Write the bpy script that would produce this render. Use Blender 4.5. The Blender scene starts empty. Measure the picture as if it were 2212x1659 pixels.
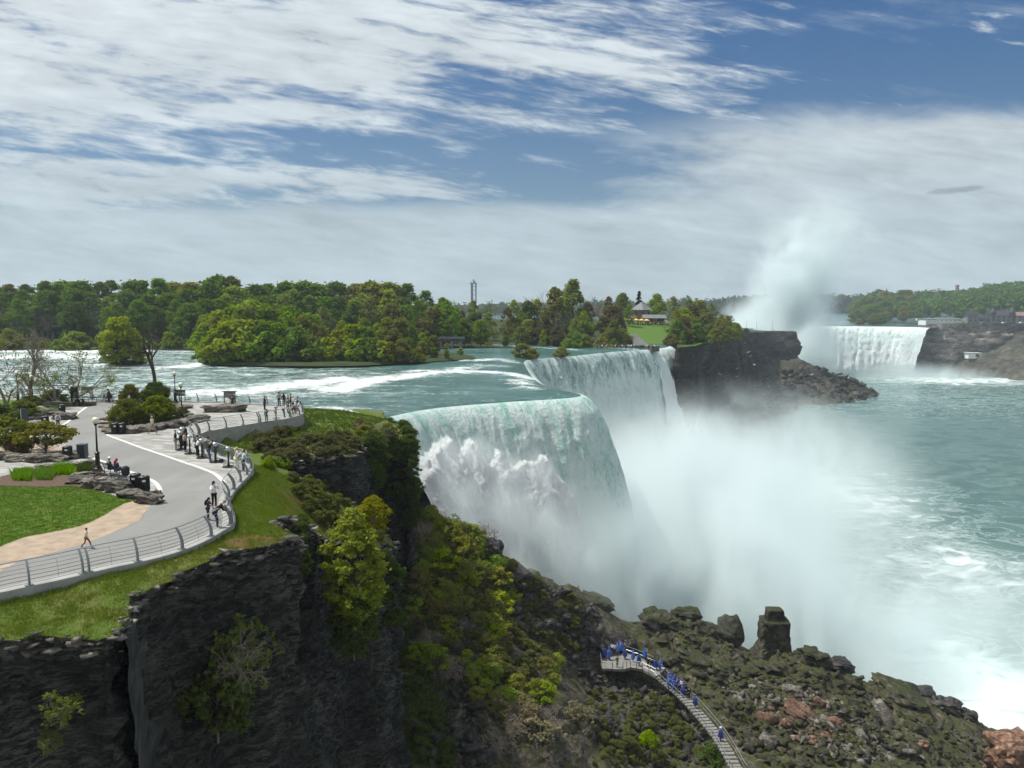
import bpy, math, random
import numpy as np
from mathutils import Vector, Matrix, Euler
from mathutils.geometry import delaunay_2d_cdt
R = math.radians
SC = bpy.context.scene
COL = SC.collection
rng = random.Random(7)
nr = np.random.default_rng(11)

# ------------------------------------------------------------------ camera
CZ, PITCH, FPX = 12.0, R(5.55), 1662.0
cam_d = bpy.data.cameras.new('camera'); cam = bpy.data.objects.new('camera', cam_d); COL.objects.link(cam)
cam.location = (0, 0, CZ); cam.rotation_euler = (R(90) - PITCH, 0, 0)
cam_d.sensor_width = 36; cam_d.lens = 36 * FPX / 2212; cam_d.clip_end = 20000; cam_d.clip_start = 0.5
SC.camera = cam
CP, SP = math.cos(PITCH), math.sin(PITCH)
def ray(u, v):
    a = (u - 1106) / FPX; b = -(v - 829.5) / FPX
    return a, CP + b * SP, -SP + b * CP
def W(u, v, z=0.0):
    a, y, c = ray(u, v); t = (z - CZ) / c
    return (a * t, y * t, z)
def WD(u, v, D):
    a, y, c = ray(u, v); t = D / y
    return (a * t, D, CZ + c * t)
def c1(x, y): return x / 3, 553 + y / 3              # survey grids of the site photographs
def c2(x, y): return x * .2083, 760.4 + y * .2083
def c3(x, y): return 345.6 + x * .2083, 806.5 + y * .2083
def c4(x, y): return x * .4166, 967.8 + y * .4166
def c5(x, y): return 576 + x * .4445, 921.7 + y * .4445
def d1(x, y): return 737.3 + x / 3, 553 + y / 3
def d2(x, y): return 1405.5 + x * .3646, 553 + y * .3646
def d3(x, y): return 1152 + x * .4792, 1267 + y * .4792
def d4(x, y): return 1267 + x * .2014, 1325 + y * .2014
def e3(x, y): return x * .1389, 760.4 + y * .1389
def e4(x, y): return 357.1 + x * .10415, 898.6 + y * .10415
def e5(x, y): return 553 + x * .05555, 829.5 + y * .05555
def e6(x, y): return 195.9 + x * .0764, 967.7 + y * .0764

# ------------------------------------------------------------------ render, exposure
SC.render.engine = 'CYCLES'
SC.view_settings.view_transform = 'Standard'; SC.view_settings.look = 'None'
SC.view_settings.exposure = 0.25; SC.view_settings.gamma = 1.0
SC.cycles.use_denoising = True
SC.cycles.max_bounces = 8; SC.cycles.diffuse_bounces = 2; SC.cycles.glossy_bounces = 2
SC.cycles.transmission_bounces = 3; SC.cycles.transparent_max_bounces = 8; SC.cycles.volume_bounces = 4
SC.cycles.volume_step_rate = 1.0; SC.cycles.volume_max_steps = 128
SC.cycles.use_adaptive_sampling = True; SC.cycles.adaptive_threshold = 0.03
SC.cycles.caustics_reflective = False; SC.cycles.caustics_refractive = False
SC.cycles.sample_clamp_indirect = 4.0

# ------------------------------------------------------------------ node building
class V:
    def __init__(s, g, k): s.g, s.k = g, k
    def _m(s, op, o, r=False, clamp=False):
        a, b = (o, s) if r else (s, o)
        return s.g.math(op, a, b, clamp=clamp)
    def __add__(s, o): return s._m('ADD', o)
    def __radd__(s, o): return s._m('ADD', o)
    def __sub__(s, o): return s._m('SUBTRACT', o)
    def __rsub__(s, o): return s._m('SUBTRACT', o, True)
    def __mul__(s, o): return s._m('MULTIPLY', o)
    def __rmul__(s, o): return s._m('MULTIPLY', o)
    def __truediv__(s, o): return s._m('DIVIDE', o)
    def __rtruediv__(s, o): return s._m('DIVIDE', o, True)
    def max(s, o): return s._m('MAXIMUM', o)
    def min(s, o): return s._m('MINIMUM', o)
    def pow(s, o): return s._m('POWER', o)
    def abs(s): return s.g.math('ABSOLUTE', s)
    def sqrt(s): return s.g.math('SQRT', s)
    def exp(s): return s.g.math('EXPONENT', s)
    def sat(s): return s.g.math('ADD', s, 0.0, clamp=True)
class G:
    def __init__(s, nt):
        s.nt = nt; nt.nodes.clear()
    def n(s, t, **kw):
        x = s.nt.nodes.new(t)
        for k, v in kw.items(): setattr(x, k, v)
        return x
    def put(s, sock, v):
        if isinstance(v, V): s.nt.links.new(v.k, sock)
        elif v is not None:
            if isinstance(v, (tuple, list)) and len(v) == 3 and sock.type == 'RGBA': v = (*v, 1)
            sock.default_value = v
    def math(s, op, a, b=None, c=None, clamp=False):
        x = s.n('ShaderNodeMath', operation=op, use_clamp=clamp)
        s.put(x.inputs[0], a)
        if b is not None: s.put(x.inputs[1], b)
        if c is not None: s.put(x.inputs[2], c)
        return V(s, x.outputs[0])
    def step(s, v, lo, hi, a=0.0, b=1.0):
        x = s.n('ShaderNodeMapRange', interpolation_type='SMOOTHSTEP')
        for i, q in enumerate((v, lo, hi, a, b)): s.put(x.inputs[i], q)
        return V(s, x.outputs[0])
    def lin(s, v, lo, hi, a=0.0, b=1.0):
        x = s.n('ShaderNodeMapRange')
        for i, q in enumerate((v, lo, hi, a, b)): s.put(x.inputs[i], q)
        return V(s, x.outputs[0])
    def coord(s, w='Object'): return V(s, s.n('ShaderNodeTexCoord').outputs[w])
    def pos(s): return V(s, s.n('ShaderNodeNewGeometry').outputs['Position'])
    def nrm(s): return V(s, s.n('ShaderNodeNewGeometry').outputs['Normal'])
    def sep(s, v):
        x = s.n('ShaderNodeSeparateXYZ'); s.put(x.inputs[0], v)
        return [V(s, o) for o in x.outputs]
    def comb(s, a, b, c):
        x = s.n('ShaderNodeCombineXYZ')
        for i, q in enumerate((a, b, c)): s.put(x.inputs[i], q)
        return V(s, x.outputs[0])
    def map(s, v, scale=(1, 1, 1), rot=(0, 0, 0), loc=(0, 0, 0)):
        x = s.n('ShaderNodeMapping'); s.put(x.inputs[0], v)
        x.inputs['Location'].default_value = loc; x.inputs['Rotation'].default_value = rot; x.inputs['Scale'].default_value = scale
        return V(s, x.outputs[0])
    def noise(s, v, scale=1, detail=3, rough=.5, dist=0, typ='FBM', out=0):
        x = s.n('ShaderNodeTexNoise', noise_dimensions='3D', noise_type=typ)
        s.put(x.inputs['Vector'], v); x.inputs['Scale'].default_value = scale; x.inputs['Detail'].default_value = detail
        x.inputs['Roughness'].default_value = rough; x.inputs['Distortion'].default_value = dist
        return V(s, x.outputs[out])
    def vor(s, v, scale=1, feature='F1', out='Distance', rnd=1, metric='EUCLIDEAN'):
        x = s.n('ShaderNodeTexVoronoi', feature=feature); x.distance = metric if feature != 'DISTANCE_TO_EDGE' else 'EUCLIDEAN'
        s.put(x.inputs['Vector'], v); x.inputs['Scale'].default_value = scale; x.inputs['Randomness'].default_value = rnd
        return V(s, x.outputs[out])
    def ramp(s, f, stops, interp='LINEAR'):
        x = s.n('ShaderNodeValToRGB'); s.put(x.inputs[0], f); e = x.color_ramp.elements; x.color_ramp.interpolation = interp
        while len(e) < len(stops): e.new(0.5)
        for q, (p, c) in zip(e, stops):
            q.position = p; q.color = (*c, 1) if len(c) == 3 else c
        return V(s, x.outputs[0])
    def mix(s, f, a, b, mode='MIX'):
        x = s.n('ShaderNodeMix', data_type='RGBA', blend_type=mode); s.put(x.inputs[0], f); s.put(x.inputs[6], a); s.put(x.inputs[7], b)
        return V(s, x.outputs[2])
    def attr(s, name, out='Fac'):
        x = s.n('ShaderNodeAttribute', attribute_name=name); return V(s, x.outputs[out])
    def info(s, out='Random'): return V(s, s.n('ShaderNodeObjectInfo').outputs[out])
    def bump(s, h, dist=.1, strength=1.0):
        x = s.n('ShaderNodeBump'); x.inputs['Strength'].default_value = strength; x.inputs['Distance'].default_value = dist
        s.put(x.inputs['Height'], h); return V(s, x.outputs[0])
    def hsv(s, c, h=.5, sa=1., v=1.):
        x = s.n('ShaderNodeHueSaturation'); s.put(x.inputs['Hue'], h); s.put(x.inputs['Saturation'], sa); s.put(x.inputs['Value'], v); s.put(x.inputs['Color'], c)
        return V(s, x.outputs[0])
    def bsdf(s, color, rough=.8, normal=None, metal=0, spec=.5, **kw):
        x = s.n('ShaderNodeBsdfPrincipled'); s.put(x.inputs['Base Color'], color); s.put(x.inputs['Roughness'], rough)
        s.put(x.inputs['Metallic'], metal); s.put(x.inputs['Specular IOR Level'], spec)
        if normal is not None: s.put(x.inputs['Normal'], normal)
        for k, v in kw.items(): s.put(x.inputs[k.replace('_', ' ')], v)
        return V(s, x.outputs[0])
    def mixsh(s, f, a, b):
        x = s.n('ShaderNodeMixShader'); s.put(x.inputs[0], f); s.put(x.inputs[1], a); s.put(x.inputs[2], b); return V(s, x.outputs[0])
    def out(s, surf=None, vol=None, world=False):
        x = s.n('ShaderNodeOutputWorld' if world else 'ShaderNodeOutputMaterial')
        if surf: s.put(x.inputs['Surface'], surf)
        if vol: s.put(x.inputs['Volume'], vol)
def mat(name):
    m = bpy.data.materials.new(name); m.use_nodes = True
    return m, G(m.node_tree)

# ------------------------------------------------------------------ sun and sky
SUN_EL = R(61); SUN_AZ = (-0.95, 0.31)               # towards the sun: left and ahead
sdir = Vector((SUN_AZ[0] * math.cos(SUN_EL), SUN_AZ[1] * math.cos(SUN_EL), math.sin(SUN_EL))).normalized()
sl = bpy.data.lights.new('sun', 'SUN'); sl.energy = 4.6; sl.angle = R(.5); sl.color = (1, .955, .88)
so = bpy.data.objects.new('sun', sl); COL.objects.link(so); so.rotation_euler = sdir.to_track_quat('Z', 'Y').to_euler()
world = bpy.data.worlds.new('World'); SC.world = world; world.use_nodes = True
def build_sky():
    g = G(world.node_tree)
    sky = g.n('ShaderNodeTexSky', sky_type='NISHITA', sun_disc=False)
    sky.sun_elevation = SUN_EL; sky.sun_rotation = math.atan2(SUN_AZ[0], SUN_AZ[1]); sky.altitude = 200; sky.air_density = 1.0; sky.dust_density = .4; sky.ozone_density = 1.2
    x, y, z = g.sep(g.coord('Generated'))
    yy = y.max(.15)
    A = x / yy; E = z / yy
    Q = g.comb(A, E, 0.0)
    macro = g.noise(g.map(Q, (1.6, 4.0, 1), (0, 0, R(8))), 1.0, 4, .55, .4)
    Qr = g.map(Q, (1, 1, 1), (0, 0, R(9))); Qs = g.map(Q, (1, 1, 1), (0, 0, R(5)))
    streak = g.noise(g.map(Qr, (2.6, 20, 1)), 1.0, 7, .60, .35)
    streak2 = g.noise(g.map(Qs, (2.4, 26, 1), (0, 0, 0), (5, 2, 0)), 1.0, 7, .62, .35)
    rip = g.noise(g.map(Qr, (12, 62, 1), (0, 0, 0), (3, 1, 0)), 1.0, 6, .62, .4)
    puff = g.noise(g.map(Q, (5, 14, 1), (0, 0, R(5)), (1, 7, 0)), 1.0, 7, .62, .4)
    u = A; e = E + (macro - .5) * .10
    def band(cu0, c0, w0, cu1, c1_, w1, soft=.05, ulo=-9, uhi=9, us=.15):
        t = g.lin(u, cu0, cu1, 0, 1); c = c0 + t * (c1_ - c0); w = w0 + t * (w1 - w0)
        d = (e - c).abs() - w
        return g.step(d, soft, -soft) * g.step(u, uhi + us, uhi - us) * g.step(u, ulo - us, ulo + us)
    b1 = band(-.66, .335, .12, .42, .285, .03, .085, uhi=.27, us=.22)
    b1 = b1.max(band(-.66, .45, .10, .0, .40, .04, .07, uhi=-.02, us=.2))
    b2 = band(-.66, .175, .045, 0.02, .145, .010, .05, uhi=-.03, us=.16)
    nb1 = (streak - .5) * 3.2 + (rip - .5) * 1.7 + (puff - .5) * .25
    nb2 = (streak2 - .5) * 2.4 + (rip - .5) * 2.2
    m1 = g.step(b1 * 1.2 + nb1, .30, 1.12)
    m2 = g.step(b2 * 1.15 + nb2, .30, 1.05) * .92
    low = g.step(E + (puff - .5) * .035, .142, .118) * (.84 + (streak2 - .5) * .5)
    re = g.lin(u, .03, .66, .215, .258)
    r1 = g.step(E - re + (puff - .5) * .10, .022, -.03) * g.step(u + (puff - .5) * .7, .0, .30)
    hole = g.step(E, .10, .17) * g.step(E, .22, .17) * g.step(u, .34, .12)
    r1 = (r1 + (streak2 - .5) * .8 * r1 - hole * .55 * (1.4 - puff)).sat() * .93
    m3 = g.step(streak * .55 + puff * .45 + (u * .06), .545, .72) * .30 * g.step(E, .12, .26)
    m = m1.max(m2).max(low).max(r1).max(m3).min(.96).max(g.step(E, .05, .0))
    back = g.step(y, .34, .02).max(g.step(z, .62, .8)) * g.lin(puff, .3, .6, .75, 1.0).sat(); m = m * g.step(y, .02, .2) + back * .9; m = m.min(1.0)  # unseen cloud behind the camera and overhead, added to brighten shaded faces
    glow = g.step(x * sdir.x + y * sdir.y + z * sdir.z, .52, .98)
    hzn = g.step(E, .33, .02)
    cl = g.mix(hzn, (.56, .62, .655), (.42, .505, .55))
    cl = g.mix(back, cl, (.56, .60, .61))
    cl = g.mix(glow, cl, (1.1, 1.14, 1.13))
    dk = g.step((((A - .565) / .036).pow(2) + ((E - .151 - (A - .565) * .10) / .0042).pow(2)) + (rip - .5) * 5, 1.2, .4)
    cl = g.mix(dk * .55, cl, (.20, .25, .32)); m = m.max(dk)
    shade = g.lin(rip * .35 + streak * .35 + puff * .3, .38, .62, .76, 1.16)
    cl = g.mix(1.0, cl, g.comb(shade, shade, shade), 'MULTIPLY')
    bg1 = g.n('ShaderNodeBackground'); bg1.inputs[1].default_value = 0.056
    skc = g.mix(1.0, V(g, sky.outputs[0]), g.mix(g.step(E, .1, .42), (.74, .90, 1.0), (.40, .78, 1.12)), 'MULTIPLY'); g.put(bg1.inputs[0], skc)
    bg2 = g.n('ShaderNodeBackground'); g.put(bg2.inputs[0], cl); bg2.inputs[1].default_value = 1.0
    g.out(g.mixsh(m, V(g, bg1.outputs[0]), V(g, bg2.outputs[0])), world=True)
build_sky()

# ------------------------------------------------------------------ mesh helpers
def tag(o, label=None, cat=None, group=None, kind=None):
    if label: o['label'] = label
    if cat: o['category'] = cat
    if group: o['group'] = group
    if kind: o['kind'] = kind
    return o
def newmesh(name, verts, faces, m=None, smooth=False, attrs=None):
    me = bpy.data.meshes.new(name)
    verts = np.asarray(verts, dtype=np.float32)
    if isinstance(faces, np.ndarray):
        nf, k = faces.shape
        me.vertices.add(len(verts)); me.vertices.foreach_set('co', verts.ravel())
        me.loops.add(nf * k); me.loops.foreach_set('vertex_index', faces.astype(np.int32).ravel())
        me.polygons.add(nf); me.polygons.foreach_set('loop_start', np.arange(0, nf * k, k, dtype=np.int32))
        me.update(calc_edges=True)
    else:
        me.from_pydata([tuple(map(float, v)) for v in verts], [], [tuple(int(i) for i in f) for f in faces]); me.update()
    if smooth: me.polygons.foreach_set('use_smooth', [True] * len(me.polygons))
    if m: me.materials.append(m)
    for k, (dom, data) in (attrs or {}).items():
        at = me.attributes.new(k, 'FLOAT', dom); at.data.foreach_set('value', np.asarray(data, dtype=np.float32).ravel())
    return me
def obj(name, me, parent=None, loc=None):
    o = bpy.data.objects.new(name, me); COL.objects.link(o)
    if parent is not None: o.parent = parent
    if loc is not None: o.location = loc
    return o
def mobj(name, verts, faces, m, parent=None, smooth=False, attrs=None):
    return obj(name, newmesh(name, verts, faces, m, smooth, attrs), parent)
def empty(name, loc=(0, 0, 0), rz=0, sc=1):
    o = bpy.data.objects.new(name, None); COL.objects.link(o); o.location = loc; o.rotation_euler = (0, 0, rz); o.scale = (sc, sc, sc)
    o.empty_display_size = .2
    return o
def gridfaces(n, m, wrap=False):
    i = np.arange(n - 1)[:, None]; j = np.arange(m - (0 if wrap else 1))[None, :]
    j2 = (j + 1) % m
    a = i * m + j; b = i * m + j2; c = (i + 1) * m + j2; d = (i + 1) * m + j
    return np.stack([a, b, c, d], -1).reshape(-1, 4)
def cat(parts):
    vs, fs, o = [], [], 0
    for v, f in parts:
        v = np.asarray(v, float)
        vs.append(v); fs += [[int(i) + o for i in q] for q in f]; o += len(v)
    return np.concatenate(vs), fs
def box(x0, x1, y0, y1, z0, z1):
    v = [(x0, y0, z0), (x1, y0, z0), (x1, y1, z0), (x0, y1, z0), (x0, y0, z1), (x1, y0, z1), (x1, y1, z1), (x0, y1, z1)]
    return np.array(v, float), [(0, 3, 2, 1), (4, 5, 6, 7), (0, 1, 5, 4), (1, 2, 6, 5), (2, 3, 7, 6), (3, 0, 4, 7)]
def tube(pts, rad, k=6, caps=True):
    pts = [Vector(p) for p in pts]; n = len(pts)
    if not hasattr(rad, '__len__'): rad = [rad] * n
    vs = []; fs = []
    up = Vector((0.13, .21, 1)).normalized()
    prev = None
    for i, p in enumerate(pts):
        t = (pts[min(i + 1, n - 1)] - pts[max(i - 1, 0)])
        t = t.normalized() if t.length > 1e-9 else Vector((0, 0, 1))
        if prev is None:
            a = t.cross(up if abs(t.dot(up)) < .95 else Vector((1, 0, 0))).normalized()
        else:
            a = prev - t * prev.dot(t); a = a.normalized() if a.length > 1e-6 else t.orthogonal().normalized()
        prev = a; b = t.cross(a)
        for j in range(k):
            q = 2 * math.pi * j / k
            vs.append(p + (a * math.cos(q) + b * math.sin(q)) * rad[i])
    for i in range(n - 1):
        for j in range(k):
            fs.append((i * k + j, i * k + (j + 1) % k, (i + 1) * k + (j + 1) % k, (i + 1) * k + j))
    if caps: fs.append(tuple(range(k))[::-1]); fs.append(tuple((n - 1) * k + j for j in range(k)))
    return np.array([tuple(v) for v in vs]), fs
def lathe(prof, k=16, c=(0, 0)):
    vs = [(c[0] + r * math.cos(2 * math.pi * j / k), c[1] + r * math.sin(2 * math.pi * j / k), z) for r, z in prof for j in range(k)]
    fs = [(i * k + j, i * k + (j + 1) % k, (i + 1) * k + (j + 1) % k, (i + 1) * k + j) for i in range(len(prof) - 1) for j in range(k)]
    fs.append(tuple(range(k))[::-1]); fs.append(tuple((len(prof) - 1) * k + j for j in range(k)))
    return np.array(vs), fs
# smooth lattice noise
_T = np.random.default_rng(5).random(4096).astype(np.float32)
def vnoise(P):
    P = np.asarray(P, dtype=np.float64); i = np.floor(P).astype(np.int64); f = P - i; f = f * f * (3 - 2 * f)
    def h(a, b, c): return _T[((a * 73856093) ^ (b * 19349663) ^ (c * 83492791)) & 4095]
    x, y, z = i[..., 0], i[..., 1], i[..., 2]; fx, fy, fz = f[..., 0], f[..., 1], f[..., 2]
    def lp(a, b, t): return a + (b - a) * t
    return lp(lp(lp(h(x, y, z), h(x + 1, y, z), fx), lp(h(x, y + 1, z), h(x + 1, y + 1, z), fx), fy),
              lp(lp(h(x, y, z + 1), h(x + 1, y, z + 1), fx), lp(h(x, y + 1, z + 1), h(x + 1, y + 1, z + 1), fx), fy), fz)
def fbm(P, sc=1., octv=4, gain=.5):
    P = np.asarray(P, float) * sc; s = 0; a = 1; t = 0
    for k in range(octv):
        s = s + a * (vnoise(P + 17.3 * k) - .5); t += a; a *= gain; P = P * 2.03
    return s / t * 2
def billow(P, sc=1., octv=4, gain=.5):
    P = np.asarray(P, float) * sc; s = 0; a = 1; t = 0
    for k in range(octv):
        s = s + a * (1 - 2 * np.abs(vnoise(P + 31.7 * k) - .5) * 2); t += a; a *= gain; P = P * 2.1
    return s / t
def xyz(X, Y, Z=0.0):
    return np.stack(np.broadcast_arrays(X, Y, Z), -1).astype(float)
def worley(P, sc=1.):
    P = np.asarray(P, float) * sc; i = np.floor(P).astype(np.int64); best = np.full(P.shape[:-1], 9.); val = np.zeros(P.shape[:-1]); sec = best.copy()
    for a in (-1, 0, 1):
        for b in (-1, 0, 1):
            for c in (-1, 0, 1):
                q = i + np.array([a, b, c]); hsh = (q[..., 0] * 73856093) ^ (q[..., 1] * 19349663) ^ (q[..., 2] * 83492791)
                off = np.stack([_T[hsh & 4095], _T[(hsh >> 3) & 4095], _T[(hsh >> 7) & 4095]], -1)
                d = np.linalg.norm(q + off - P, axis=-1)
                m = d < best; sec = np.where(m, best, np.minimum(sec, d)); val = np.where(m, _T[(hsh >> 5) & 4095], val); best = np.where(m, d, best)
    return best, sec, val
class TPS:
    def __init__(s, pts, lam=.5):
        P = np.array(pts, float); s.X = P[:, :2]; n = len(P)
        d = np.linalg.norm(s.X[:, None] - s.X[None], axis=-1); K = s.U(d) + lam * np.eye(n)
        Q = np.c_[np.ones(n), s.X]; A = np.block([[K, Q], [Q.T, np.zeros((3, 3))]])
        s.w = np.linalg.solve(A, np.r_[P[:, 2], 0, 0, 0])
    @staticmethod
    def U(d): return np.where(d > 1e-9, d * d * np.log(np.maximum(d, 1e-9)), 0.0) * .01
    def __call__(s, X, Y):
        sh = np.shape(X); q = np.c_[np.ravel(X), np.ravel(Y)]; out = np.zeros(len(q))
        for a in range(0, len(q), 20000):
            b = q[a:a + 20000]; d = np.linalg.norm(b[:, None] - s.X[None], axis=-1)
            out[a:a + 20000] = s.U(d) @ s.w[:len(s.X)] + np.c_[np.ones(len(b)), b] @ s.w[len(s.X):]
        return out.reshape(sh)
def inside(poly, X, Y):
    X, Y = np.broadcast_arrays(X, Y)
    c = np.zeros(X.shape, bool); n = len(poly)
    for i in range(n):
        x1, y1 = poly[i][:2]; x2, y2 = poly[(i + 1) % n][:2]
        if y1 == y2: continue
        m = ((y1 > Y) != (y2 > Y)) & (X < (x2 - x1) * (Y - y1) / (y2 - y1) + x1)
        c ^= m
    return c
def catmull(pts, per=6, closed=False):
    P = np.array(pts, float); n = len(P); out = []
    rngi = range(n if closed else n - 1)
    for i in rngi:
        a = P[(i - 1) % n] if closed or i > 0 else 2 * P[0] - P[1]; b = P[i]; c = P[(i + 1) % n]
        d = P[(i + 2) % n] if closed or i < n - 2 else 2 * P[-1] - P[-2]
        for k in range(per):
            t = k / per
            out.append(.5 * (2 * b + (c - a) * t + (2 * a - 5 * b + 4 * c - d) * t * t + (3 * b - a - 3 * c + d) * t ** 3))
    if not closed: out.append(P[-1])
    return np.array(out)
def resample(P, step):
    P = np.asarray(P, float); s = np.r_[0, np.cumsum(np.linalg.norm(np.diff(P, axis=0), axis=1))]
    n = max(2, int(round(s[-1] / step)) + 1); q = np.linspace(0, s[-1], n)
    return np.stack([np.interp(q, s, P[:, k]) for k in range(P.shape[1])], 1), q
def sheet(name, poly, zf, m, sp=1.0, parent=None, smooth=True, jit=0.3, attrs=None, grid=True):
    """Triangulated sheet inside a polygon, with interior points every sp metres."""
    poly = np.array(poly, float)[:, :2]
    pts = [Vector(p) for p in poly]; ne = len(pts)
    if grid:
        x0, y0 = poly.min(0); x1, y1 = poly.max(0)
        X, Y = np.meshgrid(np.arange(x0 + sp / 2, x1, sp), np.arange(y0 + sp / 2, y1, sp))
        X = X + (nr.random(X.shape) - .5) * sp * jit; Y = Y + (nr.random(Y.shape) - .5) * sp * jit
        k = inside(poly, X, Y); pts += [Vector(p) for p in zip(X[k], Y[k])]
    v, e, f, *_ = delaunay_2d_cdt(pts, [(i, (i + 1) % ne) for i in range(ne)], [], 1, 1e-5)
    v = np.array([tuple(p) for p in v]); z = zf(v[:, 0], v[:, 1]) if callable(zf) else np.full(len(v), zf)
    vv = np.c_[v, z]
    fs = np.array([q if True else q for q in f if len(q) == 3])
    a, b, c = vv[fs[:, 0], :2], vv[fs[:, 1], :2], vv[fs[:, 2], :2]
    cr = (b[:, 0] - a[:, 0]) * (c[:, 1] - a[:, 1]) - (b[:, 1] - a[:, 1]) * (c[:, 0] - a[:, 0])
    fs[cr < 0] = fs[cr < 0][:, ::-1]
    at = {k: ('POINT', fn(vv)) for k, fn in (attrs or {}).items()}
    return mobj(name, vv, fs, m, parent, smooth, at)
# ------------------------------------------------------------------ materials
def simple(name, col, rough=.7, metal=0, vary=.12, sc=6., bump=.0, spec=.5):
    m, g = mat(name); p = g.coord()
    n = g.noise(p, sc, 4, .6); k = g.lin(n, .25, .75, 1 - vary, 1 + vary)
    c = g.mix(1.0, col, g.comb(k, k, k), 'MULTIPLY')
    g.out(g.bsdf(c, rough, g.bump(n, bump) if bump else None, metal, spec)); return m
def m_rock(name, cols, sc=.5, moss=None, mossamt=.5, bump=.35, strata=True, rough=.9):
    m, g = mat(name); p = g.pos()
    a = g.noise(g.map(p, (1, 1, 2.2 if strata else 1)), sc, 6, .62, 0)
    w = g.vor(g.map(p, (1, 1, 2.2 if strata else 1)), sc * 2.2, 'DISTANCE_TO_EDGE')
    w2 = g.vor(g.map(p, (1, 1, 1.6)), sc * 6, 'F1')
    st = g.noise(g.map(p, (.15, .15, 4)), sc * 1.2, 4, .6)
    wp = g.map(p, (1, 1, 3.6 if strata else 1.3)); wv = g.n('ShaderNodeVectorMath', operation='ADD'); g.put(wv.inputs[0], wp); nz_ = g.n('ShaderNodeVectorMath', operation='SCALE'); g.put(nz_.inputs[0], g.noise(p, sc * 1.4, 3, .6, out=1)); nz_.inputs['Scale'].default_value = 1.1 * .16; g.put(wv.inputs[1], V(g, nz_.outputs[0])); wp = V(g, wv.outputs[0])
    cell = g.sep(g.vor(wp, sc * 2.0, 'F1', 'Color', .85, 'CHEBYCHEV'))[0]; cell2 = g.sep(g.vor(wp, sc * 5.2, 'F1', 'Color', .85, 'CHEBYCHEV'))[1]
    c = g.ramp(a * .32 + st * .23 + cell * .25 + cell2 * .20, [(.33, cols[0]), (.48, cols[1]), (.64, cols[2])])
    crack = g.step(g.vor(wp, sc * 3.0, 'DISTANCE_TO_EDGE') + g.noise(p, sc * 3, 3, .6) * .2, .06, .16)
    c = g.mix(crack * .35 + .65, tuple(q * .5 for q in cols[0]), c)
    bg_ = g.lin(g.noise(g.map(p, (1, 1, .5)), sc * .22, 4, .6, .5), .35, .65, .55, 1.7); c = g.mix(1.0, c, g.comb(bg_ * 1.04, bg_, bg_ * .95), 'MULTIPLY')
    if moss:
        nz = g.sep(g.nrm())[2]; mm = g.step(g.noise(p, sc * 1.6, 5, .65) * .9 + nz * .35, .92 - mossamt * .5, 1.08 - mossamt * .5)
        c = g.mix(mm, c, g.ramp(g.noise(p, sc * 5, 4, .6), [(.3, moss[0]), (.7, moss[1])]))
    h = a * .32 + crack * .12 + cell * .55 + cell2 * .32 + w2 * .08
    g.out(g.bsdf(c, rough, g.bump(h, bump), spec=.3)); return m
M = {}
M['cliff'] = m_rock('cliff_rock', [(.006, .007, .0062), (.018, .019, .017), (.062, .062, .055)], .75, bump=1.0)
M['shale'] = m_rock('grey_shale', [(.014, .015, .014), (.026, .027, .025), (.045, .046, .042)], .35, bump=.25, strata=False)
M['bluff'] = m_rock('bluff_rock', [(.016, .016, .015), (.032, .031, .028), (.06, .057, .05)], .12, bump=1.2, moss=[(.02, .035, .012), (.05, .07, .02)], mossamt=.12)
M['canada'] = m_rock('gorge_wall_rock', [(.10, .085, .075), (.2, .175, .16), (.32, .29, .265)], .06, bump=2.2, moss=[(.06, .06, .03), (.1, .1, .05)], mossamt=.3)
M['talus'] = m_rock('talus_rock', [(.018, .017, .014), (.044, .040, .032), (.10, .09, .072)], .5, moss=[(.022, .026, .008), (.065, .070, .018)], mossamt=.5, bump=.5, strata=False)
M['talusfar'] = m_rock('far_talus_rock', [(.018, .018, .015), (.040, .038, .032), (.075, .07, .058)], .08, moss=[(.03, .036, .014), (.06, .066, .024)], mossamt=.4, bump=1.5, strata=False)
M['boulder'] = m_rock('boulder_rock', [(.05, .048, .043), (.10, .095, .085), (.18, .17, .155)], .9, bump=.18)
M['darkrock'] = m_rock('wet_rock', [(.011, .011, .011), (.024, .024, .023), (.052, .05, .047)], .9, bump=.2, strata=False, rough=.6)
M['mossrock'] = m_rock('mossy_rock', [(.016, .017, .012), (.035, .036, .026), (.07, .065, .045)], .6, moss=[(.015, .020, .005), (.040, .052, .011)], mossamt=.5, bump=.2, strata=False)
M['redrock'] = m_rock('reddish_rock', [(.05, .028, .02), (.11, .065, .045), (.19, .12, .085)], .8, bump=.2, strata=False)
M['limestone'] = m_rock('pale_limestone', [(.14, .14, .13), (.26, .26, .24), (.38, .375, .35)], 1.1, bump=.15)
def m_grass(name, a, b, dry, dryamt=.35, earth=None, sc=.35):
    m, g = mat(name); p = g.pos()
    n = g.noise(p, sc, 5, .6, .3); f = g.noise(p, 6.0, 4, .7); f2 = g.noise(p, 1.6, 3, .6)
    c = g.ramp(f * .6 + f2 * .4, [(.32, a), (.62, b)])
    c = g.mix(g.step(n, .62 - dryamt * .3, .75 - dryamt * .2) * .8, c, dry)
    if earth:
        e = g.attr('earth'); c = g.mix(g.step(e + (n - .5) * .9 + (f2 - .5) * .6, .35, .65), c, earth)
    g.out(g.bsdf(c, .9, g.bump(f, .12), spec=.15)); return m
M['lawn'] = m_grass('lawn_grass', (.06, .115, .012), (.105, .18, .022), (.14, .17, .035), .35)
M['verge'] = m_grass('verge_grass', (.048, .082, .013), (.10, .145, .024), (.16, .145, .05), .5, (.15, .09, .045))
M['hillgrass'] = m_grass('hill_grass', (.05, .11, .015), (.09, .16, .025), (.12, .15, .04), .3, (.035, .05, .018), sc=.06)
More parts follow.
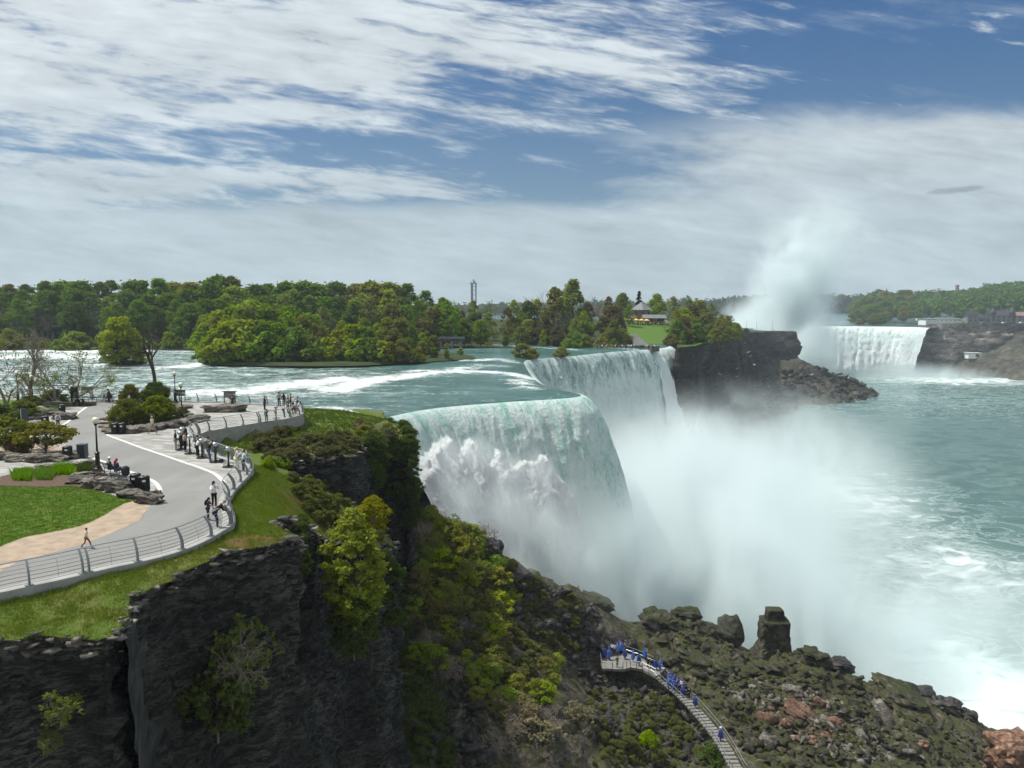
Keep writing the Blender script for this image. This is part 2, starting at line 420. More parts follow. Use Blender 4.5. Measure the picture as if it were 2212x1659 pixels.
def m_asphalt():
    m, g = mat('asphalt'); p = g.pos(); n = g.noise(p, .12, 5, .6, .5); f = g.noise(p, 9, 3, .7); st = g.noise(g.map(p, (.6, .08, 1), (0, 0, R(-30))), 1, 4, .6)
    k = g.lin(n * .45 + f * .25 + st * .3, .34, .66, .15, .245)
    cr = g.step(g.vor(g.map(p, (1, 1, 0)), .06, 'DISTANCE_TO_EDGE'), .0, .0015)
    k = k * g.lin(cr, 0, 1, .8, 1)
    g.out(g.bsdf(g.comb(k * 1.0, k * 1.0, k * .96), .85, g.bump(f, .02), spec=.3)); return m
M['asphalt'] = m_asphalt()
def m_pavers():
    m, g = mat('stone_pavers'); p = g.pos()
    br = g.n('ShaderNodeTexBrick'); g.put(br.inputs['Vector'], g.map(p, (1, 1, 1), (0, 0, R(18)))); br.inputs['Scale'].default_value = 1.0
    br.inputs['Brick Width'].default_value = 1.15; br.inputs['Row Height'].default_value = .6; br.inputs['Mortar Size'].default_value = .018
    br.inputs['Color1'].default_value = (.22, .22, .21, 1); br.inputs['Color2'].default_value = (.37, .37, .35, 1); br.inputs['Mortar'].default_value = (.11, .11, .105, 1)
    n = g.noise(p, .35, 5, .6); n2 = g.noise(p, 4, 4, .6); k = g.lin(n * .6 + n2 * .4, .3, .7, .82, 1.12)
    g.out(g.bsdf(g.mix(1.0, V(g, br.outputs[0]), g.comb(k, k, k * .98), 'MULTIPLY'), .8, g.bump(n2, .02), spec=.3)); return m
M['pavers'] = m_pavers()
M['kerb'] = simple('kerb_concrete', (.52, .52, .49), .8, 0, .12, 2)
M['stepstone'] = simple('worn_step_stone', (.17, .165, .15), .9, 0, .35, 1.5, .02)
M['concrete'] = simple('concrete', (.30, .30, .285), .85, 0, .22, 1.3, .01)
M['dirt'] = simple('bare_dirt', (.30, .235, .17), .95, 0, .3, 1.5, .05)
M['mulch'] = simple('mulch', (.085, .05, .032), .95, 0, .5, 5, .1)
M['rail'] = simple('grey_railing_paint', (.20, .215, .22), .42, .3, .06, 3)
M['railtop'] = simple('pale_railing_tube', (.40, .42, .42), .35, .5, .06, 3)
M['black'] = simple('black_painted_metal', (.012, .013, .015), .4, .2, .1, 4)
M['darkgreen'] = simple('dark_blue_panel', (.03, .05, .06), .5, 0, .1, 4)
M['bronze'] = simple('dark_bronze_metal', (.028, .022, .017), .38, .5, .15, 6)
M['globe'] = simple('cream_lamp_globe', (.72, .66, .5), .3, 0, .04, 3)
M['silver'] = simple('silver_metal', (.42, .45, .47), .35, .7, .1, 8)
M['white'] = simple('white_paint', (.75, .76, .75), .5)
M['yellow'] = simple('yellow_fabric', (.65, .42, .06), .8)
M['brick'] = simple('brown_brick', (.20, .13, .10), .85, 0, .25, .5)
M['greystone'] = simple('grey_stone', (.16, .16, .155), .85, 0, .25, .4)
M['paleroof'] = simple('grey_slate_roof', (.13, .14, .15), .6, 0, .2, .8)
M['darkroof'] = simple('dark_roof', (.035, .036, .04), .6, 0, .2, .8)
M['window'] = simple('window_glass', (.03, .035, .045), .12, 0, .1, 1)
M['tower'] = simple('tower_steel', (.10, .12, .15), .5, .3, .1, .1)
def m_bark(name, c):
    m, g = mat(name); p = g.coord(); n = g.noise(g.map(p, (1, 1, .25)), 7, 4, .65)
    k = g.lin(n, .25, .75, .6, 1.35); g.out(g.bsdf(g.mix(1.0, c, g.comb(k, k, k), 'MULTIPLY'), .9, g.bump(n, .03), spec=.2)); return m
M['bark'] = m_bark('bark', (.075, .062, .05)); M['paletwig'] = m_bark('pale_twigs', (.22, .19, .155)); M['greybark'] = m_bark('grey_bark', (.11, .105, .095))
def m_leaf(name='leaves'):
    m, g = mat(name); c = g.info('Color'); t = g.attr('tint'); r = g.info('Random')
    c = g.hsv(c, g.lin(t, 0, 1, .485, .515), g.lin(r, 0, 1, .9, 1.1), g.lin(t, 0, 1, .78, 1.26) * g.lin(r, 0, 1, .88, 1.14))
    d = g.n('ShaderNodeBsdfDiffuse'); g.put(d.inputs[0], c); tr = g.n('ShaderNodeBsdfTranslucent'); g.put(tr.inputs[0], g.mix(1.0, c, (1.1, 1.15, .5), 'MULTIPLY'))
    g.out(g.mixsh(.38, V(g, d.outputs[0]), V(g, tr.outputs[0]))); return m
M['leaf'] = m_leaf()
def m_cloth():
    m, g = mat('cloth'); c = g.info('Color'); n = g.noise(g.coord(), 14, 3, .6); k = g.lin(n, .3, .7, .82, 1.15)
    g.out(g.bsdf(g.mix(1.0, c, g.comb(k, k, k), 'MULTIPLY'), .8, spec=.2)); return m
M['cloth'] = m_cloth()
M['plastic'] = (lambda mg: (mg[1].out(mg[1].bsdf(mg[1].info('Color'), .35, mg[1].bump(mg[1].noise(mg[1].coord(), 9, 4, .6), .06))), mg[0])[1])(mat('thin_plastic'))
def m_river():
    m, g = mat('river_water'); p = g.pos(); f = g.attr('foam'); x, y, z = g.sep(p)
    q = g.map(p, (.10, .30, 1), (0, 0, R(-12)))
    n1 = g.noise(q, 1.0, 7, .66, 1.2); n2 = g.noise(g.map(p, (.5, 1.3, 1), (0, 0, R(-12))), 1.3, 5, .7, .8); n3 = g.noise(g.map(p, (.02, .06, 1)), 1, 3, .5)
    body = g.ramp(n1 * .45 + n3 * .55, [(.35, (.018, .062, .054)), (.5, (.040, .115, .100)), (.66, (.085, .195, .168))])
    n4 = g.noise(g.map(p, (.55, 2.4, 1), (0, 0, R(-10))), 1.0, 6, .75, .6)
    a = g.lin(n1 * .38 + n2 * .34 + n4 * .28, .36, .64, 0, 1)
    cv = 1.0 - f * .62
    fm = g.step(a, cv - .10, cv + .16) * g.lin(n4, .38, .56, .35, 1.0).sat()
    fm = fm.max(g.step(a, cv - .34, cv + .05) * .30)
    c = g.mix(fm, body, (.80, .85, .84))
    h = n1 * .8 + n2 * .5
    g.out(g.bsdf(c, g.lin(fm, 0, 1, .16, .7), g.bump(h, .9, .9), spec=.5)); return m
M['river'] = m_river()
def m_pool():
    m, g = mat('gorge_water'); p = g.pos(); f = g.attr('foam')
    w = g.noise(g.map(p, (.012, .012, 1)), 1, 3, .5, out=1)
    q = g.map(p, (.022, .035, 1), (0, 0, R(-20)))
    n1 = g.noise(q, 1.0, 7, .62, 2.2); n2 = g.noise(g.map(p, (.1, .2, 1), (0, 0, R(-15))), 1.2, 5, .7, 1.0)
    rid = (n1 - .5).abs() * 8
    body = g.ramp(n1, [(.3, (.048, .104, .092)), (.7, (.085, .158, .138))])
    thin = g.step(rid + n2 * .5, .62 , .18) * g.lin(f, 0, .5, .0, .38).sat()
    fm = g.step(n1 * .5 + n2 * .5 + f * .4, .64, .86).max(thin)
    milky = g.lin(f, 0, 1, 0, .35).sat()
    c = g.mix(milky, body, (.12, .26, .235)); c = g.mix(fm, c, (.70, .77, .76))
    g.out(g.bsdf(c, g.lin(fm, 0, 1, .22, .7), g.bump(n2 * .7 + n1 * .6, 1.0, .8), spec=.45)); return m
M['pool'] = m_pool()
def m_falls(name, green, streak=1.0, white=.5, sc=1.0):
    m, g = mat(name); s = g.attr('fs'); d = g.attr('fd'); f = g.attr('foam'); P = g.pos()
    wob = g.noise(g.comb(s * .5 * sc, d * .25 * sc, 9.0), 1.0, 4, .6) * 2.2
    q = g.comb(s * .75 * sc + wob, d * .09 * sc, 0.0)
    n1 = g.noise(q, 1.0, 6, .66, .3); n2 = g.noise(g.comb(s * 2.2 * sc + wob, d * .5 * sc, 3.0), 1.0, 6, .74, .6)
    n3 = g.noise(g.comb(s * .2 * sc, d * .05 * sc, 7.0), 1.0, 3, .5); n4 = g.noise(P, 1.6 * sc, 6, .72, .4); n5 = g.noise(P, .45 * sc, 5, .65)
    a = n1 * .34 + n2 * .28 + n3 * .18 + n4 * .20
    fm = g.step(a + f * .3 + d * .0035 * sc + (white - .5) * .3, .43, .60)
    c = g.mix(fm, green, (.80, .91, .89))
    c = g.mix(g.step(f + (n4 - .5) * 1.2, .45, .9), c, (.90, .92, .93))
    h = n1 * .5 + n2 * .6 + n4 * .7 + n5 * .6
    nb = g.bump(h, .9 / (.4 + .6 * sc), 1.0)
    sh = g.bsdf(c, .6, nb, spec=.3)
    tr = g.n('ShaderNodeBsdfTranslucent'); g.put(tr.inputs[0], c); g.put(tr.inputs['Normal'], nb)
    g.out(g.mixsh(.12, sh, V(g, tr.outputs[0]))); return m
M['falls'] = m_falls('falling_water', (.24, .60, .49), white=.64)
M['falls2'] = m_falls('far_falling_water', (.14, .29, .28), white=.55, sc=.8)
M['horse'] = m_falls('distant_falling_water', (.12, .44, .36), white=.72, sc=.16)
# ------------------------------------------------------------------ promenade, verge and near cliffs
LIPD = [(-260, 1440, -.9), (0, 1390, -.9), (130, 1374, -.85), (262, 1368, -.8), (272, 1330, -.7), (288, 1290, -.5), (340, 1262, -.4), (430, 1225, -.35), (520, 1190, -.35), (600, 1172, -.4), (648, 1158, -.5), (640, 1150, -.5), (600, 1141, -.5), (592, 1130, -.6), (615, 1115, -.9), (645, 1112, -1.5), (680, 1170, -4.5), (720, 1230, -8), (845, 1235, -11), (858, 1180, -9), (835, 1112, -6), (760, 1080, -4.5), (690, 1055, -3), (640, 1030, -1.9), (600, 1010, -1.5), (625, 1000, -1.5), (700, 985, -1.5), (770, 975, -1.8), (790, 955, -2), (820, 935, -2.3), (875, 960, -4), (885, 985, -5), (870, 925, -3), (835, 905, -2.6)]
LIP = np.array([W(*q) for q in LIPD] + [(-18.2, 108, -3.2), (-19.3, 114, -3.6), (-22, 120, -4.2)])
SHORE = np.array([(-22, 120, -4.2), (-24, 112.5, -3.8), W(780, 897, -2.6), W(720, 885, -2.6), W(655, 880, -2.6), (-38, 113, -3.2), (-60, 113, -3.2), (-100, 118, -3.2), (-170, 124, -3.2)])
railpix = [c4(*q) for q in [(-60, 760), (60, 735), (300, 685), (520, 632), (720, 590), (890, 545), (1030, 490)]] + [c3(*q) for q in [(600, 1640), (690, 1590), (710, 1520), (690, 1430), (660, 1360), (680, 1290), (735, 1210), (800, 1140), (860, 1080), (910, 1010), (918, 965), (885, 940), (835, 930), (770, 925), (700, 900), (620, 870), (560, 850), (450, 800), (345, 740), (320, 690), (335, 655), (390, 635), (450, 610), (540, 595), (630, 578), (740, 560), (860, 540), (990, 520), (1100, 500), (1200, 490), (1290, 475), (1380, 455), (1440, 430), (1460, 405), (1450, 370), (1400, 345), (1300, 335), (1150, 330), (980, 325), (820, 315), (600, 305), (400, 300), (280, 298)]]
RAILC = np.array([(-31, 26.5, 0), (-26, 29.3, 0)] + [W(*q, 0) for q in railpix] + [(-49, 100.5, 0), (-60, 102.5, 0), (-75, 105, 0), (-100, 108, 0), (-150, 113, 0)])
RAIL, RAILS = resample(catmull(RAILC[:, :2], 5), .5)
def offset_line(P, d):
    t = np.gradient(P[:, :2], axis=0); t /= np.linalg.norm(t, axis=1)[:, None]
    for _ in range(3): t[1:-1] = (t[:-2] + t[1:-1] + t[2:]) / 3
    t /= np.linalg.norm(t, axis=1)[:, None]
    return P[:, :2] + np.c_[t[:, 1], -t[:, 0]] * d
KOUT = offset_line(RAIL, .36); KIN = offset_line(RAIL, -.30)
PROM = [tuple(p) for p in KOUT] + [(-175, 113), (-175, 20), (-40, 20)]
NE = 34.0   # length of the near straight of the railing (where the verge meets it almost level)
def verge_z():
    pts = [tuple(p) for p in LIP[:-3]] + [(-18.2, 108, -3.0)]
    for p, s in zip(KOUT[::5], RAILS[::5]):
        y = p[1]; k = min(max((y - 60) / 14, 0), 1) if s < 75 else 1
        pts.append((p[0], p[1], -.20 * (1 - k) - 1.35 * k))
    pts += [tuple(W(*q)) for q in [(560, 1060, -.6), (560, 1100, -.5), (620, 1060, -1.2), (540, 1000, -1.3), (600, 960, -1.5), (700, 940, -1.7), (760, 950, -1.8), (700, 1100, -3.9), (760, 1150, -6.2), (800, 1180, -8), (690, 1140, -3.8), (740, 1110, -4.5)]]
    pts += [(-60, 112, -1.6), (-35, 104, -1.6), (-100, 116, -1.6)]
    return TPS(pts, .2)
VZ = verge_z()
_shore = [tuple(p[:2]) for p in SHORE]
GPOLY = [tuple(p[:2]) for p in resample(LIP, .7)[0]] 
GPOLY = [(x + (nr.random() - .5) * .55, y + (nr.random() - .5) * .55) for x, y in GPOLY]
GPOLY[0] = tuple(LIP[0][:2])
GALL = GPOLY + _shore[1:] + [(-175, 20), (-30, 20)]
def ground_z(X, Y):
    z = VZ(X, Y); ip = inside(PROM, X, Y)
    P = xyz(X, Y); z = z + fbm(P, .35, 4) * .28 + fbm(P, 1.4, 3) * .07
    # towards the river bank
    sh = np.clip((Y - 108.5) / 8, 0, 1); z = np.where((X < -28), np.minimum(z, -1.6 - sh * 2.2), z)
    return np.where(ip, -.35, np.minimum(z, -.12))
def earth_attr(v):
    """bare reddish soil along the lip of the near promontory and round the rocks"""
    d = np.full(len(v), 9.)
    L = np.array(GPOLY)[4:70]
    for a in range(0, len(L), 2): d = np.minimum(d, np.hypot(v[:, 0] - L[a, 0], v[:, 1] - L[a, 1]))
    e = np.exp(-(d / .45) ** 2) * .5
    c = W(560, 1180, -.7); e += 1.0 * np.exp(-(((v[:, 0] - c[0]) / 1.9) ** 2 + ((v[:, 1] - c[1]) / 1.3) ** 2))
    c = W(480, 1200, -.7); e += .7 * np.exp(-(((v[:, 0] - c[0]) / 1.5) ** 2 + ((v[:, 1] - c[1]) / .9) ** 2))
    c = W(150, 1350, -1.2); e += .5 * np.exp(-(((v[:, 0] - c[0]) / 1.6) ** 2 + ((v[:, 1] - c[1]) / .6) ** 2))
    for u, vv_, z in ((700, 1120, -4), (780, 1170, -7), (645, 1070, -1.8), (660, 1090, -2.5)):
        c = W(u, vv_, z); e += .6 * np.exp(-(((v[:, 0] - c[0]) / 2) ** 2 + ((v[:, 1] - c[1]) / 3) ** 2))
    return e
ground = sheet('ground', GALL, ground_z, M['verge'], 1.1, attrs={'earth': earth_attr}); tag(ground, kind='structure')
def gz(x, y):
    return float(ground_z(np.array([x]), np.array([y]))[0])

def cliff(name, lip, depth, m, step=.6, rowh=.6, batter=.05, amp=.55, sc=.28, seed=0, parent=None, cap=None, smooth=False, sm=2, dent=()):
    L, s = resample(lip, step); n = len(L)
    t = np.gradient(L[:, :2], axis=0); t /= np.maximum(np.linalg.norm(t, axis=1)[:, None], 1e-6)
    for _ in range(sm):
        t[1:-1] = (t[:-2] + 2 * t[1:-1] + t[2:]); t /= np.maximum(np.linalg.norm(t, axis=1)[:, None], 1e-6)
    N = np.c_[t[:, 1], -t[:, 0]]
    bot = depth if np.ndim(depth) else np.full(n, float(depth))
    rows = max(4, int((L[:, 2].max() - np.min(bot)) / rowh)); k = np.linspace(0, 1, rows)[:, None]
    Z = L[None, :, 2] * (1 - k) + bot[None] * k
    drop = L[None, :, 2] - Z
    P = xyz(L[None, :, 0], L[None, :, 1], Z)
    Q = P + seed * 13.7
    w1, w2, val = worley(Q * np.array([1, 1, 1.5]), sc * 1.6)
    w3, w4, val2 = worley(Q * np.array([1, 1, 2.6]) + 5, sc * 4.2)
    led = vnoise(np.stack([Z * .0, Z * .9 * (sc / .28), np.full_like(Z, seed)], -1)) - .5
    disp = (val - .5) * 1.5 + fbm(Q * np.array([1, 1, .35]), sc * .45, 4) * 3.0 + led * 1.3 + (val2 - .5) * .95
    ramp_ = np.clip(drop / (rowh * 2.2), 0, 1)
    disp = disp * amp * ramp_ + drop * batter
    for c_, rx, rz, dp in dent:
        hd = np.hypot(P[..., 0] - c_[0], P[..., 1] - c_[1]); disp = disp - dp * ((hd < rx) & (np.abs(P[..., 2] - c_[2] + .15 * (hd - rx)) < rz))
    P[..., 0] += N[None, :, 0] * disp; P[..., 1] += N[None, :, 1] * disp
    P[1:, :, 2] += (val2[1:] - .5) * rowh * .5
    V_ = P.reshape(-1, 3); F = gridfaces(rows, n)[:, ::-1]
    return mobj(name, V_, F, m, parent, smooth)
lip3 = np.c_[np.array(GPOLY), [gz(x, y) for x, y in GPOLY]]
lip3[:, 2] += .02
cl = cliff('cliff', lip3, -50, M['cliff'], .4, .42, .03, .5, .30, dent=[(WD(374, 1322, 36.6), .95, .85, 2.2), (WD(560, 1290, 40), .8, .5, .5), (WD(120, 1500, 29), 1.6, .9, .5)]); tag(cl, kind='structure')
sl_ = np.array([W(258, 1362, -.95), W(266, 1340, -1.0), W(283, 1300, -1.0), W(310, 1280, -1.0), W(336, 1266, -1.0)]) + np.array([.28, -.18, -.25])
tag(cliff('cliff', sl_, -34, M['shale'], .4, .5, .045, .13, .3, 3), kind='structure')
# dark slot in the cliff face below the near verge
# flat layers of the promenade
def flat(name, poly, z, m, sp=2.0, kind='structure', **k):
    o = sheet(name, poly, z, m, sp, grid=False, smooth=False, **k); tag(o, kind=kind); return o
PV = [tuple(p) for p in KIN] + [(-175, 112), (-175, 20), (-40, 20)]
flat('pavement', PV, 0.0, M['pavers'])
def Wp(L, z=0.0): return [W(*q, z)[:2] for q in L]
asR = [c4(*q) for q in [(-150, 745)]] + [c1(*q) for q in [(1455, 1472), (1440, 1455), (1390, 1412), (1300, 1375), (1200, 1341), (1100, 1306), (1000, 1272), (900, 1238), (800, 1200), (730, 1175), (690, 1157), (660, 1125), (655, 1085), (670, 1050), (700, 1020), (740, 985), (790, 955), (800, 938)]]
curbR = Wp(asR[1:12]); 
asL = [c1(*q) for q in [(650, 935), (560, 980), (480, 1040), (440, 1075), (400, 1100), (400, 1160), (420, 1195), (300, 1205), (420, 1215), (500, 1290), (600, 1310), (700, 1345), (800, 1385), (880, 1412), (950, 1440), (1000, 1465), (1030, 1500), (1038, 1530), (1025, 1560), (980, 1620)]] + [c4(*q) for q in [(720, 375), (600, 432), (480, 480), (300, 535), (100, 590), (0, 640), (-200, 720)]]
aR = list(RAIL[(RAILS > 2) & (RAILS < 44.5)]); 
kin = KIN[(RAILS > 3)]; 
i1 = int(np.argmin(np.linalg.norm(KIN - np.array(curbR[0]), axis=1)))
ASPH = Wp(asL)[::-1] 
ASPH = [tuple(p) for p in KIN[4:i1:2]] + Wp(asR[1:]) + Wp(asL)
flat('asphalt_path', ASPH, .006, M['asphalt'])
def ribbon(name, line, w, z, m, h=0.0, kind='structure', parent=None):
    L, s = resample(np.array(line, float), .4); a = offset_line(L, w / 2); b = offset_line(L, -w / 2); n = len(L)
    if h == 0:
        v = np.r_[np.c_[a, np.full(n, z)], np.c_[b, np.full(n, z)]]; f = [(i, i + 1, n + i + 1, n + i) for i in range(n - 1)]
    else:
        v = np.r_[np.c_[a, np.full(n, z)], np.c_[a, np.full(n, z + h)], np.c_[b, np.full(n, z + h)], np.c_[b, np.full(n, z)]]
        f = [(k * n + i, k * n + i + 1, (k + 1) * n + i + 1, (k + 1) * n + i) for k in range(3) for i in range(n - 1)]
        f += [(0, n, 2 * n, 3 * n), (n - 1, 2 * n - 1, 3 * n - 1, 4 * n - 1)]
    o = mobj(name, v, f, m, parent)
    if kind: tag(o, kind=kind)
    return o
ribbon('kerb_strip', catmull(curbR, 3), .30, .012, M['kerb'], .012)
ribbon('kerb_strip', catmull(Wp(asL[9:18]), 3), .30, .013, M['kerb'], .012)
ribbon('kerb_strip', catmull(Wp(asL[1:5]), 3), .30, .012, M['kerb'], .012)
DIRT = Wp([c4(*q) for q in [(805, 262), (760, 262), (700, 275), (640, 290), (590, 318), (540, 350), (470, 385), (400, 410), (270, 437), (130, 462), (30, 500), (-40, 530), (-300, 640), (-200, 720), (0, 640), (100, 590), (300, 538), (480, 482), (600, 434), (720, 377)]])
flat('dirt_path', DIRT, .012, M['dirt'])
LAWN = Wp([c4(*q) for q in [(-250, 195), (0, 197), (240, 202), (380, 197), (430, 207), (520, 225), (600, 252), (680, 268), (700, 272), (640, 290), (590, 318), (540, 350), (470, 385), (400, 410), (270, 437), (130, 462), (30, 500), (-40, 530), (-300, 640)]])
flat('lawn', LAWN, .020, M['lawn'])
MULCH = Wp([c4(*q) for q in [(-250, 200), (-250, 150), (0, 150), (60, 135), (200, 92), (330, 80), (480, 76), (520, 120), (560, 175), (520, 230), (430, 209), (380, 199), (240, 204), (0, 199)]])
flat('mulch_bed', MULCH, .028, M['mulch'])
BED2 = Wp([e3(*q) for q in [(-300, 1600), (0, 1590), (500, 1600), (1000, 1590), (1010, 1500), (800, 1440), (400, 1430), (0, 1430), (-300, 1450)]])
flat('planting_bed', BED2, .016, M['dirt'])
BED3 = Wp([c1(*q) for q in [(690, 1130), (660, 1090), (680, 1050), (740, 1000), (800, 960), (900, 938), (1130, 945), (1220, 975), (1100, 1010), (1090, 1040), (1240, 1050), (1300, 1045), (1310, 1075), (1190, 1095), (1000, 1110), (830, 1130), (760, 1140)]])
flat('planting_bed', BED3, .03, M['mulch'])
BED4 = Wp([c1(*q) for q in [(-400, 960), (0, 930), (300, 935), (620, 948), (520, 972), (400, 985), (380, 1010), (330, 1040), (200, 1060), (150, 1080), (0, 1100), (-400, 1130)]])
flat('planting_bed', BED4, .03, M['hillgrass'])
# kerb ledge and wall that carry the railing
def wall_along(name, s0, s1, ztop, zbot, wo, wi, m, parent=None):
    k = (RAILS >= s0) & (RAILS <= s1); P = RAIL[k]
    a = offset_line(P, wo); b = offset_line(P, -wi); n = len(P); zb = np.full(n, zbot)
    v = np.r_[np.c_[a, zb], np.c_[a, np.full(n, ztop)], np.c_[b, np.full(n, ztop)], np.c_[b, zb]]
    f = [(q * n + i, q * n + i + 1, (q + 1) * n + i + 1, (q + 1) * n + i) for q in range(3) for i in range(n - 1)] + [(0, n, 2 * n, 3 * n), (n - 1, 2 * n - 1, 3 * n - 1, 4 * n - 1)]
    return mobj(name, v, f, m, parent)
rw = wall_along('retaining_wall', 0, RAILS[-1], .10, -2.4, .38, .30, M['concrete'])
tag(rw, 'winding concrete retaining wall with a pale ledge under the promenade railing', 'wall')
# ------------------------------------------------------------------ river, waterfalls, gorge
CR = np.array([(-22, 108), (-19.3, 113.4), (-18.3, 115), (-14.9, 121.6), (-10.5, 126.5), (-5.4, 130.2), (1, 133.6), (7, 136.2), (11, 138.6), (12.8, 141.5), (12.2, 145), (10.2, 149), (8.3, 153), (6, 161), (4.6, 175), (3.7, 195), (3.3, 214), (5.0, 222), (10, 228), (17, 233), (26, 246), (36.2, 260), (44, 268), (50, 275)])
CRS = catmull(CR, 8); CRS, cs = resample(CRS, .8)
def zr(X, Y):                                            # level of the river above the falls
    return -3.55 + np.clip((Y - 130) * .017, 0, 1.9) + np.clip((Y - 700) * .006, 0, 14)
def world_line(L, z=-3.4): return np.array([W(*q, z)[:2] for q in L])
STROKES = [  # polyline over the water, half width in metres, strength
    (world_line([d1(-20, 872), d1(100, 838), d1(300, 808), d1(600, 778), d1(900, 770), d1(1100, 780), d1(1250, 800)]), 3.6, 1.7),
    (world_line([d1(560, 765), d1(700, 770), d1(900, 730), d1(1050, 740)]), 5, 1.4),
    (world_line([d1(850, 705), d1(1000, 700), d1(1150, 715)]), 5, 1.3),
    (world_line([c1(1300, 890), c1(1600, 880), c1(1900, 840), c1(2212, 815), d1(60, 815)]), 4.5, 1.1),
    (world_line([c1(1140, 742), c1(1400, 722), c1(1700, 698), c1(1900, 702)]), 3.5, 1.5),
    (world_line([c1(0, 640), c1(300, 640), c1(640, 650)]), 14, 1.25),
    (world_line([c1(0, 690), c1(250, 680), c1(600, 690)]), 8, 1.2),
    (world_line([c1(100, 625), c1(600, 622)]), 6, 1.2),
    (world_line([c1(950, 630), c1(1300, 630)]), 9, 1.3),
    (world_line([d1(450, 540), d1(780, 545), d1(840, 600)]), 8, 1.0),
    (world_line([d1(1450, 620), d1(1900, 632), d1(2000, 640)]), 6, 1.0),
    (world_line([d1(900, 600), d1(1300, 625), d1(1500, 640)]), 5, 1.0),
    (world_line([d1(1130, 815), d1(1240, 860)]), 4, 1.3), (world_line([d1(-80, 985), d1(120, 1020)]), 2.0, 1.0),
    (world_line([c1(1980, 900), c1(2212, 890), d1(100, 890)]), 3, .5), (world_line([d1(300, 905), d1(800, 890)]), 2.2, .55)]
def foam_river(X, Y):
    f = np.zeros(X.shape)
    for L, w, k in STROKES:
        d = np.full(X.shape, 1e9)
        for a, b in zip(L[:-1], L[1:]):
            ab = b - a; t = np.clip(((X - a[0]) * ab[0] + (Y - a[1]) * ab[1]) / (ab @ ab), 0, 1)
            d = np.minimum(d, np.hypot(X - a[0] - t * ab[0], (Y - a[1] - t * ab[1])))
        f = np.maximum(f, .72 * k * np.exp(-(d / w) ** 2))
    tur = np.clip((-X + 6) / 45, 0, 1) * .68 * np.clip((Y - 100) / 15, 0, 1) * np.clip((420 - Y) / 100, 0, 1)
    calm = np.exp(-((Y - 200) / 13) ** 2) * np.clip((X + 60) / 20, 0, 1) * .5
    return np.clip(f + tur - calm - .12, -.3, 1.6)
ys = np.r_[np.linspace(60, 107, 12), CRS[:, 1], np.linspace(278, 760, 60), np.linspace(800, 2900, 30)]
xc = np.r_[np.full(12, -20.), CRS[:, 0], np.interp(np.linspace(278, 760, 60), [278, 284, 294, 304, 330], [52.7, 56, 59.8, 63, 63]), np.full(30, 63.)]
o_ = np.argsort(ys, kind='stable'); 
tt = np.r_[0, np.cumsum(np.geomspace(.45, 14, 210))]
Yg = ys[:, None] + 0 * tt[None]; Xg = xc[:, None] - tt[None]
Fg = foam_river(Xg, Yg); Pn = xyz(Xg, Yg)
near = np.clip((420 - Yg) / 150, 0, 1)
Zg = zr(Xg, Yg) + (billow(Pn * np.array([.35, 1, 1]), .35, 4) - .3) * (.10 + .42 * np.clip(Fg, 0, 1)) * near
inner = np.clip(tt / 6, 0, 1)[None]; Zg = zr(Xg, Yg) + (Zg - zr(Xg, Yg)) * inner - .55 * np.exp(-tt / 2.2)[None] * ((Yg > 112) & (Yg < 305))
riv = mobj('river', xyz(Xg, Yg, Zg).reshape(-1, 3), gridfaces(len(ys), len(tt)), M['river'], None, True, {'foam': ('POINT', Fg)})
tag(riv, kind='structure')

def curtain(name, L, m, ztop, zbot, v0=4.3, step=.5, amp=.5, foam=None, seed=0, side=1, curve=1.0):
    L, s = resample(L, step); n = len(L)
    t = np.gradient(L[:, :2], axis=0); t /= np.linalg.norm(t, axis=1)[:, None]
    for _ in range(14):
        t[1:-1] = t[:-2] + 2 * t[1:-1] + t[2:]; t /= np.linalg.norm(t, axis=1)[:, None]
    N = np.c_[t[:, 1], -t[:, 0]] * side
    if ztop is None: ztop = zr(L[:, 0], L[:, 1])
    H = float(np.mean(ztop)) - zbot; rows = int(H / step); d = (np.linspace(0, 1, rows) ** 1.15 * H)[:, None]
    out = v0 * np.sqrt(2 * d / 9.8) * curve
    S = s[None] + 0 * d; D = d + 0 * S
    zt = np.broadcast_to(ztop, (n,))[None] - .55
    q = np.stack([S * .55, D * .05, np.full_like(S, seed)], -1)
    # the water leaves the lip in tongues: displace each column and lump it further down
    disp = fbm(q, 1., 4) * 1.3 * amp * np.clip(D / 5, 0, 1) + (billow(np.stack([S, D * .45, S * 0 + seed], -1), .5, 4) - .2) * amp * .8 * np.clip(D / 4, 0, 1)
    fo = np.zeros_like(S)
    if foam is not None:
        fo, ex = foam(S, D, s[-1]); disp = disp + ex
    up = 0
    if foam is not None and np.ndim(ex): up = ex * .55
    o = out + disp - (up * .3)
    X = L[None, :, 0] + N[None, :, 0] * o; Y = L[None, :, 1] + N[None, :, 1] * o; Z = zt - D + up
    return tag(mobj(name, xyz(X, Y, Z).reshape(-1, 3), gridfaces(rows, n)[:, ::-1], m, None, True, {'foam': ('POINT', fo), 'fs': ('POINT', S), 'fd': ('POINT', D)}), kind='structure')
i0 = int(np.argmin(np.hypot(CRS[:, 0] + 18.3, CRS[:, 1] - 115)))
def cauli(P, sc):
    w1, w2, val = worley(P, sc); return 1 - np.clip(w1, 0, 1) ** 2
